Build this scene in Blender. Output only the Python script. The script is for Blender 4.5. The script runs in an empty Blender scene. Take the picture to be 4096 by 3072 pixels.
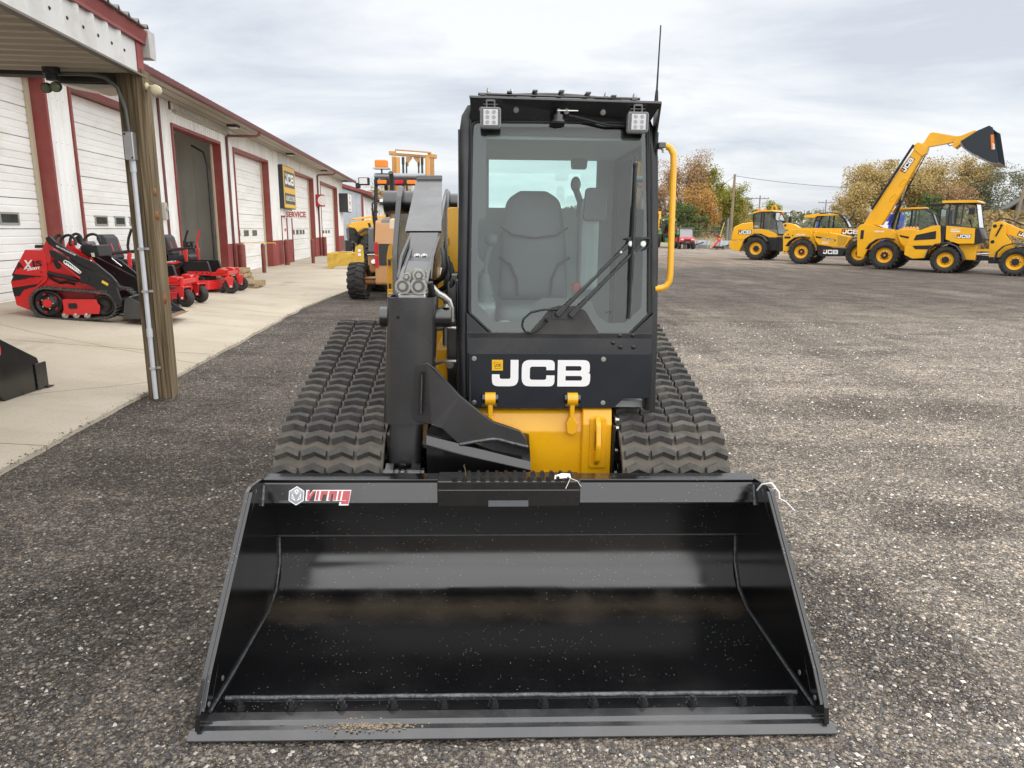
import bpy, bmesh, math, random
import numpy as np
from mathutils import Vector, Matrix, noise as mnoise
random.seed(7)
PI = math.pi
rad = math.radians
scene = bpy.context.scene
COL = scene.collection

# ---------------------------------------------------------------- camera
PITCH, ROLL = math.atan(619 / 2840.0), 0.010
Fw = Vector((0, math.cos(PITCH), -math.sin(PITCH)))
U0 = Vector((0, math.sin(PITCH), math.cos(PITCH)))
R0 = Vector((1, 0, 0))
Rv = R0 * math.cos(ROLL) + U0 * math.sin(ROLL)
Uv = U0 * math.cos(ROLL) - R0 * math.sin(ROLL)
cam_data = bpy.data.cameras.new('camera')
cam = bpy.data.objects.new('camera', cam_data)
COL.objects.link(cam)
cam.matrix_world = Matrix(((Rv.x, Uv.x, -Fw.x, 0), (Rv.y, Uv.y, -Fw.y, 0), (Rv.z, Uv.z, -Fw.z, 1.63), (0, 0, 0, 1)))
cam_data.sensor_fit = 'HORIZONTAL'
cam_data.sensor_width = 36.0
cam_data.lens = 36.0 * 2840 / 4096
cam_data.clip_start = 0.05
cam_data.clip_end = 3000
scene.camera = cam

# ---------------------------------------------------------------- light
SUN_EL, SUN_AZ = rad(70), rad(140)           # wide sun lamp standing in for brighter upper sky, high behind the viewer
sun_data = bpy.data.lights.new('sun', 'SUN')
sun_data.energy = 1.3
sun_data.angle = rad(150)
sun_data.color = (1.0, 0.98, 0.95)
sun = bpy.data.objects.new('sun', sun_data)
COL.objects.link(sun)
sd = Vector((math.cos(SUN_EL) * math.sin(SUN_AZ), math.cos(SUN_EL) * math.cos(SUN_AZ), math.sin(SUN_EL)))
sun.rotation_euler = sd.to_track_quat('Z', 'Y').to_euler()
sun.location = sd * 50

world = bpy.data.worlds.new('World')
scene.world = world
world.use_nodes = True
wn, wl_ = world.node_tree.nodes, world.node_tree.links
wn.clear()
w_out = wn.new('ShaderNodeOutputWorld')
w_bg = wn.new('ShaderNodeBackground')
w_sky = wn.new('ShaderNodeTexSky')
w_sky.sky_type = 'NISHITA'
w_sky.sun_disc = False
w_sky.sun_elevation = SUN_EL
w_sky.sun_rotation = SUN_AZ
w_tc = wn.new('ShaderNodeTexCoord')
w_sep = wn.new('ShaderNodeSeparateXYZ')
wl_.new(w_tc.outputs['Generated'], w_sep.inputs[0])
def wmath(op, a, b=None):
    n = wn.new('ShaderNodeMath'); n.operation = op
    for i, q in enumerate((a, b)):
        if q is None: continue
        if isinstance(q, (int, float)): n.inputs[i].default_value = q
        else: wl_.new(q, n.inputs[i])
    return n.outputs[0]
zc = wmath('ADD', wmath('MAXIMUM', w_sep.outputs[2], 0.0), 0.16)
w_cmb = wn.new('ShaderNodeCombineXYZ')
wl_.new(wmath('DIVIDE', w_sep.outputs[0], zc), w_cmb.inputs[0])
wl_.new(wmath('DIVIDE', w_sep.outputs[1], zc), w_cmb.inputs[1])
w_map = wn.new('ShaderNodeMapping')
w_map.inputs['Rotation'].default_value = (0, 0, rad(28))
w_map.inputs['Scale'].default_value = (0.62, 1.0, 1.0)
w_map.inputs['Location'].default_value = (2.3, 0.7, 0)
wl_.new(w_cmb.outputs[0], w_map.inputs[0])
w_n = wn.new('ShaderNodeTexNoise')
w_n.inputs['Scale'].default_value = 1.15
w_n.inputs['Detail'].default_value = 7
w_n.inputs['Roughness'].default_value = 0.58
w_n.inputs['Distortion'].default_value = 0.35
wl_.new(w_map.outputs[0], w_n.inputs['Vector'])
w_rmp = wn.new('ShaderNodeValToRGB')
w_rmp.color_ramp.elements[0].position = 0.36
w_rmp.color_ramp.elements[0].color = (4.05, 4.27, 4.68, 1)
w_rmp.color_ramp.elements[1].position = 0.60
w_rmp.color_ramp.elements[1].color = (6.05, 6.12, 6.2, 1)
wl_.new(w_n.outputs['Fac'], w_rmp.inputs[0])
w_mix = wn.new('ShaderNodeMixRGB')
w_mix.inputs[0].default_value = 0.90                      # thick even cloud over the blue
wl_.new(w_sky.outputs[0], w_mix.inputs[1])
wl_.new(w_rmp.outputs[0], w_mix.inputs[2])
wl_.new(w_mix.outputs[0], w_bg.inputs[0])
w_bg.inputs[1].default_value = 0.052
wl_.new(w_bg.outputs[0], w_out.inputs[0])

scene.view_settings.view_transform = 'Standard'
scene.view_settings.look = 'None'
scene.view_settings.gamma = 1.0
scene.view_settings.use_curve_mapping = False
scene.view_settings.exposure = 1.72

# ---------------------------------------------------------------- materials
MATS = {}
def mat(name, col, rough=0.5, metal=0.0, coat=0.0, var=0.0, scale=6.0, bump=0.0, bscale=60.0, rvar=0.0, dirt=None, dscale=3.0, damt=0.5, stretch=None, spec=0.5, coord='Object', ior=None):
    if name in MATS: return MATS[name]
    m = bpy.data.materials.new(name); m.use_nodes = True
    nt = m.node_tree; N = nt.nodes; L = nt.links
    b = N['Principled BSDF']
    b.inputs['Base Color'].default_value = (*col, 1)
    b.inputs['Roughness'].default_value = rough
    b.inputs['Metallic'].default_value = metal
    b.inputs['Specular IOR Level'].default_value = spec
    if ior: b.inputs['IOR'].default_value = ior
    if coat:
        b.inputs['Coat Weight'].default_value = coat
        b.inputs['Coat Roughness'].default_value = 0.12
    tc = N.new('ShaderNodeTexCoord')
    vec = N.new('ShaderNodeNewGeometry').outputs['Position'] if coord == 'World' else tc.outputs[coord]
    if stretch:
        mp = N.new('ShaderNodeMapping'); mp.inputs['Scale'].default_value = stretch
        L.new(vec, mp.inputs[0]); vec = mp.outputs[0]
    out = None
    if var:
        n = N.new('ShaderNodeTexNoise'); n.inputs['Scale'].default_value = scale; n.inputs['Detail'].default_value = 6
        n.inputs['Roughness'].default_value = 0.6
        L.new(vec, n.inputs['Vector'])
        r = N.new('ShaderNodeValToRGB')
        r.color_ramp.elements[0].position = 0.28; r.color_ramp.elements[1].position = 0.72
        r.color_ramp.elements[0].color = (*[c * (1 - var) for c in col], 1)
        r.color_ramp.elements[1].color = (*[min(1, c * (1 + var)) for c in col], 1)
        L.new(n.outputs['Fac'], r.inputs[0]); out = r.outputs[0]
    if dirt:
        n2 = N.new('ShaderNodeTexNoise'); n2.inputs['Scale'].default_value = dscale; n2.inputs['Detail'].default_value = 8
        n2.inputs['Roughness'].default_value = 0.65
        L.new(vec, n2.inputs['Vector'])
        r2 = N.new('ShaderNodeValToRGB')
        r2.color_ramp.elements[0].position = 0.48; r2.color_ramp.elements[0].color = (0, 0, 0, 1)
        r2.color_ramp.elements[1].position = 0.72; r2.color_ramp.elements[1].color = (damt,) * 3 + (1,)
        L.new(n2.outputs['Fac'], r2.inputs[0])
        mx = N.new('ShaderNodeMixRGB'); L.new(r2.outputs[0], mx.inputs[0])
        if out: L.new(out, mx.inputs[1])
        else: mx.inputs[1].default_value = (*col, 1)
        mx.inputs[2].default_value = (*dirt, 1); out = mx.outputs[0]
    if out: L.new(out, b.inputs['Base Color'])
    if rvar:
        n3 = N.new('ShaderNodeTexNoise'); n3.inputs['Scale'].default_value = scale * 1.7; n3.inputs['Detail'].default_value = 5
        L.new(vec, n3.inputs['Vector'])
        mr = N.new('ShaderNodeMapRange'); mr.inputs[1].default_value = 0.3; mr.inputs[2].default_value = 0.7
        mr.inputs[3].default_value = max(0.02, rough - rvar); mr.inputs[4].default_value = min(1, rough + rvar)
        L.new(n3.outputs['Fac'], mr.inputs[0]); L.new(mr.outputs[0], b.inputs['Roughness'])
    if bump:
        n4 = N.new('ShaderNodeTexNoise'); n4.inputs['Scale'].default_value = bscale; n4.inputs['Detail'].default_value = 4
        L.new(vec, n4.inputs['Vector'])
        bp = N.new('ShaderNodeBump'); bp.inputs['Strength'].default_value = bump; bp.inputs['Distance'].default_value = 0.01
        L.new(n4.outputs['Fac'], bp.inputs['Height']); L.new(bp.outputs[0], b.inputs['Normal'])
    MATS[name] = m
    return m

def glass(name, col=(0.8, 0.9, 0.9), alpha=0.25, rough=0.03):
    """thin pane: part mirror, part clear tinted"""
    if name in MATS: return MATS[name]
    m = bpy.data.materials.new(name); m.use_nodes = True
    nt = m.node_tree; N = nt.nodes; L = nt.links; N.clear()
    o = N.new('ShaderNodeOutputMaterial'); mx = N.new('ShaderNodeMixShader')
    t = N.new('ShaderNodeBsdfTransparent'); t.inputs[0].default_value = (*col, 1)
    g = N.new('ShaderNodeBsdfGlossy'); g.inputs[0].default_value = (1, 1, 1, 1); g.inputs['Roughness'].default_value = rough
    fr = N.new('ShaderNodeFresnel'); fr.inputs[0].default_value = 1.5
    ad = N.new('ShaderNodeMath'); ad.operation = 'ADD'; ad.inputs[1].default_value = alpha; ad.use_clamp = True
    L.new(fr.outputs[0], ad.inputs[0]); L.new(ad.outputs[0], mx.inputs[0])
    L.new(t.outputs[0], mx.inputs[1]); L.new(g.outputs[0], mx.inputs[2]); L.new(mx.outputs[0], o.inputs[0])
    MATS[name] = m
    return m

# ---------------------------------------------------------------- mesh builder
AX = {'x': lambda p, t: (t, p[0], p[1]), 'y': lambda p, t: (p[0], t, p[1]), 'z': lambda p, t: (p[0], p[1], t)}
def frame(d):
    d = Vector(d).normalized()
    a = Vector((0, 0, 1)) if abs(d.z) < 0.9 else Vector((1, 0, 0))
    u = d.cross(a).normalized()
    return u, d.cross(u).normalized()
def fillet(pts, r, n=4):
    """round the corners of a closed outline; r may be a number or one per corner"""
    out = []
    k = len(pts)
    for i in range(k):
        p = Vector(pts[i]).to_2d(); a = Vector(pts[i - 1]).to_2d() - p; b = Vector(pts[(i + 1) % k]).to_2d() - p
        ri = r[i] if isinstance(r, (list, tuple)) else r
        if ri <= 0 or a.length < 1e-6 or b.length < 1e-6: out.append(tuple(p)); continue
        ang = a.angle(b)
        if ang > 3.1: out.append(tuple(p)); continue
        t = min(ri / math.tan(ang / 2), a.length * .49, b.length * .49)
        q0, q1 = p + a.normalized() * t, p + b.normalized() * t
        for j in range(n + 1):
            s = j / n
            out.append(tuple((1 - s) ** 2 * q0 + 2 * s * (1 - s) * p + s * s * q1))
    return out
class MB:
    def __init__(s): s.v = []; s.f = []; s.m = []; s.s = []
    def add(s, vs, fs, mi=0, smooth=False):
        o = len(s.v); s.v += [tuple(v) for v in vs]
        for f in fs: s.f.append([i + o for i in f]); s.m.append(mi); s.s.append(smooth)
        return s
    def box(s, x0, x1, y0, y1, z0, z1, mi=0):
        vs = [(x, y, z) for x in (x0, x1) for y in (y0, y1) for z in (z0, z1)]
        return s.add(vs, [(0, 1, 3, 2), (4, 6, 7, 5), (0, 4, 5, 1), (2, 3, 7, 6), (0, 2, 6, 4), (1, 5, 7, 3)], mi)
    def obox(s, c, size, rot=(0, 0, 0), mi=0):
        from mathutils import Euler
        R = Euler(rot).to_matrix(); c = Vector(c); h = Vector(size) / 2
        vs = [c + R @ Vector((x * h.x, y * h.y, z * h.z)) for x in (-1, 1) for y in (-1, 1) for z in (-1, 1)]
        return s.add(vs, [(0, 1, 3, 2), (4, 6, 7, 5), (0, 4, 5, 1), (2, 3, 7, 6), (0, 2, 6, 4), (1, 5, 7, 3)], mi)
    def hexa(s, p8, mi=0):
        return s.add(p8, [(0, 1, 2, 3), (7, 6, 5, 4), (0, 4, 5, 1), (1, 5, 6, 2), (2, 6, 7, 3), (3, 7, 4, 0)], mi)
    def prism(s, pts, ax, a, b, mi=0, sc=1.0, smooth=False):
        n = len(pts); g = AX[ax]
        if sc != 1.0:
            cx = sum(p[0] for p in pts) / n; cy = sum(p[1] for p in pts) / n
            p2 = [(cx + (p[0] - cx) * sc, cy + (p[1] - cy) * sc) for p in pts]
        else: p2 = pts
        vs = [g(p, a) for p in pts] + [g(p, b) for p in p2]
        s.add(vs, [list(range(n)), list(range(2 * n - 1, n - 1, -1))], mi)
        if smooth: s.add(vs, [])
        o = len(s.v) - 2 * n
        for i in range(n):
            j = (i + 1) % n
            s.f.append([o + i, o + j, o + n + j, o + n + i]); s.m.append(mi); s.s.append(smooth)
        return s
    def loft(s, rings, mi=0, smooth=True, caps=True, closed=True):
        n = len(rings[0]); vs = [p for r in rings for p in r]; fs = []
        for k in range(len(rings) - 1):
            for i in range(n if closed else n - 1):
                j = (i + 1) % n
                fs.append((k * n + i, k * n + j, (k + 1) * n + j, (k + 1) * n + i))
        s.add(vs, fs, mi, smooth)
        if caps and closed:
            s.add(rings[0], [list(range(n))], mi); s.add(rings[-1], [list(range(n - 1, -1, -1))], mi)
        return s
    def cyl(s, p0, p1, r0, r1=None, n=14, mi=0, caps=True, smooth=True):
        p0, p1 = Vector(p0), Vector(p1); r1 = r0 if r1 is None else r1
        u, w = frame(p1 - p0)
        c = [(math.cos(2 * PI * i / n), math.sin(2 * PI * i / n)) for i in range(n)]
        return s.loft([[p0 + (u * a + w * b) * r0 for a, b in c], [p1 + (u * a + w * b) * r1 for a, b in c]], mi, smooth, caps)
    def tube(s, path, r, n=8, mi=0, closed=False, smooth=True):
        P = [Vector(p) for p in path]; k = len(P); rings = []; u = None
        rr = r if isinstance(r, (list, tuple)) else [r] * k
        for i in range(k):
            if closed: d = P[(i + 1) % k] - P[i - 1]
            else: d = P[min(i + 1, k - 1)] - P[max(i - 1, 0)]
            d.normalize()
            if u is None: u = frame(d)[0]
            else:
                u = u - d * u.dot(d)
                u = u.normalized() if u.length > 1e-5 else frame(d)[0]
            w = d.cross(u)
            rings.append([P[i] + (u * math.cos(2 * PI * j / n) + w * math.sin(2 * PI * j / n)) * rr[i] for j in range(n)])
        if closed: rings.append(rings[0])
        return s.loft(rings, mi, smooth, not closed)
    def lathe(s, o, d, prof, n=20, mi=0, smooth=True, closed=False, caps=True):
        """prof: list of (radius, distance along d)"""
        o = Vector(o); d = Vector(d).normalized(); u, w = frame(d); rings = []
        for r, h in prof:
            r = max(r, 1e-4)
            rings.append([o + d * h + (u * math.cos(2 * PI * j / n) + w * math.sin(2 * PI * j / n)) * r for j in range(n)])
        if closed: rings.append(rings[0])
        return s.loft(rings, mi, smooth, caps and not closed)
    def ball(s, c, r, n=12, k=8, mi=0, sq=(1, 1, 1)):
        rings = []
        for i in range(k + 1):
            a = PI * i / k
            rings.append([(c[0] + r * sq[0] * max(math.sin(a), 1e-3) * math.cos(2 * PI * j / n), c[1] + r * sq[1] * max(math.sin(a), 1e-3) * math.sin(2 * PI * j / n), c[2] + r * sq[2] * math.cos(a)) for j in range(n)])
        return s.loft(rings, mi, True, True)
    def bolt(s, c, d, r=0.012, h=0.01, mi=0):
        c = Vector(c); d = Vector(d).normalized()
        s.cyl(c - d * .002, c + d * h * .3, r * 1.5, n=14, mi=mi)
        return s.cyl(c, c + d * h, r, n=6, mi=mi, smooth=False)
    def decal(s, key, o, ux, uy, h, mi=0, w=None, lift=0.0, depth=0.0):
        """flat lettering: cached outline `key`, height h, lower left corner at o"""
        vs, fs, W = FLAT[key]
        ux, uy = Vector(ux).normalized(), Vector(uy).normalized(); nz = ux.cross(uy)
        kx = h if w is None else w / W
        return s.add([Vector(o) + ux * v[0] * kx + uy * v[1] * h + nz * lift for v in vs], fs, mi)
    def build(s, name, mats, parent=None, bevel=0.0, seg=2, recalc=True, ang=35, loc=None):
        me = bpy.data.meshes.new(name)
        me.from_pydata(s.v, [], s.f)
        if not isinstance(mats, (list, tuple)): mats = [mats]
        for m in mats: me.materials.append(m)
        me.polygons.foreach_set('material_index', s.m)
        me.polygons.foreach_set('use_smooth', s.s)
        if recalc:
            bm = bmesh.new(); bm.from_mesh(me); bmesh.ops.recalc_face_normals(bm, faces=bm.faces); bm.to_mesh(me); bm.free()
        me.update()
        o = bpy.data.objects.new(name, me); COL.objects.link(o)
        if parent: o.parent = parent
        if loc: o.location = loc
        if bevel:
            b = o.modifiers.new('bevel', 'BEVEL'); b.width = bevel; b.segments = seg; b.limit_method = 'ANGLE'; b.angle_limit = rad(ang)
            b.use_clamp_overlap = True
        return o
def tag(o, label=None, cat=None, group=None, kind=None):
    if label: o['label'] = label
    if cat: o['category'] = cat
    if group: o['group'] = group
    if kind: o['kind'] = kind
    return o
def thing(name, label, cat, loc=(0, 0, 0), rz=0.0, group=None):
    o = bpy.data.objects.new(name, None); o.empty_display_size = 0.2
    COL.objects.link(o); o.location = loc; o.rotation_euler = (0, 0, rz)
    return tag(o, label, cat, group)
def dup(o, parent=None, loc=None, rz=None, label=None):
    c = o.copy(); COL.objects.link(c); c.parent = parent
    if loc is not None: c.location = loc
    if rz is not None: c.rotation_euler = (0, 0, rz)
    if label: c['label'] = label
    for ch in list(o.children): dup(ch, c)
    return c

# ---------------------------------------------------------------- flat outlines (lettering)
FLAT = {}
def _flat(key, cu, sx=1.0, shear=0.0):
    ob = bpy.data.objects.new('tmp', cu)
    me = bpy.data.meshes.new_from_object(ob)
    vs = [(v.co.x + v.co.y * shear, v.co.y) for v in me.vertices]
    x0 = min(v[0] for v in vs); x1 = max(v[0] for v in vs); y0 = min(v[1] for v in vs); y1 = max(v[1] for v in vs)
    h = y1 - y0
    FLAT[key] = ([((x - x0) / h * sx, (y - y0) / h) for x, y in vs], [list(p.vertices) for p in me.polygons], (x1 - x0) / h * sx)
    bpy.data.objects.remove(ob); bpy.data.meshes.remove(me); bpy.data.curves.remove(cu)
def text(key, s, bold=0.012, sx=1.0, shear=0.0):
    cu = bpy.data.curves.new('t', 'FONT'); cu.body = s; cu.offset = bold; cu.resolution_u = 3
    _flat(key, cu, sx, shear)
def loops(key, lps):
    cu = bpy.data.curves.new('t', 'CURVE'); cu.dimensions = '2D'; cu.fill_mode = 'BOTH'
    for lp in lps:
        sp = cu.splines.new('POLY'); sp.points.add(len(lp) - 1); sp.use_cyclic_u = True
        for p, q in zip(sp.points, lp): p.co = (q[0], q[1], 0, 1)
    _flat(key, cu)
_J = fillet([(.69, 1), (.985, 1), (.985, 0), (0, 0), (0, .455), (.285, .455), (.285, .28), (.69, .28)], [0, 0, .3, .3, 0, 0, .08, .08])
_C = fillet([(1.227, .617), (1.227, 1), (0, 1), (0, 0), (1.227, 0), (1.227, .42), (.92, .42), (.92, .25), (.30, .25), (.30, .75), (.92, .75), (.92, .617)], [0, .24, .3, .3, .24, 0, 0, .09, .1, .1, .09, 0])
_B = fillet([(0, 0), (0, 1), (1.2, 1), (1.2, .53), (1.1, .515), (1.225, .50), (1.225, 0)], [0, 0, .22, .12, .02, .12, .24])
_B1 = fillet([(.30, .60), (.30, .775), (.89, .775), (.89, .60)], [0, 0, .08, .08])
_B2 = fillet([(.30, .225), (.30, .40), (.92, .40), (.92, .225)], [0, 0, .08, .08])
sh = lambda l, d: [(x + d, y) for x, y in l]
loops('jcb', [_J, sh(_C, 1.11), sh(_B, 2.449), sh(_B1, 2.449), sh(_B2, 2.449)])
for k, s_, b_, sx_, sr_ in [('agri', 'AGRICULTURE', .02, .62, 0), ('service', 'SERVICE', .03, .62, 0), ('gravely', 'GRAVELY', .035, 1.0, 0), ('axA', 'A', .03, 1.25, 0), ('axX', 'X', .03, 1.25, .25), ('axIS', 'IS', .03, 1.2, 0),
                            ('2000T', '2000T', .03, 1.1, 0), ('agrisuper', 'AGRI SUPER', .03, 1.1, 0), ('rec', 'REC', .0, 1.2, .2), ('542', '542-70', .03, 1.0, 0), ('538', '538-60', .03, 1.0, 0),
                            ('virnig', 'virnig', .03, 1.0, .12), ('jcbs', 'JCB', .03, .9, .15), ('stop', 'STO', .02, 1, 0), ('lev', 'SELF LEVELING BOOM', .02, 1.1, 0), ('massey', 'MASSEY', .02, .7, 0), ('canada', 'Canada', .02, 1, 0)]:
    text(k, s_, b_, sx_, sr_)
# ================================================================ ground
def gravel_material():
    m = bpy.data.materials.new('gravel'); m.use_nodes = True
    nt = m.node_tree; N = nt.nodes; L = nt.links; b = N['Principled BSDF']
    b.inputs['Roughness'].default_value = 0.95; b.inputs['Specular IOR Level'].default_value = 0.2
    geo = N.new('ShaderNodeNewGeometry'); pos = geo.outputs['Position']
    def noise(sc, det=5, st=None, off=None, rough=0.55):
        v = pos
        if st or off:
            mp = N.new('ShaderNodeMapping')
            if st: mp.inputs['Scale'].default_value = st
            if off: mp.inputs['Location'].default_value = off
            L.new(pos, mp.inputs[0]); v = mp.outputs[0]
        n = N.new('ShaderNodeTexNoise'); n.inputs['Scale'].default_value = sc; n.inputs['Detail'].default_value = det; n.inputs['Roughness'].default_value = rough
        L.new(v, n.inputs['Vector']); return n.outputs['Fac']
    def ramp(fac, stops):
        r = N.new('ShaderNodeValToRGB'); e = r.color_ramp.elements
        while len(e) < len(stops): e.new(0.5)
        for q, (p, c) in zip(e, stops): q.position = p; q.color = (*c, 1) if len(c) == 3 else c
        L.new(fac, r.inputs[0]); return r.outputs[0]
    def mix(fac, a, b_, t='MIX'):
        x = N.new('ShaderNodeMixRGB'); x.blend_type = t
        for i, q in enumerate((fac, a, b_)):
            if isinstance(q, (int, float)): x.inputs[i].default_value = q
            elif isinstance(q, tuple): x.inputs[i].default_value = (*q, 1)
            else: L.new(q, x.inputs[i])
        return x.outputs[0]
    def math_(op, a, b_=None, c_=None):
        x = N.new('ShaderNodeMath'); x.operation = op; x.use_clamp = False
        for i, q in enumerate((a, b_, c_)):
            if q is None: continue
            if isinstance(q, (int, float)): x.inputs[i].default_value = q
            else: L.new(q, x.inputs[i])
        return x.outputs[0]
    sep = N.new('ShaderNodeSeparateXYZ'); L.new(pos, sep.inputs[0]); X, Y = sep.outputs[0], sep.outputs[1]
    # tone: dark millings to the left, paler worn stone to the right
    g = math_('ADD', X, math_('MULTIPLY', math_('SUBTRACT', noise(0.35, 4), 0.5), 7.0))
    mr = N.new('ShaderNodeMapRange'); mr.interpolation_type = 'SMOOTHSTEP'
    mr.inputs[1].default_value = -1.6; mr.inputs[2].default_value = 3.2; L.new(g, mr.inputs[0])
    right = mr.outputs[0]
    # a band of fresh dark millings across the yard further out, then pale sandy strip under the row of machines
    yb = math_('ADD', Y, math_('MULTIPLY', math_('SUBTRACT', noise(0.09, 4, (0.5, 1.6, 1)), 0.5), 22.0))
    def band(lo, hi, fade):
        a = N.new('ShaderNodeMapRange'); a.interpolation_type = 'SMOOTHSTEP'; a.inputs[1].default_value = lo - fade; a.inputs[2].default_value = lo + fade; L.new(yb, a.inputs[0])
        c = N.new('ShaderNodeMapRange'); c.interpolation_type = 'SMOOTHSTEP'; c.inputs[1].default_value = hi + fade; c.inputs[2].default_value = hi - fade; L.new(yb, c.inputs[0])
        return math_('MULTIPLY', a.outputs[0], c.outputs[0])
    tone = mix(right, (0.190, 0.175, 0.160), (0.385, 0.349, 0.306))
    tone = mix(math_('MULTIPLY', band(13.0, 34, 4.0), 0.82), tone, (0.118, 0.108, 0.102))
    streak = ramp(noise(0.6, 6, (0.10, 1.0, 1)), [(0.42, (0, 0, 0)), (0.62, (1, 1, 1))])
    tone = mix(math_('MULTIPLY', mix(0, streak, streak), 0.22), tone, (0.062, 0.055, 0.053))
    sandmask = math_('MULTIPLY', band(35, 50, 2.5), ramp(noise(0.25, 5, (0.4, 1.5, 1)), [(0.38, (0, 0, 0)), (0.55, (1, 1, 1))]))
    tone = mix(math_('MULTIPLY', sandmask, 0.8), tone, (0.235, 0.19, 0.155))
    # damp patches and wheel scuffs
    wet = ramp(noise(0.9, 7, None, (3, 1, 0), 0.62), [(0.52, (0, 0, 0)), (0.68, (1, 1, 1))])
    tone = mix(math_('MULTIPLY', wet, 0.45), tone, (0.042, 0.037, 0.034))
    mott = ramp(noise(2.2, 9, (0.6, 1.3, 1), (1, 7, 0), 0.68), [(0.30, (0.62, 0.62, 0.63)), (0.5, (1, 1, 1)), (0.70, (1.38, 1.36, 1.33))])
    tone = mix(1.0, tone, mott, 'MULTIPLY')
    mott2 = ramp(noise(14, 6, None, (3, 2, 0), 0.7), [(0.28, (0.55, 0.55, 0.55)), (0.5, (1, 1, 1)), (0.72, (1.5, 1.47, 1.42))])
    tone = mix(0.8, tone, mott2, 'MULTIPLY')
    # wheel lanes pressed into the millings
    lane = noise(1.0, 3, (1.15, 0.10, 1), (7.3, 0, 0))
    lane = ramp(lane, [(0.50, (0, 0, 0)), (0.60, (1, 1, 1))])
    tone = mix(math_('MULTIPLY', lane, 0.30), tone, (0.075, 0.067, 0.060))
    pale = ramp(noise(0.5, 5, (1.0, 0.5, 1), (11, 3, 0)), [(0.55, (0, 0, 0)), (0.72, (1, 1, 1))])
    tone = mix(math_('MULTIPLY', math_('MULTIPLY', pale, right), 0.55), tone, (0.31, 0.28, 0.245))
    # churned dark patch with a tread print beside the bucket
    def blob(cx, cy, rx, ry):
        q = math_('ADD', math_('POWER', math_('ABSOLUTE', math_('DIVIDE', math_('SUBTRACT', X, cx), rx)), 2.0), math_('POWER', math_('ABSOLUTE', math_('DIVIDE', math_('SUBTRACT', Y, cy), ry)), 2.0))
        q = math_('ADD', q, math_('MULTIPLY', noise(3.5, 6, None, (cx, 0, 0), 0.65), 1.6))
        m_ = N.new('ShaderNodeMapRange'); m_.interpolation_type = 'SMOOTHSTEP'; m_.inputs[1].default_value = 1.9; m_.inputs[2].default_value = 1.1; L.new(q, m_.inputs[0]); return m_.outputs[0]
    for bx_, by_, rx_, ry_, am_ in ((1.55, 2.75, .38, .75, .7), (2.55, 3.9, .5, .35, .55), (-2.3, 4.6, .9, .5, .5), (3.6, 6.6, 1.6, .6, .45), (-1.9, 2.6, .5, .8, .45)):
        tone = mix(math_('MULTIPLY', blob(bx_, by_, rx_, ry_), am_), tone, (0.060, 0.053, 0.047))
    # single stones
    v1 = N.new('ShaderNodeTexVoronoi'); v1.inputs['Scale'].default_value = 62; L.new(pos, v1.inputs['Vector'])
    v2 = N.new('ShaderNodeTexVoronoi'); v2.inputs['Scale'].default_value = 150; L.new(pos, v2.inputs['Vector'])
    rc = N.new('ShaderNodeSeparateColor'); L.new(v1.outputs['Color'], rc.inputs[0])
    rc2 = N.new('ShaderNodeSeparateColor'); L.new(v2.outputs['Color'], rc2.inputs[0])
    st1 = ramp(rc.outputs[0], [(0.0, (0.35, 0.35, 0.37)), (0.5, (0.8, 0.77, 0.74)), (0.78, (1.5, 1.42, 1.3)), (0.93, (2.6, 2.35, 2.0)), (1.0, (3.6, 3.4, 3.1))])
    st2 = ramp(rc2.outputs[1], [(0.0, (0.45, 0.45, 0.47)), (0.6, (1.0, 0.96, 0.92)), (0.9, (1.9, 1.75, 1.55)), (1.0, (2.6, 2.4, 2.1))])
    c = mix(0.5, st1, st2)
    gap_shade = ramp(v1.outputs['Distance'], [(0.30, (1.08, 1.08, 1.08)), (0.62, (0.42, 0.41, 0.40))])  # crevice shade between stones, painted into the colour at cell borders
    c = mix(0.75, c, gap_shade, 'MULTIPLY')
    c = mix(1.0, c, (1.12, 1.12, 1.12), 'MULTIPLY')
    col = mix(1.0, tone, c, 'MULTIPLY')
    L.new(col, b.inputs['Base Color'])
    hgt = math_('ADD', math_('MULTIPLY', v1.outputs['Distance'], -1.0), math_('MULTIPLY', v2.outputs['Distance'], -0.5))
    hgt = math_('ADD', hgt, math_('MULTIPLY', noise(7, 5), 1.5))
    bp = N.new('ShaderNodeBump'); bp.inputs['Strength'].default_value = 0.9; bp.inputs['Distance'].default_value = 0.026
    L.new(hgt, bp.inputs['Height']); L.new(bp.outputs[0], b.inputs['Normal'])
    return m
GRAVEL = gravel_material()
def gz(x, y):
    """small rises and ruts in the yard"""
    k = max(0.0, 1 - math.hypot(x, y - 3) / 16.0)
    h = 0.018 * k * mnoise.noise(Vector((x * 0.55, y * 0.55, 0.3))) + 0.008 * k * mnoise.noise(Vector((x * 2.1, y * 2.1, 4.0)))
    return h - 0.012 * k
def spaced(lo, hi, near, k=1.06, st=0.14):
    a = [near]; s = st
    while a[-1] < hi: a.append(a[-1] + s); s *= k
    b = [near]; s = st
    while b[-1] > lo: b.append(b[-1] - s); s *= k
    return sorted(set(b + a))
xs = spaced(-900, 900, 0.3); ys = spaced(-60, 1400, 3.0)
gb = MB(); nx = len(xs)
gb.v = [(x, y, gz(x, y)) for y in ys for x in xs]
gb.f = [[j * nx + i, j * nx + i + 1, (j + 1) * nx + i + 1, (j + 1) * nx + i] for j in range(len(ys) - 1) for i in range(nx - 1)]
gb.m = [0] * len(gb.f); gb.s = [True] * len(gb.f)
tag(gb.build('ground', GRAVEL, recalc=False), 'dark gravel yard of crushed millings with pale pebbles', None, kind='structure')

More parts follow.
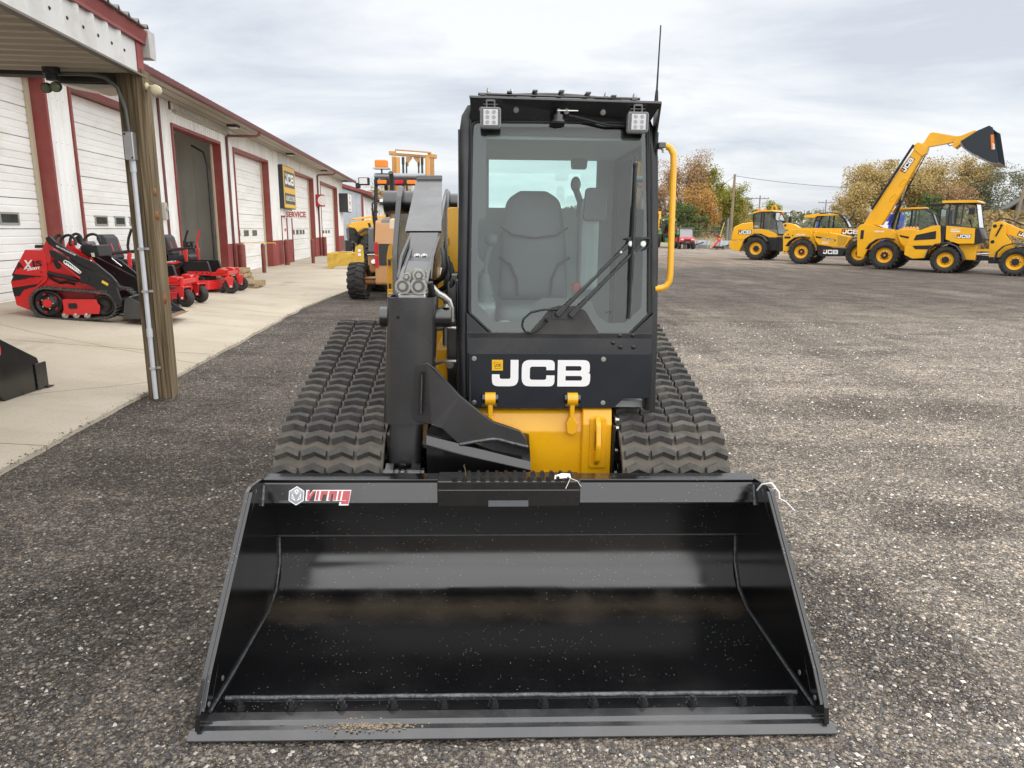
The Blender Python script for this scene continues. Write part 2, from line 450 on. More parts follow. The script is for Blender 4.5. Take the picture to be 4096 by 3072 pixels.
# building frame: x out from the wall, y along it
BO = Vector((-6.933, -0.69, 0.0)); BROT = rad(5.682)
def bw(x, y, z=0.0):
    c, s = math.cos(BROT), math.sin(BROT)
    return Vector((BO.x + c * x - s * y, BO.y + s * x + c * y, z))
def edge_x(s): return 3.98 + 0.010 * s

# loose stones
peb = bpy.data.materials.new('loose_stone'); peb.use_nodes = True
_N = peb.node_tree.nodes; _L = peb.node_tree.links
_g = _N.new('ShaderNodeNewGeometry'); _r = _N.new('ShaderNodeValToRGB')
for _p, _c in [(0.40, (0.085, 0.08, 0.076)), (0.66, (0.14, 0.127, 0.113)), (0.85, (0.24, 0.205, 0.165)), (0.96, (0.36, 0.325, 0.28))]:
    _e = _r.color_ramp.elements.new(_p); _e.color = (*_c, 1)
_r.color_ramp.elements[0].color = (0.045, 0.045, 0.046, 1); _r.color_ramp.elements[-1].color = (0.50, 0.48, 0.44, 1)
_L.new(_g.outputs['Random Per Island'], _r.inputs[0])
_sp = _N.new('ShaderNodeSeparateXYZ'); _L.new(_g.outputs['Position'], _sp.inputs[0])
_mr = _N.new('ShaderNodeMapRange'); _mr.interpolation_type = 'SMOOTHSTEP'; _mr.inputs[1].default_value = -2.0; _mr.inputs[2].default_value = 2.8; _mr.inputs[3].default_value = 1.0; _mr.inputs[4].default_value = 1.75; _L.new(_sp.outputs[0], _mr.inputs[0])
_vm2 = _N.new('ShaderNodeVectorMath'); _vm2.operation = 'SCALE'; _L.new(_r.outputs[0], _vm2.inputs[0]); _L.new(_mr.outputs[0], _vm2.inputs['Scale']); _L.new(_vm2.outputs[0], _N['Principled BSDF'].inputs['Base Color'])
_N['Principled BSDF'].inputs['Roughness'].default_value = 0.85
rng = np.random.default_rng(11)
def scatter(n, xf, yf, smin, smax):
    xy = np.stack([xf(n), yf(n)], 1)
    return xy, smin * (smax / smin) ** (rng.random(n) ** 2.2)
P, S = [], []
n = 270000
yy = 1.45 + 11.5 * rng.random(n) ** 1.75
xx = (rng.random(n) * 2 - 1) * (yy * 0.82 + 0.5)
ss = 0.0029 * (4.4 ** (rng.random(n) ** 3.4)) * (0.8 + yy * 0.05)
keep = np.ones(n, bool)
c_, s_ = math.cos(BROT), math.sin(BROT)
lxx = (xx - BO.x) * c_ + (yy - BO.y) * s_; lss = -(xx - BO.x) * s_ + (yy - BO.y) * c_
keep &= lxx > edge_x(lss) - 0.02 - 0.10 * rng.random(n) ** 3 * 3
keep &= ~((np.abs(xx) < 1.08) & (yy > 2.0) & (yy < 3.2))
thin = np.where((xx < 0), 0.75, 1.0); keep &= rng.random(n) < thin
xx, yy, ss = xx[keep], yy[keep], ss[keep]
# crumbs that strayed onto the slab
k = 3200
sy = 4.0 + 14 * rng.random(k) ** 1.3; sx = edge_x(sy) + 0.05 - rng.random(k) ** 3.2 * 1.6 - .05 * rng.random(k) + np.array([.09 * max(0, q - 15) for q in sy])
ex = np.array([bw(a, b_)[0] for a, b_ in zip(sx, sy)]); ey = np.array([bw(a, b_)[1] for a, b_ in zip(sx, sy)])
xx = np.concatenate([xx, ex]); yy = np.concatenate([yy, ey]); ss = np.concatenate([ss, 0.0035 + 0.008 * rng.random(k) ** 3])
zz = np.array([gz(a, b_) for a, b_ in zip(xx, yy)]); zz[-k:] = 0.031
n = len(xx)
oct_v = np.array([(1, 0, 0), (-.9, .3, 0), (0, 1, 0), (.2, -.95, 0), (0.1, 0.1, 1), (0, 0, -1)], float)
oct_f = np.array([(0, 2, 4), (2, 1, 4), (1, 3, 4), (3, 0, 4)])
a = rng.random(n) * 2 * PI; fl = 0.45 + 0.4 * rng.random(n); el = 0.7 + 0.5 * rng.random(n)
V = np.zeros((n, 6, 3)); jit = 1 + 0.35 * (rng.random((n, 6, 1)) - .5)
lv = oct_v[None] * jit
vx, vy = lv[:, :, 0] * el[:, None], lv[:, :, 1]
V[:, :, 0] = (vx * np.cos(a)[:, None] - vy * np.sin(a)[:, None]) * ss[:, None] + xx[:, None]
V[:, :, 1] = (vx * np.sin(a)[:, None] + vy * np.cos(a)[:, None]) * ss[:, None] + yy[:, None]
V[:, :, 2] = lv[:, :, 2] * (ss * fl)[:, None] + zz[:, None] + (ss * 0.18)[:, None]
Fc = (oct_f[None] + (np.arange(n) * 6)[:, None, None]).reshape(-1, 3)
me = bpy.data.meshes.new('loose_gravel'); me.vertices.add(n * 6); me.vertices.foreach_set('co', V.reshape(-1))
me.loops.add(len(Fc) * 3); me.loops.foreach_set('vertex_index', Fc.reshape(-1).astype(np.int32))
me.polygons.add(len(Fc)); me.polygons.foreach_set('loop_start', np.arange(0, len(Fc) * 3, 3, dtype=np.int32))
me.polygons.foreach_set('use_smooth', np.ones(len(Fc), bool))
me.update(calc_edges=True); me.validate()
me.materials.append(peb)
tag(bpy.data.objects.new('loose_gravel', me), 'loose pale and dark pebbles strewn over the gravel yard', None, kind='stuff')
COL.objects.link(bpy.data.objects['loose_gravel'])

# ================================================================ concrete apron
CONC = bpy.data.materials.new('concrete'); CONC.use_nodes = True
_nt = CONC.node_tree; _N = _nt.nodes; _L = _nt.links; _b = _N['Principled BSDF']; _b.inputs['Roughness'].default_value = 0.9; _b.inputs['Specular IOR Level'].default_value = 0.25
_geo = _N.new('ShaderNodeNewGeometry')
def _nz(sc, det, st=(1, 1, 1), rough=.6):
    mp = _N.new('ShaderNodeMapping'); mp.inputs['Scale'].default_value = st; mp.inputs['Rotation'].default_value = (0, 0, -BROT); _L.new(_geo.outputs['Position'], mp.inputs[0])
    q = _N.new('ShaderNodeTexNoise'); q.inputs['Scale'].default_value = sc; q.inputs['Detail'].default_value = det; q.inputs['Roughness'].default_value = rough
    _L.new(mp.outputs[0], q.inputs['Vector']); return q.outputs['Fac']
def _rp(f, stops):
    r = _N.new('ShaderNodeValToRGB'); e = r.color_ramp.elements
    while len(e) < len(stops): e.new(.5)
    for q, (p, c) in zip(e, stops): q.position = p; q.color = (*c, 1)
    _L.new(f, r.inputs[0]); return r.outputs[0]
def _mx(f, a, b):
    x = _N.new('ShaderNodeMixRGB')
    for i, q in enumerate((f, a, b)):
        if isinstance(q, tuple): x.inputs[i].default_value = (*q, 1)
        elif isinstance(q, (int, float)): x.inputs[i].default_value = q
        else: _L.new(q, x.inputs[i])
    return x.outputs[0]
_c = _rp(_nz(0.55, 7), [(0.3, (0.42, 0.365, 0.28)), (0.7, (0.54, 0.48, 0.385))])
_c = _mx(_rp(_nz(1.1, 7, (0.30, 1.6, 1)), [(0.5, (0, 0, 0)), (0.78, (0.55, 0.55, 0.55))]), _c, (0.33, 0.27, 0.19))      # brushed streaks
_c = _mx(_rp(_nz(0.33, 6, (0.5, 1.4, 1), .7), [(0.60, (0, 0, 0)), (0.74, (0.5, 0.5, 0.5))]), _c, (0.43, 0.25, 0.11))       # rust stains
_c = _mx(_rp(_nz(0.8, 6, (1, .5, 1), .7), [(0.56, (0, 0, 0)), (0.76, (0.7, 0.7, 0.7))]), _c, (0.22, 0.19, 0.155))           # oil and tyre marks
_vo = _N.new('ShaderNodeTexVoronoi'); _vo.feature = 'DISTANCE_TO_EDGE'; _vo.inputs['Scale'].default_value = .21
_vm = _N.new('ShaderNodeMixRGB'); _vm.inputs[0].default_value = .12; _L.new(_geo.outputs['Position'], _vm.inputs[1])
_vn = _N.new('ShaderNodeTexNoise'); _vn.inputs['Scale'].default_value = 1.5; _vn.inputs['Detail'].default_value = 6; _L.new(_geo.outputs['Position'], _vn.inputs['Vector']); _L.new(_vn.outputs['Color'], _vm.inputs[2]); _L.new(_vm.outputs[0], _vo.inputs['Vector'])
_c = _mx(_rp(_vo.outputs['Distance'], [(0.0, (.55, .55, .55)), (0.0035, (0, 0, 0))]), _c, (0.12, 0.10, 0.08))
_c = _mx(_rp(_nz(70, 3), [(0.33, (.5, .5, .5)), (0.43, (0, 0, 0))]), _c, (0.24, 0.21, 0.17))
_L.new(_c, _b.inputs['Base Color'])
_bp = _N.new('ShaderNodeBump'); _bp.inputs['Strength'].default_value = .35; _bp.inputs['Distance'].default_value = .006
_L.new(_nz(45, 5), _bp.inputs['Height']); _L.new(_bp.outputs[0], _b.inputs['Normal'])
apron = thing('concrete_apron', 'pale concrete slab paving in front of the service building', None, BO, BROT)
tag(apron, kind='structure')
js = [-6.4, -2.5, 1.43, 5.36, 9.29, 13.22, 17.15, 21.1, 25.0, 28.95, 32.9, 36.8, 40.7, 44.6, 48.6, 52.6]
def apz(x, s):
    """the apron rises gently towards the near doors"""
    h = 0.336 if s < 13 else 0.336 * max(0.0, (27 - s) / 14)
    return 0.028 + h * max(0.0, 1 - max(x, 0) / 4.0)
for i in range(len(js) - 1):
    s0, s1 = js[i] + .009, js[i + 1] - .009
    sb = MB(); NX, NY = 10, 12
    g_ = []
    for q in range(NY + 1):
        sq = s0 + (s1 - s0) * q / NY
        xe = edge_x(sq) + 0.05 * mnoise.noise(Vector((sq * 1.3, 5, 0))) + (0.09 * max(0, sq - 15))
        for p in range(NX + 1):
            xp = -.30 + (xe + .30) * p / NX
            g_.append((xp, sq, apz(xp, sq)))
    n_ = len(g_)
    bot = [(v_[0], v_[1], -.12) for v_ in g_]
    fs_ = [(q * (NX + 1) + p, q * (NX + 1) + p + 1, (q + 1) * (NX + 1) + p + 1, (q + 1) * (NX + 1) + p) for q in range(NY) for p in range(NX)]
    rim = list(range(NX + 1)) + [(q + 1) * (NX + 1) - 1 for q in range(1, NY + 1)] + [NY * (NX + 1) + p for p in range(NX - 1, -1, -1)] + [q * (NX + 1) for q in range(NY - 1, 0, -1)]
    sb.add(g_ + bot, fs_ + [(rim[k_], rim[k_] + n_, rim[(k_ + 1) % len(rim)] + n_, rim[(k_ + 1) % len(rim)]) for k_ in range(len(rim))])
    sb.build('slab', CONC, apron, recalc=False)

# ================================================================ service building
W_WHITE = mat('wall_white', (0.82, 0.82, 0.80), 0.45, var=.06, scale=1.5, dirt=(0.42, 0.36, 0.27), dscale=1.3, damt=.4, stretch=(1, 1.2, 0.35))
D_WHITE = mat('door_white', (0.84, 0.84, 0.815), 0.45, var=.05, scale=1.5, dirt=(0.52, 0.46, 0.33), dscale=1.6, damt=.35, stretch=(1, .4, 1.5))
B_RED = mat('trim_red', (0.235, 0.042, 0.036), 0.5, var=.13, scale=1.6, dirt=(0.30, 0.11, 0.09), dscale=2, damt=.5)
W_RED = mat('wainscot_red', (0.30, 0.066, 0.058), 0.55, var=.15, scale=2.2, dirt=(0.36, 0.16, 0.14), dscale=2, damt=.5)
G_RED = mat('gutter_maroon', (0.145, 0.042, 0.040), 0.45, var=.15, scale=2)
SOFF = mat('soffit_tin', (0.42, 0.385, 0.32), 0.6, var=.12, scale=1.6, stretch=(1, .3, 1))
TAN = mat('door_stop_tan', (0.50, 0.43, 0.31), 0.6)
LINER = mat('liner_steel', (0.62, 0.61, 0.57), 0.5, var=.2, scale=1.1, stretch=(1, 1, .3))
DARKM = mat('dark_metal', (0.03, 0.028, 0.026), 0.5)
PANE = glass('window_pane', (0.35, 0.38, 0.38), 0.12)
GALV = mat('galvanised', (0.50, 0.51, 0.52), 0.42, metal=.75, var=.12, scale=9)
LAMPG = mat('lamp_lens', (0.7, 0.69, 0.66), 0.3)
ROOFM = mat('roof_steel', (0.34, 0.33, 0.30), 0.5, metal=.3, var=.2, scale=3)
bld = thing('service_building', 'long white ribbed metal service building with maroon door frames and gutter', 'building', BO, BROT)
def fasteners(y0, y1, zs, nm='screw'):
    f_ = MB(); y = math.ceil(y0 / .20) * .20 + .12
    while y < y1 - .03:
        for z in zs: f_.cyl((-.002, y, z), (.008, y, z), .011, n=6)
        y += .20
    if f_.v: tag(f_.build(nm, DARKM, bld, recalc=False), kind='stuff')
def ribbed(y0, y1, z0, z1, x=0.0, per=0.20, d=0.034, back=-0.05):
    """vertical ribbed sheet facing +x"""
    pts = [(back, y0), (x, y0)]; y = math.ceil(y0 / per) * per + .02
    while y + .10 < y1:
        if y > y0 + .01: pts += [(x, y), (x + d, y + .018), (x + d, y + .042), (x, y + .06)]
        y += per
    pts += [(x, y1), (back, y1)]
    return MB().prism(pts, 'z', z0, z1)
doors = [('d1', 9.6, 14.04, 1.62, [(10.0, 10.55), (10.9, 11.45), (11.82, 12.37), (12.73, 13.29)], 1.83),
         ('d2', 15.0, 18.45, 1.62, [(15.12, 15.5), (16.05, 16.62), (16.98, 17.5), (17.75, 18.2)], 1.83),
         ('open', 20.26, 24.32, 0, [], 0),
         ('d4', 25.88, 30.67, 1.29, [(26.40, 27.0), (27.55, 28.15), (28.75, 29.37)], 1.50),
         ('d5', 34.95, 41.05, 1.27, [(35.3, 35.8), (36.2, 36.75), (37.2, 37.75), (38.1, 38.6), (38.9, 39.35)], 1.50),
         ('d6', 43.5, 50.15, 1.27, [(44.2, 44.8), (45.3, 45.9), (46.4, 47.0), (47.5, 48.1)], 1.45)]
EAVE, HD, REC = 4.86, 4.16, 0.22
bounds = [(7.0, 9.6)] + [(doors[i][2], doors[i + 1][1]) for i in range(5)] + [(50.15, 53.0)]
TRW = .075
for a, b in bounds:
    a2, b2 = a + TRW, b - TRW
    if a == 7.0: a2 = a
    if b == 53.0: b2 = b
    if a == 30.67:      # bay with the walk-in door
        ribbed(a2, 32.70, 1.06, EAVE).build('wall_panel', W_WHITE, bld); ribbed(a2, 32.70, -.15, 1.035, .004).build('wainscot', W_RED, bld)
        ribbed(33.86, b2, 1.06, EAVE).build('wall_panel', W_WHITE, bld); ribbed(33.86, b2, -.15, 1.035, .004).build('wainscot', W_RED, bld)
        ribbed(32.705, 33.855, 2.12, EAVE).build('wall_panel', W_WHITE, bld)
        MB().box(-.03, .035, a2, 32.70, 1.03, 1.07).build('wainscot_cap', B_RED, bld); MB().box(-.03, .035, 33.86, b2, 1.03, 1.07).build('wainscot_cap', B_RED, bld)
        dr = MB().box(-.06, -.01, 32.76, 33.80, -.1, 2.06).build('walk_in_door', D_WHITE, bld, bevel=.006)
        MB().box(-.04, .03, 32.705, 32.76, -.1, 2.115).box(-.04, .03, 33.80, 33.855, -.1, 2.115).box(-.04, .03, 32.76, 33.80, 2.06, 2.115).build('frame', B_RED, dr)
        MB().box(-.012, -.004, 33.25, 33.68, 1.30, 1.58, 0).box(-.012, -.003, 33.3, 33.66, 1.44, 1.57, 1).box(-.012, -.004, 33.2, 33.7, 1.02, 1.2, 0).build('notice', [D_WHITE, mat('notice_red', (.55, .08, .08), .6)], dr)
        MB().cyl((-.01, 32.86, .92), (.05, 32.86, .92), .03).build('handle', DARKM, dr)
        continue
    ribbed(a2, b2, 1.06, EAVE).build('wall_panel', W_WHITE, bld); fasteners(a2, b2, (1.6, 2.35, 3.1, 3.85))
    ribbed(a2, b2, -.15, 1.035, .004).build('wainscot', W_RED, bld)
    MB().box(-.03, .035, a2, b2, 1.03, 1.07).build('wainscot_cap', B_RED, bld)
for nm, a, b, wz, wins, wt in doors:
    ribbed(a - TRW + .002, b + TRW - .002, HD + .09, EAVE).build('wall_panel', W_WHITE, bld)
    # red steel frame: reveal and face trim
    fr = MB()
    fr.box(-REC - .05, .04, b, b + TRW - .002, -.15, HD + .085)
    fr.box(-REC - .05, .04, a - TRW + .002, a, -.15, HD + .085)
    fr.box(-REC - .05, .038, a, b, HD, HD + .085)
    fr.build('door_frame', B_RED, bld)
    MB().box(-REC - .035, -REC + .015, b - .10, b - .002, -.1, HD - .002).build('door_stop', TAN, bld); MB().box(-REC - .035, -REC + .015, a + .002, a + .10, -.1, HD - .002).build('door_stop', TAN, bld)
    if nm == 'open': continue
    dr = bpy.data.objects.new('overhead_door', None); COL.objects.link(dr); dr.parent = bld
    hs = .52; z = HD - .01; idx = 0
    xf = -REC - .04
    while z > -.1:
        z0 = z - hs + .008
        prof = [(xf - .04, z0)]
        prof += [(xf, z0 + .004)]
        for q in range(1, 4):
            zq = z0 + (hs - .008) * q / 4
            gd = .020 if q == 2 else .010
            prof += [(xf, zq - .018), (xf - gd, zq - .008), (xf - gd, zq + .004), (xf, zq + .010)]
        prof += [(xf, z - .004), (xf - .04, z)]
        MB().prism(prof, 'y', a + .08, b - .08).build('door_section', D_WHITE, dr)
        z -= hs
    for (y0, y1) in wins:
        wf = MB(); e = .035
        x0, x1 = xf - .02, xf + .018
        wf.box(x0, x1, y0, y1, wt - e, wt).box(x0, x1, y0, y1, wz, wz + e).box(x0, x1, y0, y0 + e, wz + e, wt - e).box(x0, x1, y1 - e, y1, wz + e, wt - e)
        wf.build('window_frame', [mat('win_frame_grey', (.30, .30, .28), .5)] if nm in ('d1', 'd2') else [mat('win_frame_dark', (.09, .09, .085), .5)], dr)
        MB().box(xf + .002, xf + .006, y0 + e, y1 - e, wz + e, wt - e).build('window_pane', mat('shop_window', (.045, .05, .05), .08, var=.4, scale=4), dr)
# open bay: a lined room behind
rm = MB()
x0, x1, y0, y1 = -3.6, -REC - .06, 19.2, 26.0
ribf = lambda lo, hi: [q for q in np.arange(lo, hi, .35)]
MB().box(x0 - .05, x0, y0, y1, -.1, 4.6).build('inner_wall', LINER, bld)
for yq in (y0, y1):
    sgn = 1 if yq == y0 else -1
    pts = [(x0, yq - .05 * sgn)]
    for q in np.arange(x0 + .1, x1 - .1, .42): pts += [(q, yq), (q + .02, yq + .02 * sgn), (q + .05, yq + .02 * sgn), (q + .07, yq)]
    pts += [(x1, yq), (x1, yq - .05 * sgn)]
    MB().prism(pts, 'z', -.1, 4.6).build('inner_wall', LINER, bld)
for q in np.arange(y0 + .2, y1, .42): MB().box(x0, x0 + .02, q, q + .05, -.1, 4.6).build('liner_rib', LINER, bld)
MB().box(x0, x1, y0, y1, 4.6, 4.65).build('inner_ceiling', LINER, bld)
MB().box(x0, -.29, y0, y1, -.1, .17).build('inner_floor', CONC, bld)
MB().tube([(-.36, 24.2, -.05), (-.36, 24.2, 3.5), (-.45, 24.2, 3.9), (-.8, 24.2, 4.1)], .035, 6).build('door_track', DARKM, bld)
# roof, soffit, gutter
OV = 0.86
MB().box(.03, OV - .02, 6.0, 53.0, EAVE - .10, EAVE - .08).build('soffit', SOFF, bld)
for k_ in range(2): MB().box(.30 + .3 * k_, .306 + .3 * k_, 6.0, 53.0, EAVE - .108, EAVE - .101).build('soffit_bead', DARKM, bld)
gpts = fillet([(OV, EAVE - .13), (OV + .10, EAVE - .13), (OV + .125, EAVE - .02), (OV + .125, EAVE + .0), (OV, EAVE + .0)], [.01, .03, 0, 0, 0], 3)
y = 6.0; i = 0
while y < 53.0:
    MB().prism(gpts, 'y', y + .003, min(y + 3.05, 53.35) - .003).build('gutter', G_RED, bld); y += 3.05
rf = MB(); pts = []
y = 6.0
while y < 53.2:
    pts += [(y, .0), (y + .03, .03), (y + .055, .03), (y + .085, 0)]; y += .30
rv = []
for (yy_, h_) in pts: rv.append((OV + .05, yy_, EAVE + .02 + h_))
for (yy_, h_) in pts: rv.append((-9.0, yy_, EAVE + .72 + h_))
nn = len(pts)
rf.add(rv, [(q, q + 1, nn + q + 1, nn + q) for q in range(nn - 1)]); rf.build('roof', ROOFM, bld)
MB().prism([(0.05, EAVE), (OV + .06, EAVE + .0), (OV + .06, EAVE + .02), (-9, EAVE + .71), (-9, EAVE - .15), (0.05, EAVE - .15)], 'y', 53.0, 53.05).build('rake_trim', B_RED, bld)
MB().prism([(0, -.15), (0, EAVE), (-9, EAVE + .6), (-9, -.15)], 'y', 52.95, 53.0).build('end_wall', W_WHITE, bld)
MB().box(-9.05, -9.0, 6, 53, -.15, EAVE + .6).build('back_wall', W_WHITE, bld)
MB().box(-9, -.06, 6.0, 6.05, -.15, EAVE).build('end_wall', W_WHITE, bld)
for yq in (24.4, 33.1, 42.3, 51.2):
    lp = MB().box(.30, .62, yq - .2, yq + .2, EAVE - .17, EAVE - .101).build('soffit_light', DARKM, bld, bevel=.02)
    MB().box(.34, .60, yq - .17, yq + .17, EAVE - .20, EAVE - .171).build('lens', LAMPG, lp, bevel=.015)
for yq, bol in ((24.92, True), (42.25, True)):
    MB().tube([(OV + .06, yq + .9, EAVE - .10), (OV + .06, yq + .9, EAVE - .2), (OV - .05, yq + .85, EAVE - .27), (.13, yq + .05, EAVE - .36), (.08, yq, EAVE - .42), (.08, yq, 3), (.08, yq, .05)], .045, 8).build('downspout', G_RED, bld)
MB().tube([(.06, 19.30, 4.70), (.06, 19.30, 2.5), (.06, 19.30, .1)], .035, 8).build('wall_conduit', G_RED, bld)
MB().box(.02, .05, 20.1, 20.2, EAVE - .3, EAVE - .1).build('seam_strip', G_RED, bld)
mb_ = MB().box(.03, .14, 18.95, 19.12, 1.77, 2.2).build('meter_box', mat('meter_grey', (.42, .40, .36), .6, var=.15), bld, bevel=.03)
MB().cyl((.13, 19.035, 2.05), (.17, 19.035, 2.05), .055, n=14).build('dial', GALV, mb_)
ledge = MB().box(.0, .10, 20.4, 25.4, 4.52, 4.60).build('light_track', SOFF, bld)

# ---- signs hung on the building
SY = mat('sign_yellow', (.72, .42, .035), .45, var=.08, scale=3); SK = mat('sign_black', (.03, .032, .034), .4); SW = mat('sign_white', (.80, .79, .76), .45, var=.04); SR = mat('sign_red', (.40, .02, .025), .5)
def bthing(name, label, cat, x, y, z=0.0, rz=0.0, group=None): return thing(name, label, cat, bw(x, y, z), BROT + rz, group)
# big yellow and black box sign
sg = bthing('box_sign', 'tall black and yellow illuminated box sign mounted on the wall above SERVICE', 'sign', .03, 32.45)
MB().box(.0, .20, .0, 2.50, 2.42, 4.25).build('case', SK, sg, bevel=.02)
fc = MB().box(.20, .215, .03, 2.47, 2.46, 4.21).build('face', SY, sg)
MB().box(.215, .218, .18, 2.32, 3.33, 4.02).box(.215, .218, .18, 2.32, 2.62, 3.08).build('panel', SK, fc)
MB().decal('jcb', (.220, .32, 3.46), (0, 1, 0), (0, 0, 1), .46, w=1.86).build('lettering', SW, fc, recalc=False)
MB().decal('agri', (.220, .30, 2.76), (0, 1, 0), (0, 0, 1), .22, w=1.92).build('lettering', SW, fc, recalc=False)
MB().box(.216, .221, .32, .52, 3.80, 3.93).build('square', SY, fc)
# SERVICE flag sign
sg = bthing('service_sign', 'white flag sign reading SERVICE in red letters beside the walk-in door', 'sign', .03, 33.4)
MB().box(.0, .96, .0, .03, 2.02, 2.34).build('board', SW, sg, bevel=.005)
MB().decal('service', (.05, -.004, 2.06), (1, 0, 0), (0, 0, 1), .24, w=.86).build('lettering', SR, sg, recalc=False)
# little red sign and white tractor-maker sign
sg = bthing('round_box_sign', 'small red box sign with a white curved panel beside the downspout', 'sign', .03, 41.6)
MB().box(.0, .40, .0, .75, 2.77, 3.42).build('case', SR, sg, bevel=.03)
MB().prism([(.37 + .25 * math.cos(t), 3.09 + .26 * math.sin(t)) for t in np.linspace(0, 2 * PI, 20, endpoint=False)], 'y', -.01, -.002).build('disc', SW, sg)
sg = bthing('emblem_box_sign', 'black cased sign with white face and red triangular emblem at the building corner', 'sign', .03, 51.0)
MB().box(.0, .60, .0, 1.9, 2.68, 3.92).build('case', SK, sg, bevel=.02)
fc = MB().box(.60, .615, .03, 1.87, 2.72, 3.88).build('face', SW, sg)
em = MB()
for p3 in ([(.75, 3.75), (1.15, 3.75), (.95, 3.42)], [(.55, 3.40), (.93, 3.38), (.74, 3.06)], [(.97, 3.38), (1.35, 3.40), (1.16, 3.06)]): em.prism(p3, 'x', .615, .618)
em.build('emblem', SR, fc); MB().decal('massey', (.618, .45, 2.82), (0, 1, 0), (0, 0, 1), .10, w=1.0).build('lettering', SK, fc, recalc=False)
# ---- bollards
BOL = mat('bollard_red', (.20, .045, .036), .55, var=.2, scale=4, dirt=(.28, .13, .10), damt=.6)
def bollard(x, y, r, h, label):
    o = MB().cyl((0, 0, -.05), (0, 0, h), r, n=18).lathe((0, 0, h), (0, 0, 1), [(r, 0), (r * .86, .03), (r * .5, .055), (0.001, .065)], 18)
    o = o.build('bollard', BOL, None, loc=bw(x, y)); o.rotation_euler = (0, 0, BROT); return tag(o, label, 'bollard', 'maroon pipe bollards by the doors')
bollard(.30, 24.95, .125, 1.02, 'fat maroon pipe bollard below the downspout beside the open bay')
yb_ = bollard(.75, 26.0, .07, 1.0, 'thin maroon bollard with a yellow rod laid on its top')
tag(MB().tube([bw(.2, 25.3, 1.10), bw(.75, 26.0, 1.075), bw(1.05, 26.6, 1.07), bw(1.06, 26.63, 1.0)], .014, 6).build('yellow_rod', SY), 'thin yellow rod resting on a maroon bollard', 'rod')
bollard(.33, 31.9, .11, 1.05, 'maroon bollard against the wainscot left of the walk-in door')
bollard(1.15, 33.5, .075, 1.06, 'slim maroon bollard in front of the walk-in door')
bollard(.30, 42.3, .125, 1.05, 'fat maroon bollard below the far downspout')
bollard(-.55, 20.75, .10, 1.05, 'maroon bollard just inside the open bay beside the trash can')
bollard(-.55, 21.15, .10, 1.0, 'second maroon bollard just inside the open bay')

# ================================================================ canopy on a timber post
WOOD = bpy.data.materials.new('weathered_timber'); WOOD.use_nodes = True
def wood(m, c0, c1, c2, st):
    nt = m.node_tree; N = nt.nodes; L = nt.links; b = N['Principled BSDF']; b.inputs['Roughness'].default_value = .85; b.inputs['Specular IOR Level'].default_value = .2
    tc = N.new('ShaderNodeTexCoord'); mp = N.new('ShaderNodeMapping'); mp.inputs['Scale'].default_value = st; L.new(tc.outputs['Object'], mp.inputs[0])
    n1 = N.new('ShaderNodeTexNoise'); n1.inputs['Scale'].default_value = 2.2; n1.inputs['Detail'].default_value = 8; n1.inputs['Distortion'].default_value = .6; L.new(mp.outputs[0], n1.inputs['Vector'])
    r = N.new('ShaderNodeValToRGB'); e = r.color_ramp.elements; e.new(.5)
    for q, (p, c) in zip(e, [(.30, c0), (.5, c1), (.72, c2)]): q.position = p; q.color = (*c, 1)
    L.new(n1.outputs['Fac'], r.inputs[0]); L.new(r.outputs[0], b.inputs['Base Color'])
    bp = N.new('ShaderNodeBump'); bp.inputs['Strength'].default_value = .6; bp.inputs['Distance'].default_value = .006; L.new(n1.outputs['Fac'], bp.inputs['Height']); L.new(bp.outputs[0], b.inputs['Normal'])
wood(WOOD, (.045, .030, .017), (.125, .092, .055), (.23, .185, .12), (22, 22, .7))
WOOD2 = bpy.data.materials.new('sun_bleached_timber'); WOOD2.use_nodes = True
wood(WOOD2, (.06, .042, .024), (.17, .128, .075), (.31, .25, .165), (26, 26, .55))
C_WHITE = mat('canopy_white', (.64, .64, .62), .45, var=.05, scale=2, dirt=(.38, .36, .32), dscale=2.5, damt=.5)
cx1, cs1, cz = 4.33, 7.10, 2.93
can = thing('canopy', 'metal clad canopy roof on a weathered timber post with red trim', 'canopy', BO, BROT)
for (a, b, c, d, w_) in ((4.135, 4.263, 6.985, 7.165, WOOD), (4.266, 4.355, 6.98, 7.17, WOOD2)):
    MB().box(a, b, c, d, -.25, cz + .05).build('post', w_, can, bevel=.006)
kn = MB()
for kz, r_ in ((.95, .045), (1.72, .045), (1.93, .04)): kn.lathe((4.354, 7.03, kz), (1, 0, 0), [(r_, 0), (r_ * .9, .006), (.001, .008)], 10)
kn.build('knot', mat('knot', (.22, .075, .02), .7), can)
# fascia sheet facing the yard
y = -8.0; fp = [(cx1 - .03, -8.0)]
while y < 6.7:
    fp += [(cx1, y), (cx1 + .025, y + .02), (cx1 + .025, y + .055), (cx1, y + .075)]; y += .235
fp += [(cx1, 6.96), (cx1 - .03, 6.96)]
MB().prism(fp, 'z', cz + .005, 3.20).build('fascia_panel', C_WHITE, can)
sc = MB()
y = -8 + .15
while y < 6.9: sc.bolt((cx1, y, cz + .14), (1, 0, 0), .009, .008); y += .235
sc.build('screw', DARKM, can)
MB().box(cx1 - .03, cx1 + .012, 6.962, 7.09, cz - .01, 3.20).build('corner_trim', B_RED, can, bevel=.004)
MB().prism([(cx1 - .04, 3.20), (cx1 + .035, 3.20), (cx1 + .035, 3.225), (cx1 + .055, 3.30), (cx1 + .055, 3.315), (cx1 - .04, 3.315)], 'y', -8, 7.11).build('rake_trim', B_RED, can)
rp = []; x = cx1 + .09
ys_ = -8.0
rvv, rff = [], MB()
pr = []
while ys_ < 7.15:
    pr += [(ys_, 0), (ys_ + .02, .028), (ys_ + .04, .028), (ys_ + .06, 0)]; ys_ += .19
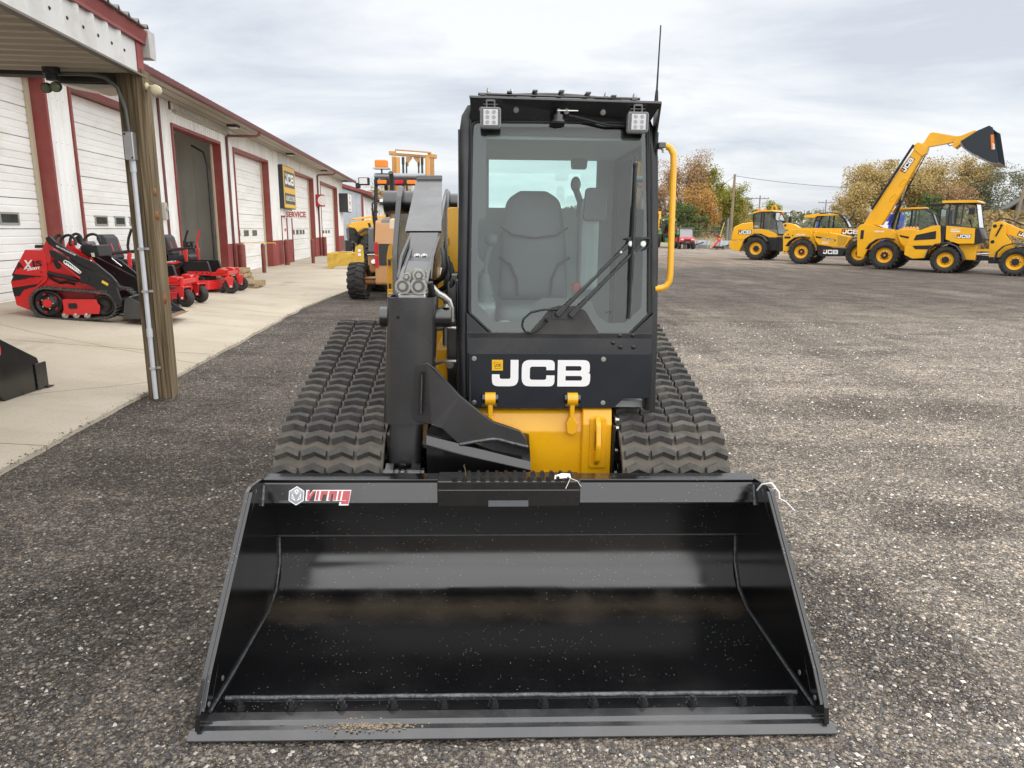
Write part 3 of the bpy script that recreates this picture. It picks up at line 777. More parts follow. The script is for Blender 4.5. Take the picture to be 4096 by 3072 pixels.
top = [(cx1 + .09, a, 3.325 + h) for a, h in pr] + [(.05, a, 3.50 + h) for a, h in pr]
nn = len(pr); rff.add(top, [(q, q + 1, nn + q + 1, nn + q) for q in range(nn - 1)])
ro = rff.build('roof_sheet', mat('canopy_roof', (.20, .19, .17), .6, var=.3, scale=6), can)
so = ro.modifiers.new('solid', 'SOLIDIFY'); so.thickness = .012
gq = fillet([(7.12, 3.36), (7.115, 3.17), (7.20, 3.13), (7.25, 3.34), (7.25, 3.37), (7.235, 3.37), (7.19, 3.15), (7.13, 3.19), (7.13, 3.36)], 0)
MB().prism([(cs1 + .02, 3.10), (cs1 + .15, 3.10), (cs1 + .165, 3.15), (cs1 + .165, 3.33), (cs1 + .02, 3.33)], 'x', .1, cx1 + .06).build('gutter', mat('old_gutter', (.44, .43, .41), .5, var=.15), can)
# ribbed soffit: lines run across from wall to yard
sv, z_ = [], cz
pr = []; y = -8.0
while y < 6.95:
    pr += [(y, 0), (y + .10, 0), (y + .125, -.022), (y + .165, -.022), (y + .19, 0)]; y += .19
sv = [(cx1 - .03, a, cz + .03 + h) for a, h in pr] + [(.05, a, cz + .03 + h) for a, h in pr]; nn = len(pr)
MB().add(sv, [(q, q + 1, nn + q + 1, nn + q) for q in range(nn - 1)]).build('soffit_sheet', mat('canopy_soffit', (.40, .36, .30), .5, var=.2, scale=2, stretch=(.25, 3, 1)), can)
MB().box(cx1 - .03, cx1 + .03, -8, 7.08, cz - .012, cz + .004).build('edge_angle', mat('edge_dark', (.16, .145, .125), .6), can)
MB().box(.05, 4.13, 7.02, 7.16, cz - .02, cz + .05).build('beam', mat('beam_dark', (.035, .03, .026), .7), can)
MB().box(.05, cx1 - .03, 6.95, 7.10, cz + .05, 3.30).build('end_panel', C_WHITE, can)
# conduit and junction box on the post
jb = MB().box(4.175, 4.255, 6.90, 6.985, 2.20, 2.44).build('junction_box', GALV, can, bevel=.006)
MB().bolt((4.19, 6.90, 2.42), (0, -1, 0), .006, .005).bolt((4.24, 6.90, 2.22), (0, -1, 0), .006, .005).build('screw', DARKM, jb)
MB().tube([(3.6, 6.90, cz - .03), (3.95, 6.92, cz - .02), (4.06, 6.94, cz - .04), (4.15, 6.95, cz - .12), (4.20, 6.955, cz - .30), (4.21, 6.955, 2.43)], .016, 8).build('flex_conduit', mat('flex_grey', (.10, .105, .10), .6), can)
PVC = mat('pvc_grey', (.60, .62, .66), .45, var=.05)
MB().tube([(4.215, 6.955, 2.22), (4.215, 6.955, 1.0), (4.213, 6.955, .0)], .021, 10).cyl((4.215, 6.955, .60), (4.215, 6.955, .68), .027, n=12).cyl((4.215, 6.955, 2.10), (4.215, 6.955, 2.2), .027, n=12).build('conduit', PVC, can)
for zz_ in (1.42, 1.03, .30):
    MB().box(4.19, 4.24, 6.925, 6.984, zz_ - .012, zz_ + .012).box(4.24, 4.275, 6.974, 6.984, zz_ - .012, zz_ + .012).build('pipe_strap', GALV, can, bevel=.004)
# lamps under the canopy
fl_ = bthing('floodlight', 'twin dark floodlight hanging under the canopy soffit', 'light', 3.66, 6.86, 2.945 * .32); fl_.scale = (.68, .68, .68)
FK = mat('lamp_black', (.022, .022, .022), .5)
MB().cyl((0, 0, 2.86), (0, 0, 2.945), .10, n=16).cyl((0, 0, 2.79), (0, 0, 2.86), .07, n=14).build('housing', FK, fl_)
for dx, dy in ((-.09, .02), (.06, -.06)):
    h = MB().lathe((dx, dy + .06, 2.72), (0.15, -1, -.25), [(.02, -.03), (.05, .0), (.062, .06), (.062, .11), (.055, .112)], 14).build('lamp_head', FK, fl_)
    MB().lathe((dx, dy + .06, 2.72), (0.15, -1, -.25), [(.054, .113), (.05, .118), (.001, .122)], 14).build('lens', mat('lens_green', (.16, .19, .12), .15), h)
wp = bthing('area_light', 'flat square wedge light with clear lens under the canopy corner', 'light', 3.92, 7.22)
MB().prism([(-.28, 2.97), (.26, 2.97), (.32, 2.86), (-.34, 2.86)], 'y', -.18, .16).build('housing', FK, wp, bevel=.01)
MB().prism([(-.32, 2.857), (.30, 2.857), (.0, 2.80)], 'y', -.16, .14).build('lens', mat('lens_white', (.55, .52, .45), .35), wp, bevel=.01)
cm = bthing('security_camera', 'small cream security camera on the timber post top', 'camera', 4.358, 7.05, 2.86 * .35); cm.scale = (.65, .65, .65)
CRM = mat('cream_plastic', (.55, .50, .33), .5, var=.1)
MB().lathe((0, 0, 2.83), (1, 0, 0), [(.055, 0), (.055, .02), (.03, .035), (.001, .036)], 14).tube([(.02, 0, 2.83), (.08, -.02, 2.83), (.12, -.05, 2.80)], .022, 8).build('mount', CRM, cm)
MB().lathe((.17, -.14, 2.77), (-.25, 1, .12), [(.001, -.02), (.06, -.02), (.07, .0), (.07, .14), (.055, .17), (.001, .175)], 14).build('body', CRM, cm)
# ================================================================ main compact track loader
BLK = mat('black_paint', (.004, .004, .0045), .20, ior=1.75, rvar=.05, scale=5, var=.25, dirt=(.02, .019, .018), damt=.3, dscale=5)
SAT = mat('satin_black', (.0045, .0047, .0053), .27, ior=1.85, rvar=.05, scale=4, var=.15)
NAVY = mat('cab_navy', (.006, .009, .016), .38, rvar=.05, scale=5)
CABG = mat('cab_grey', (.009, .0105, .0135), .36, rvar=.08, scale=4, var=.2, dirt=(.07, .068, .062), damt=.3, dscale=4)
YEL = mat('machine_yellow', (.80, .40, .006), .30, coat=.35, rvar=.08, scale=4, var=.05)
RUB = mat('track_rubber', (.060, .057, .053), .85, var=.3, scale=14, dirt=(.14, .125, .105), dscale=3.5, damt=.85, bump=.3, bscale=90, coord='World')
RUBB = mat('belt_dust', (.13, .115, .095), .9, var=.35, scale=6, dirt=(.06, .056, .05), dscale=5, damt=.7, coord='World')
BOOMG = mat('boom_grey', (.020, .0205, .0225), .30, ior=1.8, rvar=.06, scale=3, var=.2)
ZINC = mat('zinc', (.50, .50, .47), .28, metal=.9, var=.12, scale=25)
STEEL = mat('bare_steel', (.50, .50, .49), .38, metal=.85, var=.2, scale=20)
WHITE = mat('decal_white', (.85, .85, .85), .4)
DECY = mat('decal_yellow', (.82, .47, .01), .4)
HOSE = mat('hose_rubber', (.008, .008, .008), .55)
SEAT = mat('seat_vinyl', (.135, .146, .148), .6, bump=.1, bscale=120)
TRIM = mat('cab_trim', (.36, .395, .395), .65)
WELD = mat('weld_bead', (.11, .115, .12), .32, metal=.6, var=.5, scale=60, bump=.5, bscale=130)
WSH = glass('windshield', (.80, .90, .88), .012, .02)
RGL = glass('tinted_glass', (.86, .98, .95), .0, .02)
LO = Vector((0.0265, 2.0185, 0)); LR = rad(1.85)
ctl = thing('track_loader', 'black and yellow compact track loader with wide black bucket lowered to the gravel', 'loader', LO, LR)

# ---------------------------------------------------------------- bucket
bk = bpy.data.objects.new('bucket', None); COL.objects.link(bk); bk.parent = ctl
HW = 1.025
BKT = bpy.data.materials.new('bucket_paint'); BKT.use_nodes = True
def bucket_mat(m):
    nt = m.node_tree; N = nt.nodes; L = nt.links; b = N['Principled BSDF']
    b.inputs['IOR'].default_value = 1.75
    tc = N.new('ShaderNodeTexCoord'); sp = N.new('ShaderNodeSeparateXYZ'); L.new(tc.outputs['Object'], sp.inputs[0])
    n = N.new('ShaderNodeTexNoise'); n.inputs['Scale'].default_value = 5; n.inputs['Detail'].default_value = 7; L.new(tc.outputs['Object'], n.inputs['Vector'])
    # dust lying in the crease between floor and back
    dy = N.new('ShaderNodeMath'); dy.operation = 'SUBTRACT'; dy.inputs[1].default_value = .77; L.new(sp.outputs[1], dy.inputs[0])
    ab = N.new('ShaderNodeMath'); ab.operation = 'ABSOLUTE'; L.new(dy.outputs[0], ab.inputs[0])
    nn_ = N.new('ShaderNodeMath'); nn_.operation = 'MULTIPLY_ADD'; nn_.inputs[1].default_value = -.22; nn_.inputs[2].default_value = .17; L.new(n.outputs['Fac'], nn_.inputs[0])
    ad = N.new('ShaderNodeMath'); ad.operation = 'ADD'; zz0 = N.new('ShaderNodeMath'); zz0.operation = 'MULTIPLY_ADD'; zz0.inputs[1].default_value = 1.6; L.new(sp.outputs[2], zz0.inputs[0]); L.new(ab.outputs[0], zz0.inputs[2]); L.new(zz0.outputs[0], ad.inputs[0]); L.new(nn_.outputs[0], ad.inputs[1])
    mr = N.new('ShaderNodeMapRange'); mr.interpolation_type = 'SMOOTHSTEP'; mr.inputs[1].default_value = .26; mr.inputs[2].default_value = .10; mr.inputs[4].default_value = .33; L.new(ad.outputs[0], mr.inputs[0])
    # grit specks
    v = N.new('ShaderNodeTexVoronoi'); v.inputs['Scale'].default_value = 105; L.new(tc.outputs['Object'], v.inputs['Vector'])
    n2 = N.new('ShaderNodeTexNoise'); n2.inputs['Scale'].default_value = 2.6; n2.inputs['Detail'].default_value = 4; L.new(tc.outputs['Object'], n2.inputs['Vector'])
    sc_ = N.new('ShaderNodeSeparateColor'); L.new(v.outputs['Color'], sc_.inputs[0])
    t1 = N.new('ShaderNodeMath'); t1.operation = 'LESS_THAN'; t1.inputs[1].default_value = .15; L.new(v.outputs['Distance'], t1.inputs[0])
    t2 = N.new('ShaderNodeMath'); t2.operation = 'MULTIPLY_ADD'; t2.inputs[1].default_value = .9; t2.inputs[2].default_value = -.32; L.new(n2.outputs['Fac'], t2.inputs[0])
    t3 = N.new('ShaderNodeMath'); t3.operation = 'LESS_THAN'; L.new(sc_.outputs[0], t3.inputs[0]); L.new(t2.outputs[0], t3.inputs[1])
    t4 = N.new('ShaderNodeMath'); t4.operation = 'MULTIPLY'; L.new(t1.outputs[0], t4.inputs[0]); L.new(t3.outputs[0], t4.inputs[1])
    m1 = N.new('ShaderNodeMixRGB'); m1.inputs[1].default_value = (.0045, .0047, .0052, 1); m1.inputs[2].default_value = (.115, .085, .055, 1); L.new(mr.outputs[0], m1.inputs[0])
    m2 = N.new('ShaderNodeMixRGB'); m2.inputs[2].default_value = (.34, .31, .26, 1); L.new(t4.outputs[0], m2.inputs[0]); L.new(m1.outputs[0], m2.inputs[1])
    L.new(m2.outputs[0], b.inputs['Base Color'])
    r = N.new('ShaderNodeMapRange'); r.inputs[1].default_value = .3; r.inputs[2].default_value = .7; r.inputs[3].default_value = .12; r.inputs[4].default_value = .21; L.new(n.outputs['Fac'], r.inputs[0])
    rm_ = N.new('ShaderNodeMath'); rm_.operation = 'MULTIPLY_ADD'; rm_.inputs[1].default_value = .6; L.new(mr.outputs[0], rm_.inputs[0]); L.new(r.outputs[0], rm_.inputs[2])
    L.new(rm_.outputs[0], b.inputs['Roughness'])
    cw = N.new('ShaderNodeMapRange'); cw.inputs[1].default_value = 0; cw.inputs[2].default_value = .5; cw.inputs[3].default_value = .3; cw.inputs[4].default_value = 0; L.new(mr.outputs[0], cw.inputs[0]); L.new(cw.outputs[0], b.inputs['Coat Weight']) if False else None
bucket_mat(BKT)
prof = [(.16, .034), (.74, .034), (.80, .044), (.855, .070), (.90, .112), (.93, .165), (.945, .225), (.95, .29)]
back = [(.95, .29), (.945, .37), (.925, .45), (.895, .49)]
def shell(pts, th, x0, x1, mi=0):
    b = MB(); k = len(pts); ring = []
    out = []
    for i, p in enumerate(pts):
        a = Vector(pts[min(i + 1, k - 1)]) - Vector(pts[max(i - 1, 0)]); nrm = Vector((a.y, -a.x)).normalized()
        out.append((p[0] + nrm.x * th, p[1] + nrm.y * th))
    rr_ = lambda L_: [[(x, q[0], q[1]) for q in L_] for x in (x0, x1)]
    b.loft(rr_(pts), 0, True, False, False); b.loft(rr_(out), 0, True, False, False)
    for x in (x0, x1): b.add([(x, q[0], q[1]) for q in list(pts) + out[::-1]], [list(range(2 * k))])
    for i in (0, -1): b.add([(x, q[0], q[1]) for x, q in ((x0, pts[i]), (x1, pts[i]), (x1, out[i]), (x0, out[i]))], [(0, 1, 2, 3)])
    return b
shell(prof, .012, -HW, HW).build('floor_shell', BKT, bk, recalc=False)
shell(back, .012, -HW, HW).build('back_plate', BKT, bk, recalc=False)
# top tube
tp = fillet([(.788, .592), (.798, .602), (.90, .602), (.90, .48), (.752, .508)], [.006, .006, .01, .01, .02], 4)
MB().prism(tp, 'x', -HW, HW).build('top_tube', BKT, bk)
MB().box(-HW, HW, .790, .83, .598, .611).build('lip_bar', BKT, bk, bevel=.003)
# step plate with teeth
sp_ = MB()
fx0, fx1 = -.305, .285
sp_.add([(fx0, .742, .584), (fx1, .742, .584), (fx1, .744, .510), (fx0, .744, .510), (fx0, .757, .584), (fx1, .757, .584), (fx1, .759, .510), (fx0, .759, .510)], [(0, 1, 2, 3), (7, 6, 5, 4), (0, 4, 5, 1), (1, 5, 6, 2), (2, 6, 7, 3), (3, 7, 4, 0)])
sp_.box(fx0, fx1, .742, .86, .582, .620)
st = sp_.build('step_plate', SAT, bk, bevel=.004)
for r_, (yy_, off, zz_) in enumerate(((.742, .0, .620), (.815, .018, .620))):
    for i in range(13):
        x = -.245 + i * .0385 + off
        MB().prism([(x, zz_ - .003), (x + .006, zz_ + .016), (x + .018, zz_ + .016), (x + .024, zz_ - .003)], 'y', yy_, yy_ + .016).build('tooth', SAT, st)
MB().box(-.095, .07, .7405, .757, .5105, .536).build('hand_slot', mat('slot_grey', (.13, .135, .145), .4), st)
# side plates
side = fillet([(.015, .03), (.03, .085), (.10, .17), (.62, .622), (.66, .630), (.79, .614), (.905, .575), (.962, .45), (.962, .24), (.93, .12), (.84, .045), (.74, .022), (.06, .022)], [.005, .01, .1, .02, .01, .02, .03, .04, .05, .05, .05, .05, .01], 3)
for s_, nm in ((-1, 'l'), (1, 'r')):
    MB().prism(side, 'x', s_ * HW, s_ * (HW + .016)).build('side_plate', BKT, bk, bevel=.002, seg=1)
    # reinforcing cheek plate along the front edge, with its weld
    e0 = [(.03, .085), (.11, .175), (.62, .618), (.68, .618), (.17, .165), (.09, .07)]
    ch = MB().prism(fillet(e0, .012, 2), 'x', s_ * (HW - .012), s_ * (HW + .001)).build('cheek_plate', BKT, bk, bevel=.002, seg=1)
    MB().tube([(s_ * (HW - .004), .685, .605), (s_ * (HW - .004), .43, .405), (s_ * (HW - .004), .185, .172), (s_ * (HW - .004), .115, .085)], .0055, 6).build('weld', WELD, bk)
    MB().tube([(s_ * (HW - .003), a, b + .004) for a, b in ((.10, .04), (.3, .036), (.74, .037), (.855, .073), (.93, .168), (.947, .28))], .006, 6).build('weld', WELD, bk)
    MB().tube([(s_ * (HW - .003), .785, .588), (s_ * (HW - .003), .752, .510)], .008, 6).build('weld', WELD, bk)
    for hy, hz in ((.20, .10), (.075, .09)):
        MB().cyl((s_ * (HW - .0135), hy, hz), (s_ * (HW - .0105), hy, hz), .009, n=12).build('hole', STEEL, bk)
# cutting edges: bolt-on edge in front of the base edge
EDGE = mat('edge_paint', (.026, .027, .029), .22, ior=1.85, var=.35, scale=7, dirt=(.075, .064, .056), dscale=3.2, damt=.4, rvar=.1)
W2 = 1.065
MB().prism([(.045, .020), (.062, .036), (.106, .036), (.106, .012), (.045, .010)], 'x', -1.045, 1.045).build('base_edge', EDGE, bk, bevel=.002)
MB().prism([(.1065, .012), (.1065, .0355), (.178, .0345), (.178, .012)], 'x', -1.024, 1.024).build('dark_reflection', BKT, bk)  # rear half of base edge, black paints in the dark bucket's reflection
ce = MB().add([(-W2, .0, .004), (W2, .0, .004), (W2, .0, .010), (-W2, .0, .010), (-W2, .028, .026), (W2, .028, .026), (W2 - .02, .058, .026), (-W2 + .02, .058, .026), (-W2 + .02, .058, .004), (W2 - .02, .058, .004)],
              [(0, 1, 2, 3), (3, 2, 5, 4), (4, 5, 6, 7), (7, 6, 9, 8), (8, 9, 1, 0), (1, 9, 6, 5, 2), (8, 0, 3, 4, 7)])
ce.build('cutting_edge', EDGE, bk, bevel=.0015)
for s_ in (-1, 1): MB().box(s_ * 1.0, s_ * 1.055, .055, .13, .005, .034).build('edge_ear', EDGE, bk)
MB().tube([(x, .178 + .003 * mnoise.noise(Vector((x * 9, 0, 0))), .037) for x in np.linspace(-1.0, 1.0, 60)], .0085, 6).build('weld', WELD, bk)
MB().tube([(x, .95, .29) for x in np.linspace(-HW, HW, 8)], .005, 5).build('weld', mat('weld_dull', (.05, .05, .05), .35, var=.4, scale=40), bk)
BOLT = mat('edge_bolt', (.07, .071, .074), .25, metal=.8)
for i in range(12):
    x = -.935 + i * (1.89 / 11)
    MB().cyl((x, .125, .036), (x, .125, .040), .019, n=16).cyl((x, .125, .040), (x, .125, .056), .0155, n=6, smooth=False).cyl((x, .125, .056), (x, .125, .066), .0085, n=10).build('bolt', BOLT, bk, bevel=.0015, seg=1)
# clump of mud and gravel on the edge
mud = MB()
random.seed(5)
for i in range(300):
    x = -.50 + random.gauss(0, .075); y = .040 + random.gauss(0, .011); s_ = random.uniform(.0014, .0045)
    mud.ball((x, y, (.027 if y < .06 else .036) + s_ * .25), s_, 5, 3, sq=(1.5, 1.2, .5))
tag(mud.build('mud', mat('mud', (.26, .205, .145), .95, var=.4, scale=60), bk), kind='stuff')
# maker's decal
dc = MB()
O_ = Vector((-.925, .748, .535)); dn = Vector((0, -.92, .39)).normalized()
def on_tube(x, t): return Vector((x, .752 + (t - .508) * (.036 / .084) - .0030, t - .002))
def quad2(b, pts, mi, lift): b.add([on_tube(x, z) + dn * lift for x, z in pts], [list(range(len(pts)))], mi)
hx, hz, hr = -.885, .551, .036
hk = .036 / .046
hexp = lambda r: [(hx + r * math.sin(PI / 3 * i) * 1.0, hz + r * math.cos(PI / 3 * i)) for i in range(6)]
quad2(dc, hexp(hr), 0, .0005)
quad2(dc, hexp(hr * .89), 1, .001)
c0 = (hx, hz + .004 * hk)
quad2(dc, [(hx - .038 * hk, hz + .018 * hk), (hx, hz + .040 * hk), (hx + .038 * hk, hz + .018 * hk), c0], 2, .0014)
for s_ in (-1, 1):
    tri = [(hx + s_ * .024 * hk, hz + .014 * hk), (hx + s_ * .024 * hk, hz - .014 * hk), (hx + s_ * .002 * hk, hz - .026 * hk)]
    quad2(dc, tri, 0, .0018); quad2(dc, [(hx + s_ * .0205 * hk, hz + .0 * hk), (hx + s_ * .0205 * hk, hz - .011 * hk), (hx + s_ * .010 * hk, hz - .016 * hk)], 1, .0022)
quad2(dc, [(hx - .012 * hk, hz + .024 * hk), (hx, hz + .032 * hk), (hx + .012 * hk, hz + .024 * hk), (hx, hz + .004 * hk)], 0, .0018)
quad2(dc, [(hx - .005 * hk, hz + .022 * hk), (hx, hz + .026 * hk), (hx + .005 * hk, hz + .022 * hk), (hx, hz + .014 * hk)], 1, .0022)
uy = (on_tube(0, .6) - on_tube(0, .5)).normalized()
for lift, mi, gr in ((.0006, 0, .006), (.0014, 3, 0)):
    sk = lambda pts, x0, wd: [(x0 + (p[0] + .18 * p[1]) * wd, .534 + .035 * p[1]) for p in pts]
    L_ = [('v', [(0, 1), (.35, 1), (.42, .45), (.75, 1), (1.1, 1), (.5, 0), (.12, 0)], .0285), ('i', [(0, 0), (0, 1), (.38, 1), (.38, 0)], .0285), ('r', [(0, 0), (0, 1), (1.1, 1), (1.1, .6), (.4, .6), (.4, 0)], .0255),
          ('n', [(0, 0), (0, 1), (1.1, 1), (1.1, 0), (.72, 0), (.72, .68), (.38, .68), (.38, 0)], .029), ('i', [(0, 0), (0, 1), (.38, 1), (.38, 0)], .0285), ('g', [(0, .0), (0, 1), (1.0, 1), (1.0, -.42), (0, -.42), (0, -.1), (.6, -.1), (.6, .0)], .030)]
    x = -.845
    for nm, pts, wd in L_:
        wid = max(p[0] for p in pts) * wd
        cxm = x + wid / 2; czm = .551
        pp = sk(pts, x, wd)
        if gr:
            pp = [(cxm + .01 + (a - cxm - .01) * 1.30, czm - .004 + (b - czm + .004) * (1 + gr * 28)) for a, b in pp]
        quad2(dc, pp, mi, lift)
        x += wid + .0065
dc.build('decal', [WHITE, mat('decal_grey', (.30, .31, .34), .4), mat('decal_grey2', (.42, .43, .46), .4), mat('decal_red', (.50, .09, .10), .4)], bk, recalc=False)
# cable tie and tag at the right cheek, paper scrap on the step
TIE = mat('cable_tie', (.85, .85, .85), .5)
MB().tube([(HW - .02, .70, .595), (HW - .015, .67, .632), (HW + .02, .66, .642), (HW + .045, .64, .61), (HW + .045, .63, .585)], .0035, 6).tube([(HW + .045, .63, .588), (HW + .07, .62, .575), (HW + .10, .60, .545)], .0025, 5).build('cable_tie', TIE, bk)
MB().add([(.175, .738, .631), (.20, .752, .628), (.225, .738, .636), (.245, .75, .632), (.245, .79, .636), (.21, .785, .640), (.18, .775, .633)], [(0, 1, 6), (1, 2, 5, 6), (2, 3, 4, 5)]).tube([(.24, .745, .628), (.228, .734, .605), (.222, .732, .592)], .0016, 5).tube([(.24, .745, .632), (.27, .737, .623), (.285, .735, .60)], .0014, 5).build('paper_scrap', TIE, bk)
MB().tube([(-.19, .80, .620), (-.192, .80, .65), (-.198, .80, .67), (-.192, .80, .673)], [.003, .003, .0025, .001], 5).build('twig', mat('twig', (.12, .07, .03), .9), bk)

# ---------------------------------------------------------------- tracks
def hull(points):
    P = sorted(set(points))
    def half(Q):
        h = []
        for p in Q:
            while len(h) >= 2 and (h[-1][0] - h[-2][0]) * (p[1] - h[-2][1]) - (h[-1][1] - h[-2][1]) * (p[0] - h[-2][0]) <= 0: h.pop()
            h.append(p)
        return h
    a = half(P); b = half(P[::-1]); return a[:-1] + b[:-1]
def circ(c, r, n=40): return [(round(c[0] + r * math.cos(2 * PI * i / n), 5), round(c[1] + r * math.sin(2 * PI * i / n), 5)) for i in range(n)]
LUG = .034
def track_path(circles, step):
    """resampled outer belt line (y, z) with outward normals"""
    H = hull(sum([circ(c, r) for c, r in circles], []))
    seg = []; tot = 0
    for i in range(len(H)):
        a, b = Vector(H[i]), Vector(H[(i + 1) % len(H)]); seg.append((tot, a, b)); tot += (b - a).length
    n = int(round(tot / step)); res = []
    for k in range(n):
        d = tot * k / n
        for t0, a, b in reversed(seg):
            if d >= t0:
                u = (b - a).normalized(); p = a + u * (d - t0); break
        res.append((p, u))
    return res
TC = [((1.30, .42), .31), ((2.52, .69), .33), ((1.50, .13), .128), ((1.85, .13), .128), ((2.2, .13), .128)]
belt = track_path(TC, .05); rows = track_path(TC, .078)
def tread_mesh(w, flip):
    """one zig-zag bar of four blocks on a low base"""
    b = MB(); n = 4; bw_ = w / n
    h0, h1 = 0.004, LUG
    zig = lambda x: .017 * (1 if int(round(x / (w / 8))) % 2 == 0 else -1)
    xs_ = [(-w / 2 + i * w / 8) for i in range(9)]
    fz = lambda i: (.011 if i % 2 == 0 else -.011)
    for i in range(8):
        gl = .0085 if i % 2 == 0 else 0; gr_ = .0085 if i % 2 == 1 else 0
        xa, xb = xs_[i] + gl, xs_[i + 1] - gr_
        ta, tb = fz(i), fz(i + 1)
        th = .0225; tt = .0145
        b.hexa([(xa, ta - th, 0), (xb, tb - th, 0), (xb, tb + th, 0), (xa, ta + th, 0), (xa, ta - tt, h1), (xb, tb - tt, h1), (xb, tb + tt, h1), (xa, ta + tt, h1)])
    me_o = b.build('tread_bar', RUB, None)
    me = me_o.data; bpy.data.objects.remove(me_o); return me
def make_track(xc, w, parent):
    tr = bpy.data.objects.new('track', None); COL.objects.link(tr); tr.parent = parent
    rings = []
    for p, u in belt:
        nrm = Vector((u.y, -u.x))
        q = p - nrm * .028
        rings.append([(xc - w / 2, p.x, p.y), (xc + w / 2, p.x, p.y), (xc + w / 2, q.x, q.y), (xc - w / 2, q.x, q.y)])
    rings.append(rings[0])
    MB().loft(rings, 0, False, False).build('belt', RUBB, tr)
    ms = (tread_mesh(w - .004, False), tread_mesh(w - .004, True))
    for k, (p, u) in enumerate(rows):
        nrm = Vector((u.y, -u.x))
        o = bpy.data.objects.new('tread_bar', ms[k % 2]); COL.objects.link(o); o.parent = tr
        M = Matrix(((1, 0, 0, xc), (0, u.x, nrm.x, p.x - nrm.x * .003), (0, u.y, nrm.y, p.y - nrm.y * .003), (0, 0, 0, 1)))
        # keep it right handed: x, travel, outward
        M = Matrix(((1, 0, 0, xc), (0, u.x, nrm.x, p.x - nrm.x * .003), (0, u.y, nrm.y, p.y - nrm.y * .003), (0, 0, 0, 1)))
        if M.to_3x3().determinant() < 0: M[0][0] = -1
        o.matrix_local = M
    for (c, r) in TC:
        rr = r - .035
        wh = MB()
        for dx in (-.10, .10): wh.cyl((xc + dx - .04, c[0], c[1]), (xc + dx + .04, c[0], c[1]), rr, n=24)
        wh.cyl((xc - .2, c[0], c[1]), (xc + .2, c[0], c[1]), rr * .35, n=14)
        wh.build('roller', SAT, tr)
    s_ = 1 if xc > 0 else -1
    MB().box(xc - .08, xc + .08, 1.35, 2.45, .24, .46).build('track_frame', SAT, tr, bevel=.02)
    return tr
make_track(-.815, .490, ctl); make_track(.760, .490, ctl)

# ---------------------------------------------------------------- chassis
MB().box(-.54, .49, 1.26, 2.9, .20, .62).build('chassis', SAT, ctl, bevel=.02)
MB().box(-.56, -.50, 1.1, 1.9, .25, .72).build('chassis_side', SAT, ctl, bevel=.01)
MB().box(.485, .50, 1.16, 1.9, .25, .74).build('chassis_side', SAT, ctl, bevel=.004)
for by, bz in ((1.19, .72), (1.19, .61), (1.19, .50), (1.19, .76)):
    MB().bolt((.50, by, bz), (1, 0, 0), .010, .016).build('bolt', ZINC, ctl)
yt = fillet([(1.20, .42), (1.20, .70), (1.225, .795), (1.45, .80), (1.45, .42)], [.01, .05, .03, .02, .01], 5)
ft = MB().prism(yt, 'x', -.34, .345).build('front_tube', YEL, ctl, bevel=.004)
yc = fillet([(1.178, .42), (1.178, .74), (1.20, .812), (1.45, .815), (1.45, .42)], [.01, .02, .02, .02, .01], 4)
ec = MB().prism(yc, 'x', .345, .482).build('end_cap', YEL, ctl, bevel=.005)
MB().tube([(.347, 1.195, .43), (.347, 1.195, .70), (.347, 1.215, .79)], .007, 6).build('weld', YEL, ec)
MB().prism(fillet([(.378, .53), (.455, .53), (.455, .775), (.378, .775)], .012, 3), 'y', 1.168, 1.180).build('eye_pad', YEL, ec, bevel=.003)
eye = fillet([(1.17, .545), (1.125, .575), (1.105, .65), (1.125, .755), (1.17, .785)], [.0, .03, .06, .04, 0], 4)
MB().prism(eye, 'x', .400, .424).build('tie_down_eye', YEL, ec, bevel=.006)
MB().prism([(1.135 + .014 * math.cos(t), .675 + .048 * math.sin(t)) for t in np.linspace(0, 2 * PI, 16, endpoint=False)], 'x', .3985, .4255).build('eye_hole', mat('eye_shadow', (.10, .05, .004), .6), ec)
MB().bolt((.175, 1.20, .49), (0, -1, 0), .012, .008).build('plug', YEL, ft)
for hx_ in (-.088, .293):
    hg = MB().cyl((hx_ - .024, 1.185, .862), (hx_ + .024, 1.185, .862), .030, n=18)
    hg.prism(fillet([(hx_ - .012, .845), (hx_ + .012, .845), (hx_ + .010, .78), (hx_ + .026, .745), (hx_ + .022, .70), (hx_, .690), (hx_ - .022, .70), (hx_ - .026, .745), (hx_ - .010, .78)], .006, 2), 'y', 1.170, 1.215)
    hg.build('hinge_lug', YEL, ctl, bevel=.004)
    MB().cyl((hx_ - .036, 1.19, .862), (hx_ + .036, 1.19, .862), .026, n=16).build('hinge_pin', SAT, ctl)

# ---------------------------------------------------------------- cab
CB = bpy.data.objects.new('cab', None); COL.objects.link(CB); CB.parent = ctl
def cy(z): return 1.2 + .10 * (z - 1.08) / 1.07              # front plane leans back
def cp(x, z, off=0.0): return (x, cy(z) - off, z)
plate = [(-.189, 1.074), (.646, 1.076), (.652, .866), (.534, .864), (.488, .818), (.330, .818), (.330, .884), (.262, .884), (.262, .818), (-.056, .818), (-.056, .884), (-.126, .884), (-.126, .818), (-.190, .818)]
pl = MB().prism(fillet(plate, [.004] * 6 + [.006] * 8, 2), 'y', 1.186, 1.197).build('front_plate', NAVY, ctl, bevel=.002, seg=1)
for bx, bz in ((-.162, 1.051), (.432, 1.05), (-.163, .845), (.437, .844)): MB().bolt((bx, 1.186, bz), (0, -1, 0), .0075, .008).build('bolt', ZINC, pl)
MB().decal('jcb', (-.081, 1.1852, .921), (1, 0, 0), (0, 0, 1), .124, w=.454).build('logo', WHITE, pl, recalc=False)
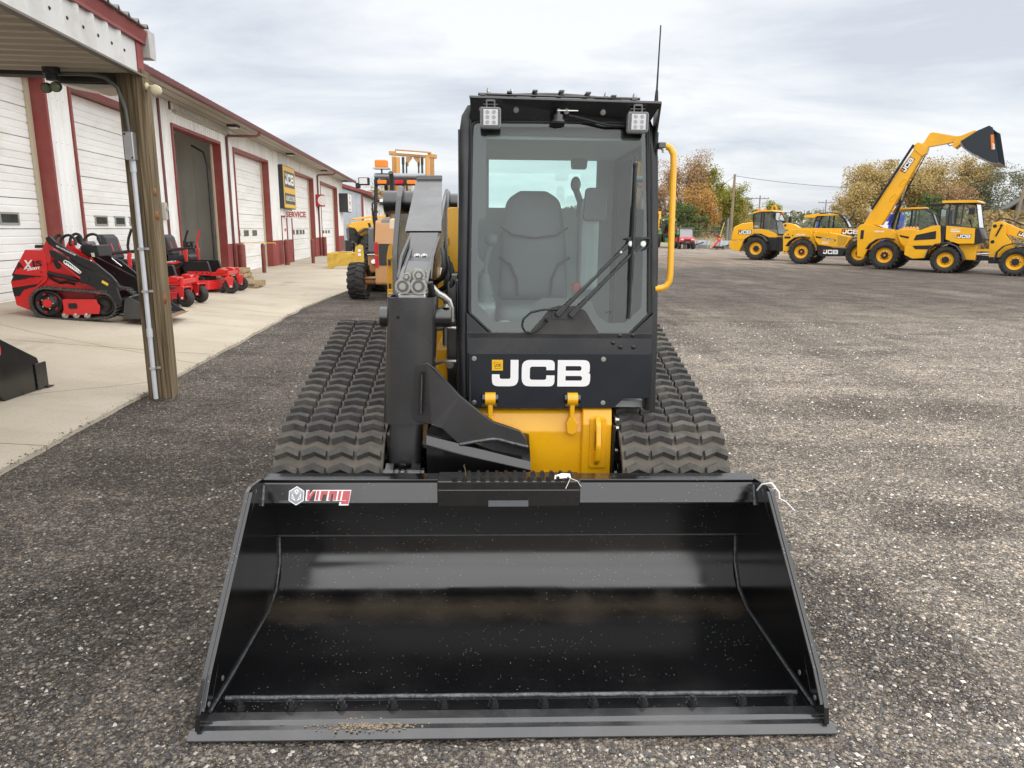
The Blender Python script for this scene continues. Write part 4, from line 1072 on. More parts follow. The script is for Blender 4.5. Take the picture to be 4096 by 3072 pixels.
sq = MB().add([(-.081, 1.1850, .995), (-.031, 1.1850, .995), (-.031, 1.1850, 1.045), (-.081, 1.1850, 1.045)], [(0, 1, 2, 3)]).build('logo_square', DECY, pl, recalc=False)
bd = MB().add([(-.073, 1.1846, 1.034), (-.040, 1.1846, 1.030), (-.038, 1.1846, 1.006), (-.066, 1.1846, 1.003)], [(0, 1, 2, 3)], 0).add([(-.0715, 1.1843, 1.0325), (-.0415, 1.1843, 1.0288), (-.0395, 1.1843, 1.0075), (-.065, 1.1843, 1.0048)], [(0, 1, 2, 3)], 1)
bd.decal('jcbs', (-.067, 1.1840, 1.011), (1, -.0, -.06), (0, 0, 1), .015, 0, w=.024)
bd.build('badge', [mat('badge_black', (.02, .015, .005), .5), DECY], sq, recalc=False)
# lower front sheet and pillars
MB().prism([(-.20, .86), (.655, .86), (.655, 1.17), (-.20, 1.17)], 'y', 1.200, 1.235).build('lower_sheet', CABG, CB, bevel=.004)
fs = [(-.195, 1.07), (.655, 1.07), (.66, 1.26), (.55, 1.155), (-.085, 1.155), (-.20, 1.26)]
lower = MB()
ptsF = [cp(x, z, .006) for x, z in fs]; ptsB = [cp(x, z, -.03) for x, z in fs]
lower.add(ptsF + ptsB, [list(range(6)), list(range(11, 5, -1))] + [(i, (i + 1) % 6, 6 + (i + 1) % 6, 6 + i) for i in range(6)]); lower.build('front_sheet', CABG, CB, bevel=.003)
for bx, bz in ((.475, 1.125), (.505, 1.158), (.565, 1.16), (.51, 1.105), (.57, 1.105)): MB().lathe(cp(bx, bz, .006), (0, -1, .09), [(.011, 0), (.010, .003), (.001, .004)], 14).build('plug', CABG, CB)
# corner posts: rounded tubes running down the front corners
def post_path(x0, x1, sgn, zt):
    return [(x0, 1.235, .83), (x0, 1.245, 1.1), (x0 + (x1 - x0) * .5, 1.29, 1.6), (x1, 1.33, zt - .12), (x1 + sgn * -.012, 1.345, zt - .05), (x1 + sgn * -.05, 1.38, zt)]
lp_ = MB()
def box_tube(path, wx, wy, r, nm, m):
    rings = []
    for p in path:
        rr = fillet([(-wx, -wy), (wx, -wy), (wx, wy), (-wx, wy)], r, 3)
        rings.append([(p[0] + a, p[1] + b, p[2]) for a, b in rr])
    return MB().loft(rings, 0, True, True).build(nm, m, CB)
box_tube([(-.212, 1.255, .80), (-.212, 1.265, 1.1), (-.207, 1.30, 1.6), (-.200, 1.335, 2.05), (-.190, 1.345, 2.12), (-.165, 1.36, 2.165)], .030, .045, .026, 'corner_post', CABG)
box_tube([(.668, 1.255, .80), (.664, 1.265, 1.1), (.652, 1.30, 1.6), (.640, 1.335, 1.95), (.625, 1.35, 2.06), (.595, 1.36, 2.13)], .026, .045, .024, 'corner_post', CABG)
MB().tube([cp(-.183, .84, -.0), cp(-.183, 1.5, -.004), cp(-.178, 2.1, -.004)], .008, 6).build('door_seal', HOSE, CB)
MB().tube([cp(.636, 1.26, .0), cp(.628, 1.6, .0), cp(.612, 2.09, .0)], .009, 6).build('door_seal', HOSE, CB)
# windscreen: dark printed border and clear pane
out = fillet([(-.172, 2.092), (.603, 2.098), (.642, 1.257), (.545, 1.158), (-.081, 1.161), (-.187, 1.26)], [.03, .03, .03, .02, .02, .03], 4)
view = fillet([(-.110, 2.072), (.580, 2.078), (.585, 1.95), (.603, 1.72), (.604, 1.285), (.530, 1.215), (.455, 1.213), (.405, 1.24), (.375, 1.305), (.345, 1.325), (.15, 1.325), (.115, 1.305), (.08, 1.235), (.045, 1.215), (-.070, 1.217), (-.147, 1.297), (-.147, 1.43), (-.118, 1.46), (-.118, 1.48), (-.147, 1.51), (-.147, 1.665), (-.108, 1.68)],
              [.05, .05, .02, .02, .03, .03, .03, .03, .03, .02, .02, .03, .03, .03, .03, .03, .015, .01, .01, .015, .015, .03], 3)
loops('frit', [out, view])
fv, ff, fW = FLAT['frit']
x0_ = min(p[0] for p in out); z0_ = min(p[1] for p in out); hh = max(p[1] for p in out) - z0_
MB().add([cp(x0_ + a * hh, z0_ + b * hh, -.003) for a, b in fv], ff).build('windscreen_border', mat('frit', (.020, .020, .022), .12), CB, recalc=False)
ws = MB().add([cp(a, b, .001) for a, b in out], [list(range(len(out)))]).build('windscreen', WSH, CB, recalc=False)
MB().tube([cp(a, b, .001) for a, b in out], .007, 6, closed=True).build('windscreen_seal', HOSE, CB)
MB().decal('jcbs', cp(.435, 1.255, .003), (1, 0, 0), (0, .0931, .9957), .012, w=.032).build('etched_mark', mat('etch', (.04, .04, .04), .5), ws, recalc=False)
# roof, visor, rack
rf_ = MB()
rs = [[(-.225, 1.36, 2.05), (.655, 1.36, 2.04), (.655, 2.40, 2.04), (-.225, 2.40, 2.05)], [(-.225, 1.36, 2.11), (.645, 1.36, 2.09), (.645, 2.40, 2.09), (-.225, 2.40, 2.11)], [(-.185, 1.38, 2.17), (.60, 1.38, 2.15), (.60, 2.36, 2.15), (-.185, 2.36, 2.17)]]
rf_.loft(rs, 0, False).build('roof', CABG, CB, bevel=.02, seg=3)
vs = [(-.182, 1.215, 2.188), (.648, 1.215, 2.176), (.648, 1.42, 2.195), (-.182, 1.42, 2.205)]
vis = MB().add(vs + [(x, y, z - .012) for x, y, z in vs], [(0, 1, 2, 3), (7, 6, 5, 4), (0, 4, 5, 1), (1, 5, 6, 2), (2, 6, 7, 3), (3, 7, 4, 0)])
v1 = vis.build('visor', SAT, CB, bevel=.003)
MB().add([(-.180, 1.222, 2.178), (.646, 1.222, 2.166), (.610, 1.30, 2.088), (-.176, 1.30, 2.086)], [(0, 1, 2, 3)]).add([(-.180, 1.234, 2.176), (.646, 1.234, 2.164), (.610, 1.31, 2.088), (-.176, 1.31, 2.086)], [(3, 2, 1, 0)]).build('visor_front', SAT, CB)
vr = MB().prism([(1.222, 2.17), (1.34, 2.17), (1.335, 1.92), (1.305, 1.95), (1.275, 2.06)], 'x', .640, .650).build('visor_side', SAT, CB, bevel=.002)
for i in range(4): MB().box(.6495, .6505, 1.262 + i * .012, 1.285 + i * .010, 2.108 - i * .037, 2.130 - i * .037).build('slot', mat('slot_sky', (.6, .62, .65), .5), vr)
for bx in (-.13, .02, .24, .40, .52): MB().bolt((bx, 1.252, 2.137 - bx * .012), (0, -.7, -.4), .008, .006).build('bolt', STEEL, CB)
rk = []
nR = 24
for x in np.linspace(-.145, .555, nR): rk.append(x)
arch = lambda x: 2.196 - .014 * (x + .14) + .030 * (1 - ((x - .2) / .36) ** 2) 
MB().tube([(x, 1.36, arch(x)) for x in rk], .007, 6).build('rack_bar', SAT, CB)
MB().tube([(x, 1.60, arch(x) + .012) for x in rk], .007, 6).build('rack_bar', SAT, CB)
MB().tube([(x, 1.23, 2.196 - .014 * (x + .14)) for x in rk], .006, 6).build('rack_bar', SAT, CB)
for x in (-.125, -.01, .10, .215, .33, .44, .53): MB().obox((x, 1.42, arch(x) - .008), (.022, .40, .006)).build('rack_slat', SAT, CB)
for x in (-.10, .0, .41, .535): MB().cyl((x, 1.25, 2.18), (x, 1.25, 2.222 - .02 * x), .006, n=8).cyl((x, 1.25, 2.205 - .02 * x), (x, 1.25, 2.215 - .02 * x), .010, n=6).build('rack_bolt', STEEL, CB)
# work lights
LEDM = bpy.data.materials.new('led_lens'); LEDM.use_nodes = True
_N = LEDM.node_tree.nodes; _L = LEDM.node_tree.links; _b = _N['Principled BSDF']; _b.inputs['Roughness'].default_value = .2; _b.inputs['Metallic'].default_value = .2
_tc = _N.new('ShaderNodeTexCoord'); _w = _N.new('ShaderNodeTexChecker'); _w.inputs['Scale'].default_value = 260; _w.inputs[1].default_value = (.62, .62, .62, 1); _w.inputs[2].default_value = (.36, .37, .38, 1)
_L.new(_tc.outputs['Object'], _w.inputs[0]); _L.new(_w.outputs[0], _b.inputs['Base Color'])
for lx_, lz_ in ((-.091, 2.098), (.548, 2.088)):
    wk = MB().prism(fillet([(lx_ - .045, lz_ - .043), (lx_ + .045, lz_ - .043), (lx_ + .045, lz_ + .043), (lx_ - .045, lz_ + .043)], .014, 3), 'y', 1.205, 1.25).build('work_light', mat('lamp_rim', (.20, .20, .205), .3), CB, bevel=.004)
    MB().prism(fillet([(lx_ - .040, lz_ - .038), (lx_ + .040, lz_ - .038), (lx_ + .040, lz_ + .038), (lx_ - .040, lz_ + .038)], .01, 3), 'y', 1.2035, 1.206).build('bezel', SAT, wk)
    MB().box(lx_ - .0315, lx_ + .0315, 1.2000, 1.2034, lz_ - .033, lz_ + .033).build('lens', LEDM, wk, bevel=.002)
    for i in range(6):
        ax_, az_ = lx_ + (-.014 if i % 2 else .014), lz_ + (-.021 + .021 * (i // 2))
        MB().cyl((ax_, 1.1995, az_), (ax_, 1.2002, az_), .0085, n=14).build('diode', mat('diode', (.22, .22, .23), .1, metal=.6), wk)
    MB().box(lx_ - .02, lx_ - .014, 1.225, 1.245, lz_ + .04, lz_ + .075).box(lx_ + .014, lx_ + .02, 1.225, 1.245, lz_ + .04, lz_ + .075).cyl((lx_ - .032, 1.235, lz_ + .057), (lx_ + .032, 1.235, lz_ + .057), .006, n=8).box(lx_ - .016, lx_ + .016, 1.222, 1.248, lz_ + .068, lz_ + .078).build('bracket', SAT, wk)
# camera under the visor
MB().cyl((.205, 1.26, 2.12), (.205, 1.26, 2.145), .012, n=12).cyl((.205, 1.26, 2.098), (.205, 1.26, 2.12), .026, n=16).cyl((.205, 1.26, 2.090), (.205, 1.26, 2.098), .035, n=18).build('beacon_mount', SAT, CB)
MB().box(.20, .29, 1.245, 1.25, 2.135, 2.139).build('mount_bar', ZINC, CB)
MB().tube([(.25, 1.255, 2.118), (.32, 1.26, 2.105), (.42, 1.265, 2.082), (.50, 1.27, 2.08)], .007, 6).build('cable', HOSE, CB)
for mm, mz in ((-.093, 1.985), (.552, 1.975)): pass
# wiper
WB = mat('wiper_black', (.012, .012, .014), .35)
wp_ = bpy.data.objects.new('wiper', None); COL.objects.link(wp_); wp_.parent = ctl
hump = fillet([(.085, 1.163), (.165, 1.255), (.185, 1.282), (.225, 1.292), (.30, 1.290), (.345, 1.27), (.365, 1.235), (.412, 1.163)], [.005, .02, .02, .02, .02, .02, .02, .005], 3)
MB().add([cp(a, b, .004) for a, b in hump] + [cp(a, b, .010) for a, b in hump], [list(range(len(hump), 2 * len(hump)))] + [(i, (i + 1) % len(hump), len(hump) + (i + 1) % len(hump), len(hump) + i) for i in range(len(hump))]).build('motor_cover', mat('cover_black', (.03, .029, .028), .5, var=.4, scale=10), wp_)
bs = fillet([(.192, 1.232), (.305, 1.232), (.305, 1.268), (.192, 1.268)], .006, 2)
MB().add([cp(a, b, .011) for a, b in bs] + [cp(a, b, .016) for a, b in bs], [list(range(len(bs), 2 * len(bs)))] + [(i, (i + 1) % len(bs), len(bs) + (i + 1) % len(bs), len(bs) + i) for i in range(len(bs))]).build('base_plate', WB, wp_)
for (px, pz), (qx, qz) in (((.218, 1.255), (.535, 1.572)), ((.279, 1.251), (.592, 1.572))):
    a_ = Vector(cp(px, pz, .03)); b_ = Vector(cp(qx, qz, .03)); u_ = (b_ - a_).normalized(); nrm = Vector((0, -1, .093)).normalized(); sd_ = u_.cross(nrm)
    ar = MB()
    for f0, f1, wa, wb in ((-.02, .115, .014, .010), (.11, .66, .0085, .0055), (.64, .86, .0065, .0058), (.85, 1.02, .0085, .007)):
        p, q = a_.lerp(b_, f0), a_.lerp(b_, f1); th = .006 if f0 < .1 else .004
        ar.hexa([p - sd_ * wa - nrm * th, q - sd_ * wb - nrm * th, q + sd_ * wb - nrm * th, p + sd_ * wa - nrm * th, p - sd_ * wa + nrm * th, q - sd_ * wb + nrm * th, q + sd_ * wb + nrm * th, p + sd_ * wa + nrm * th])
    ao = ar.build('wiper_arm', WB, wp_, bevel=.003)
    for fr_ in (.12, .44, .62, .88): MB().bolt(a_.lerp(b_, fr_) + nrm * .004, nrm, .0035, .003).build('rivet', ZINC if fr_ > .8 else WB, ao)
    MB().cyl(cp(px, pz, .01), cp(px, pz, .028), .016, n=14).build('spindle', WB, wp_)
MB().add([cp(.515, 1.600, .036), cp(.515, 1.594, .036), cp(.625, 1.594, .036), cp(.625, 1.600, .036)], [(0, 1, 2, 3)]).prism(fillet([(.530, 1.595), (.596, 1.595), (.60, 1.565), (.575, 1.55), (.545, 1.55), (.525, 1.565)], .006, 2), 'y', 1.212, 1.216).build('head_plate', WB, wp_)
for q in (.54, .595): MB().bolt(cp(q, 1.572, .037), (0, -1, .09), .008, .006).build('bolt', ZINC, wp_)
bl = MB(); A, B, Mid = Vector(cp(.557, 1.915, .016)), Vector(cp(.543, 1.242, .016)), None
bl.tube([A, A.lerp(B, .5), B], .0055, 6)
for f0, f1, off in ((.02, .48, .014), (.52, .98, .014)):
    p0_, p1_ = A.lerp(B, f0), A.lerp(B, f1); pm = p0_.lerp(p1_, .5) + Vector((0, -.016, 0))
    bl.tube([p0_ + Vector((0, -.004, 0)), p0_.lerp(p1_, .25) + Vector((0, -.012, 0)), pm, p0_.lerp(p1_, .75) + Vector((0, -.012, 0)), p1_ + Vector((0, -.004, 0))], .0055, 6)
bl.tube([A.lerp(B, .25) + Vector((0, -.016, 0)), A.lerp(B, .5) + Vector((0, -.026, 0)), A.lerp(B, .75) + Vector((0, -.016, 0))], .008, 6)
bl.cyl(A.lerp(B, -.012), A.lerp(B, .01), .009, n=8).cyl(A.lerp(B, .985), A.lerp(B, 1.01), .009, n=8)
bl.build('blade', WB, wp_)
MB().tube([cp(.235, 1.275, .015), cp(.16, 1.275, .022), cp(.095, 1.262, .02), cp(.062, 1.232, .02), cp(.056, 1.20, .02), cp(.068, 1.176, .02), cp(.095, 1.168, .02), cp(.125, 1.18, .02), cp(.150, 1.205, .02), cp(.166, 1.226, .02)], .0045, 6).cyl(cp(.162, 1.222, .012), cp(.170, 1.232, .024), .009, n=10).build('washer_hose', HOSE, wp_)
MB().tube([cp(.60, 1.60, .03), cp(.622, 1.598, .03), cp(.63, 1.58, .03), cp(.622, 1.56, .03), cp(.60, 1.545, .03)], .004, 6).build('washer_hose', HOSE, wp_)
# antenna and grab handle
MB().cyl((.642, 1.30, 2.18), (.642, 1.30, 2.235), .010, .006, n=10).tube([(.642, 1.30, 2.23), (.643, 1.30, 2.34), (.645, 1.30, 2.50)], [.0045, .0035, .003], 6).build('antenna', HOSE, ctl)
hd = MB().tube([(.662, 1.30, 2.000), (.688, 1.29, 2.002), (.712, 1.285, 1.992), (.727, 1.28, 1.965), (.730, 1.28, 1.92), (.733, 1.265, 1.65), (.735, 1.25, 1.44), (.733, 1.25, 1.405), (.720, 1.25, 1.383), (.700, 1.25, 1.372), (.668, 1.25, 1.368)], .0145, 12).build('grab_handle', YEL, ctl)
for z_ in (2.0, 1.368):
    MB().box(.655, .688, 1.265, 1.315, z_ - .012, z_ + .014).build('bracket', SAT, hd, bevel=.004)
    MB().bolt((.68, 1.275, z_ - .014), (0, 0, -1), .008, .016).build('bolt', ZINC, hd)
# cab inside
MB().box(-.225, .655, 2.36, 2.40, .80, 1.755).box(-.225, -.10, 2.36, 2.40, 1.755, 2.10).box(.545, .655, 2.36, 2.40, 1.755, 2.10).box(-.10, .545, 2.36, 2.40, 2.045, 2.10).build('rear_wall', TRIM, CB)
MB().box(-.10, .545, 2.375, 2.380, 1.755, 2.045).build('rear_window', RGL, CB)
MB().box(-.215, .645, 1.28, 2.36, .80, .83).build('cab_floor', TRIM, CB)
MB().box(-.205, .635, 1.38, 2.36, 2.03, 2.05).build('headliner', TRIM, CB)
MB().box(-.235, -.215, 1.32, 2.40, .80, 1.42).box(-.235, -.215, 2.25, 2.40, 1.42, 2.06).box(-.235, -.215, 1.30, 1.40, 1.42, 2.06).box(-.235, -.215, 1.40, 2.25, 2.0, 2.06).build('side_wall', CABG, CB)
MB().box(-.228, -.222, 1.40, 2.25, 1.42, 2.0).build('side_window', RGL, CB)
MB().box(.645, .66, 1.30, 1.38, .9, 2.06).box(.645, .66, 2.25, 2.40, .82, 2.06).box(.645, .66, 1.38, 2.25, .82, 1.0).box(.645, .66, 1.38, 2.25, 2.0, 2.06).box(.645, .66, 1.78, 1.82, 1.0, 2.0).build('door_frame', CABG, CB)
MB().box(.650, .654, 1.38, 2.25, 1.0, 2.0).build('door_glass', RGL, CB)
def cushion(pts, y0, y1, nm, dome):
    """upholstered slab: outline in x,z between y0 (front) and y1"""
    n = len(pts); cx_ = sum(p[0] for p in pts) / n; cz_ = sum(p[1] for p in pts) / n
    rings = []
    for sc_, yy_ in ((.0, y0), (.55, y0 + .004), (.85, y0 + dome * .35), (.97, y0 + dome * .8), (1, y0 + dome * 1.4), (1, y1 - .02), (.94, y1)):
        rings.append([(cx_ + (p[0] - cx_) * max(sc_, .01), yy_, cz_ + (p[1] - cz_) * max(sc_, .01)) for p in pts])
    return MB().loft(rings, 0, True, True).build(nm, SEAT, st_)
st_ = bpy.data.objects.new('seat', None); COL.objects.link(st_); st_.parent = ctl
sb = fillet([(-.045, 1.24), (-.032, 1.60), (.0, 1.79), (.07, 1.835), (.215, 1.835), (.29, 1.79), (.325, 1.60), (.345, 1.24)], [.03, .08, .08, .05, .05, .08, .08, .03], 4)
cushion(sb, 1.93, 2.08, 'seat_back', .04)
MB().tube([(-.03, 1.935, 1.64), (.03, 1.915, 1.60), (.15, 1.912, 1.585), (.27, 1.915, 1.60), (.33, 1.935, 1.64)], .006, 6).build('piping', HOSE, st_)
for s_, cxp in ((1, .0), (-1, .30)):
    MB().tube([(cxp - s_ * .045, 1.93, 1.48), (cxp + s_ * .02, 1.915, 1.44), (cxp + s_ * .055, 1.91, 1.36), (cxp + s_ * .06, 1.91, 1.27)], .008, 6).build('piping', HOSE, st_)
sc2 = fillet([(-.06, 1.50), (-.05, 1.94), (.35, 1.94), (.36, 1.50)], .07, 4)
rings = []
for s_, z_ in ((.9, 1.10), (1, 1.13), (1, 1.20), (.97, 1.235), (.85, 1.25), (.4, 1.245), (.02, 1.24)):
    rings.append([(.15 + (p[0] - .15) * s_, 1.72 + (p[1] - 1.72) * s_, z_) for p in sc2])
MB().loft(rings, 0, True, True).build('seat_cushion', SEAT, st_)
MB().box(-.02, .32, 1.55, 1.95, .83, 1.10).build('seat_base', TRIM, st_, bevel=.02)
MB().box(.40, .50, 1.9, 2.1, 1.30, 1.80).build('side_console', TRIM, CB, bevel=.03)
MB().prism(fillet([(.405, 1.68), (.535, 1.68), (.525, 1.85), (.42, 1.85)], .02, 3), 'y', 1.87, 1.93).build('monitor', SEAT, CB, bevel=.01)
MB().ball((.37, 1.95, 1.87), .035, 12, 8, sq=(.8, .8, 1.2)).tube([(.375, 1.96, 1.84), (.40, 1.97, 1.78), (.40, 1.98, 1.70)], .018, 8).build('right_lever', SEAT, CB)
MB().ball((-.085, 1.78, 1.575), .036, 12, 8, sq=(1, 1, 1)).tube([(-.09, 1.78, 1.55), (-.115, 1.79, 1.47), (-.12, 1.80, 1.40)], .017, 8).lathe((-.12, 1.80, 1.25), (0, 0, 1), [(.055, 0), (.045, .03), (.05, .045), (.038, .07), (.042, .085), (.03, .11), (.03, .13), (.018, .15)], 12).build('joystick', SEAT, CB)
MB().box(-.21, -.06, 1.62, 2.1, 1.0, 1.25).build('left_console', TRIM, CB, bevel=.02)
MB().cyl((-.02, 1.45, 1.12), (-.035, 1.43, 1.17), .05, n=16).build('speaker', TRIM, CB)
MB().box(.36, .40, 1.88, 1.91, 1.30, 1.345).build('belt_buckle', mat('buckle_red', (.5, .03, .03), .4), CB, bevel=.006)
MB().prism(fillet([(.34, 1.945), (.42, 1.945), (.425, 2.0), (.335, 2.0)], .012, 3), 'y', 1.90, 1.92).build('inside_mirror', SEAT, CB)

# ---------------------------------------------------------------- boom
BM = bpy.data.objects.new('boom', None); COL.objects.link(BM); BM.parent = ctl
def rsec(w, d, r, n=6): return fillet([(-w / 2, -d / 2), (w / 2, -d / 2), (w / 2, d / 2), (-w / 2, d / 2)], r, n)
def sleeve(nm, c0, c1, w, d, r, th, rings_n=2):
    o_ = rsec(w, d, r); i_ = rsec(w - 2 * th, d - 2 * th, max(r - th, .005))
    rg = []
    for t in (0, 1): rg.append([(c0[0] + (c1[0] - c0[0]) * t + a, c0[1] + (c1[1] - c0[1]) * t + b, c0[2] + (c1[2] - c0[2]) * t) for a, b in o_])
    for t in (1, 0): rg.append([(c0[0] + (c1[0] - c0[0]) * t + a, c0[1] + (c1[1] - c0[1]) * t + b, c0[2] + (c1[2] - c0[2]) * t) for a, b in i_])
    rg.append(rg[0])
    b = MB(); b.loft([rg[0], rg[1]], 0, True, False); b.loft([rg[1], rg[2]], 0, False, False); b.loft([rg[2], rg[3]], 0, True, False); b.loft([rg[3], rg[0]], 0, False, False)
    return b.build(nm, BOOMG, BM)
BOOMP = SAT
sleeve('dipper_sleeve', (-.462, 1.145, .775), (-.430, 1.145, 1.338), .222, .20, .085, .012)
sleeve('inner_leg', (-.478, 1.13, .59), (-.466, 1.14, .85), .150, .14, .05, .012)
MB().box(-.55, -.395, 1.09, 1.20, .47, .62).build('leg_core', SAT, BM, bevel=.03)
MB().cyl((-.488, 1.044, 1.254), (-.488, 1.050, 1.254), .0065, n=10).build('drain_hole', mat('hole_black', (.002, .002, .002), .9), BM)
for a_, b_ in (((-.575, 1.14, 1.245), (-.53, 1.14, 1.245)), ((-.33, 1.14, 1.245), (-.262, 1.14, 1.245))):
    MB().cyl(a_, b_, .045, n=20).build('pin_boss', SAT, BM, bevel=.004)
MB().bolt((-.285, 1.125, 1.293), (0, 0, 1), .010, .012).build('bolt', ZINC, BM)
MB().cyl((-.29, 1.13, 1.195), (-.29, 1.13, 1.12), .012, n=10).cyl((-.29, 1.13, 1.195), (-.29, 1.13, 1.208), .009, n=6).build('grease_valve', SAT, BM)
gus = fillet([(-.411, 1.05), (-.360, 1.062), (-.328, 1.035), (-.221, .912), (-.123, .827), (-.072, .788), (.0, .762), (.051, .742), (.07, .712), (.082, .668), (-.05, .700), (-.226, .690), (-.30, .765), (-.349, .786), (-.441, .80)],
             [.03, .03, .04, .05, .05, .05, .04, .04, .03, .005, .0, .005, .03, .02, .05], 4)
gpl = MB()
def gy(x): return 1.048 - .022 * max(0, min(1, (x + .44) / .1)) + max(0, x + .33) * .10
n_ = len(gus)
gpl.add([(x, gy(x) - .012, z) for x, z in gus] + [(x, gy(x) + .012, z) for x, z in gus], [list(range(n_)), list(range(2 * n_ - 1, n_ - 1, -1))] + [(i, (i + 1) % n_, n_ + (i + 1) % n_, n_ + i) for i in range(n_)])
gp = gpl.build('gusset_plate', BOOMG, BM, bevel=.003)
MB().prism(fillet([(-.404, .832), (-.388, .832), (-.382, 1.02), (-.398, 1.02)], .008, 4), 'y', 1.000, 1.018).build('slot', mat('slot_black', (.004, .004, .004), .6), gp)
MB().tube([(-.392, 1.0, .84), (-.384, 1.0, 1.012)], .003, 6).build('weld', WELD, gp)
MB().tube([(x, gy(x) - .017, z) for x, z in ((-.224, .692), (-.16, .702), (-.08, .713), (-.05, .710), (0, .694), (.05, .680), (.082, .672))], .0075, 6).build('weld', WELD, gp)
xb = [(-.37, [(1.02, .44), (1.00, .70), (1.02, .735), (1.22, .80), (1.24, .44)]), (-.22, [(1.02, .44), (1.00, .655), (1.022, .693), (1.22, .76), (1.24, .44)]), (.094, [(1.03, .44), (1.015, .57), (1.035, .603), (1.22, .70), (1.23, .44)])]
rgs = []
for x, pts in xb: rgs.append([(x, a, b) for a, b in fillet(pts, [.01, .03, .03, .02, .01], 4)])
xarm = MB().loft(rgs, 0, False, True)
for i in range(len(xarm.s)): xarm.s[i] = len(xarm.f[i]) == 4
xarm.build('cross_arm', BLK, BM)
# coupler frame behind the bucket
MB().box(-.56, .56, .968, 1.005, .12, .50).build('coupler_plate', SAT, BM, bevel=.01)
for a_, b_ in ((-.555, -.52), (-.44, -.40)): MB().prism(fillet([(.985, .45), (1.10, .45), (1.10, .56), (1.05, .60), (.985, .57)], .03, 3), 'x', a_, b_).build('pin_lug', SAT, BM)
MB().cyl((-.57, 1.05, .545), (-.385, 1.05, .545), .026, n=16).build('coupler_pin', SAT, BM)
MB().prism(fillet([(-.495, .535), (-.463, .535), (-.463, .60), (-.495, .60)], .01, 3), 'y', 1.005, 1.03).bolt((-.479, 1.005, .558), (0, -1, 0), .014, .012, 1).build('keeper', [SAT, ZINC], BM)
# rear arm of the boom: side plates, cover, pivots
bx0, bx1 = -.545, -.345
def slab_yz(pts, x0, x1, nm, m=SAT, bev=.004): return MB().prism(pts, 'x', x0, x1).build(nm, m, BM, bevel=bev)
arm = fillet([(1.22, 1.12), (1.20, 1.36), (1.50, 1.45), (1.85, 1.54), (2.75, 1.84), (3.0, 1.90), (3.05, 1.75), (2.2, 1.45), (1.6, 1.15)], .04, 4)
slab_yz(arm, -.520, -.500, 'boom_side'); slab_yz(arm, -.395, -.375, 'boom_side')
MB().add([(-.56, 2.0, 1.615), (-.36, 2.0, 1.617), (-.42, 3.02, 1.955), (-.595, 3.02, 1.953)], [(0, 1, 2, 3)]).add([(-.56, 2.0, 1.605), (-.36, 2.0, 1.607), (-.42, 3.02, 1.945), (-.595, 3.02, 1.943)], [(3, 2, 1, 0)]).build('boom_cover', SAT, BM)
cvp = [(-.552, 1.98, 1.612), (-.353, 1.98, 1.614), (-.417, 3.04, 1.952), (-.592, 3.04, 1.950)]
MB().hexa([(-.595, 3.02, 1.950), (-.42, 3.02, 1.952), (-.42, 3.03, 1.985), (-.595, 3.03, 1.983), (-.595, 3.06, 1.950), (-.42, 3.06, 1.952), (-.42, 3.06, 1.985), (-.595, 3.06, 1.983)]).build('cover_lip', SAT, BM, bevel=.006)
MB().hexa([(-.530, 1.97, 1.607), (-.372, 1.97, 1.609), (-.385, 1.70, 1.475), (-.515, 1.70, 1.473), (-.530, 1.985, 1.600), (-.372, 1.985, 1.600), (-.385, 1.715, 1.465), (-.515, 1.715, 1.465)]).build('cover_flap', SAT, BM, bevel=.003)
for x in (-.468, -.432): MB().bolt((x, 1.725, 1.490), (0, -.6, .8), .011, .009).build('bolt', STEEL, BM)
MB().prism(fillet([(1.52, 1.34), (1.42, 1.42), (1.60, 1.47), (1.80, 1.50), (1.80, 1.38)], .02, 3), 'x', -.52, -.38).build('boom_nose', SAT, BM, bevel=.008)
for x0, x1 in ((-.535, -.521), (-.378, -.364)): slab_yz(fillet([(1.45, 1.33), (1.40, 1.40), (1.56, 1.50), (1.98, 1.60), (2.0, 1.50), (1.6, 1.36)], .02, 3), x0, x1, 'nose_cheek')
MB().prism(fillet([(-.510, 1.352), (-.395, 1.352), (-.395, 1.385), (-.510, 1.385)], .016, 4), 'y', 1.43, 1.445).build('nose_slot', mat('slot_black2', (.004, .004, .004), .6), BM)
# big pivot plates on the rear tower
for x0, x1, zt in ((-.70, -.665, 1.905), (-.385, -.36, 1.88)):
    slab_yz(fillet([(2.45, 1.0), (2.50, 1.5), (2.75, zt - .08), (2.88, zt), (3.02, zt - .03), (3.15, 1.6), (3.2, 1.0)], [.05, .2, .15, .06, .1, .2, .05], 5), x0, x1, 'tower_plate', SAT)
MB().cyl((-.80, 2.92, 1.80), (-.56, 2.92, 1.80), .075, n=22).build('pivot_pin', SAT, BM, bevel=.004)
MB().cyl((-.37, 2.92, 1.80), (-.31, 2.92, 1.80), .06, n=22).build('pivot_pin', SAT, BM, bevel=.004)
MB().bolt((-.80, 2.92, 1.80), (-1, 0, 0), .022, .03).build('bolt', ZINC, BM)
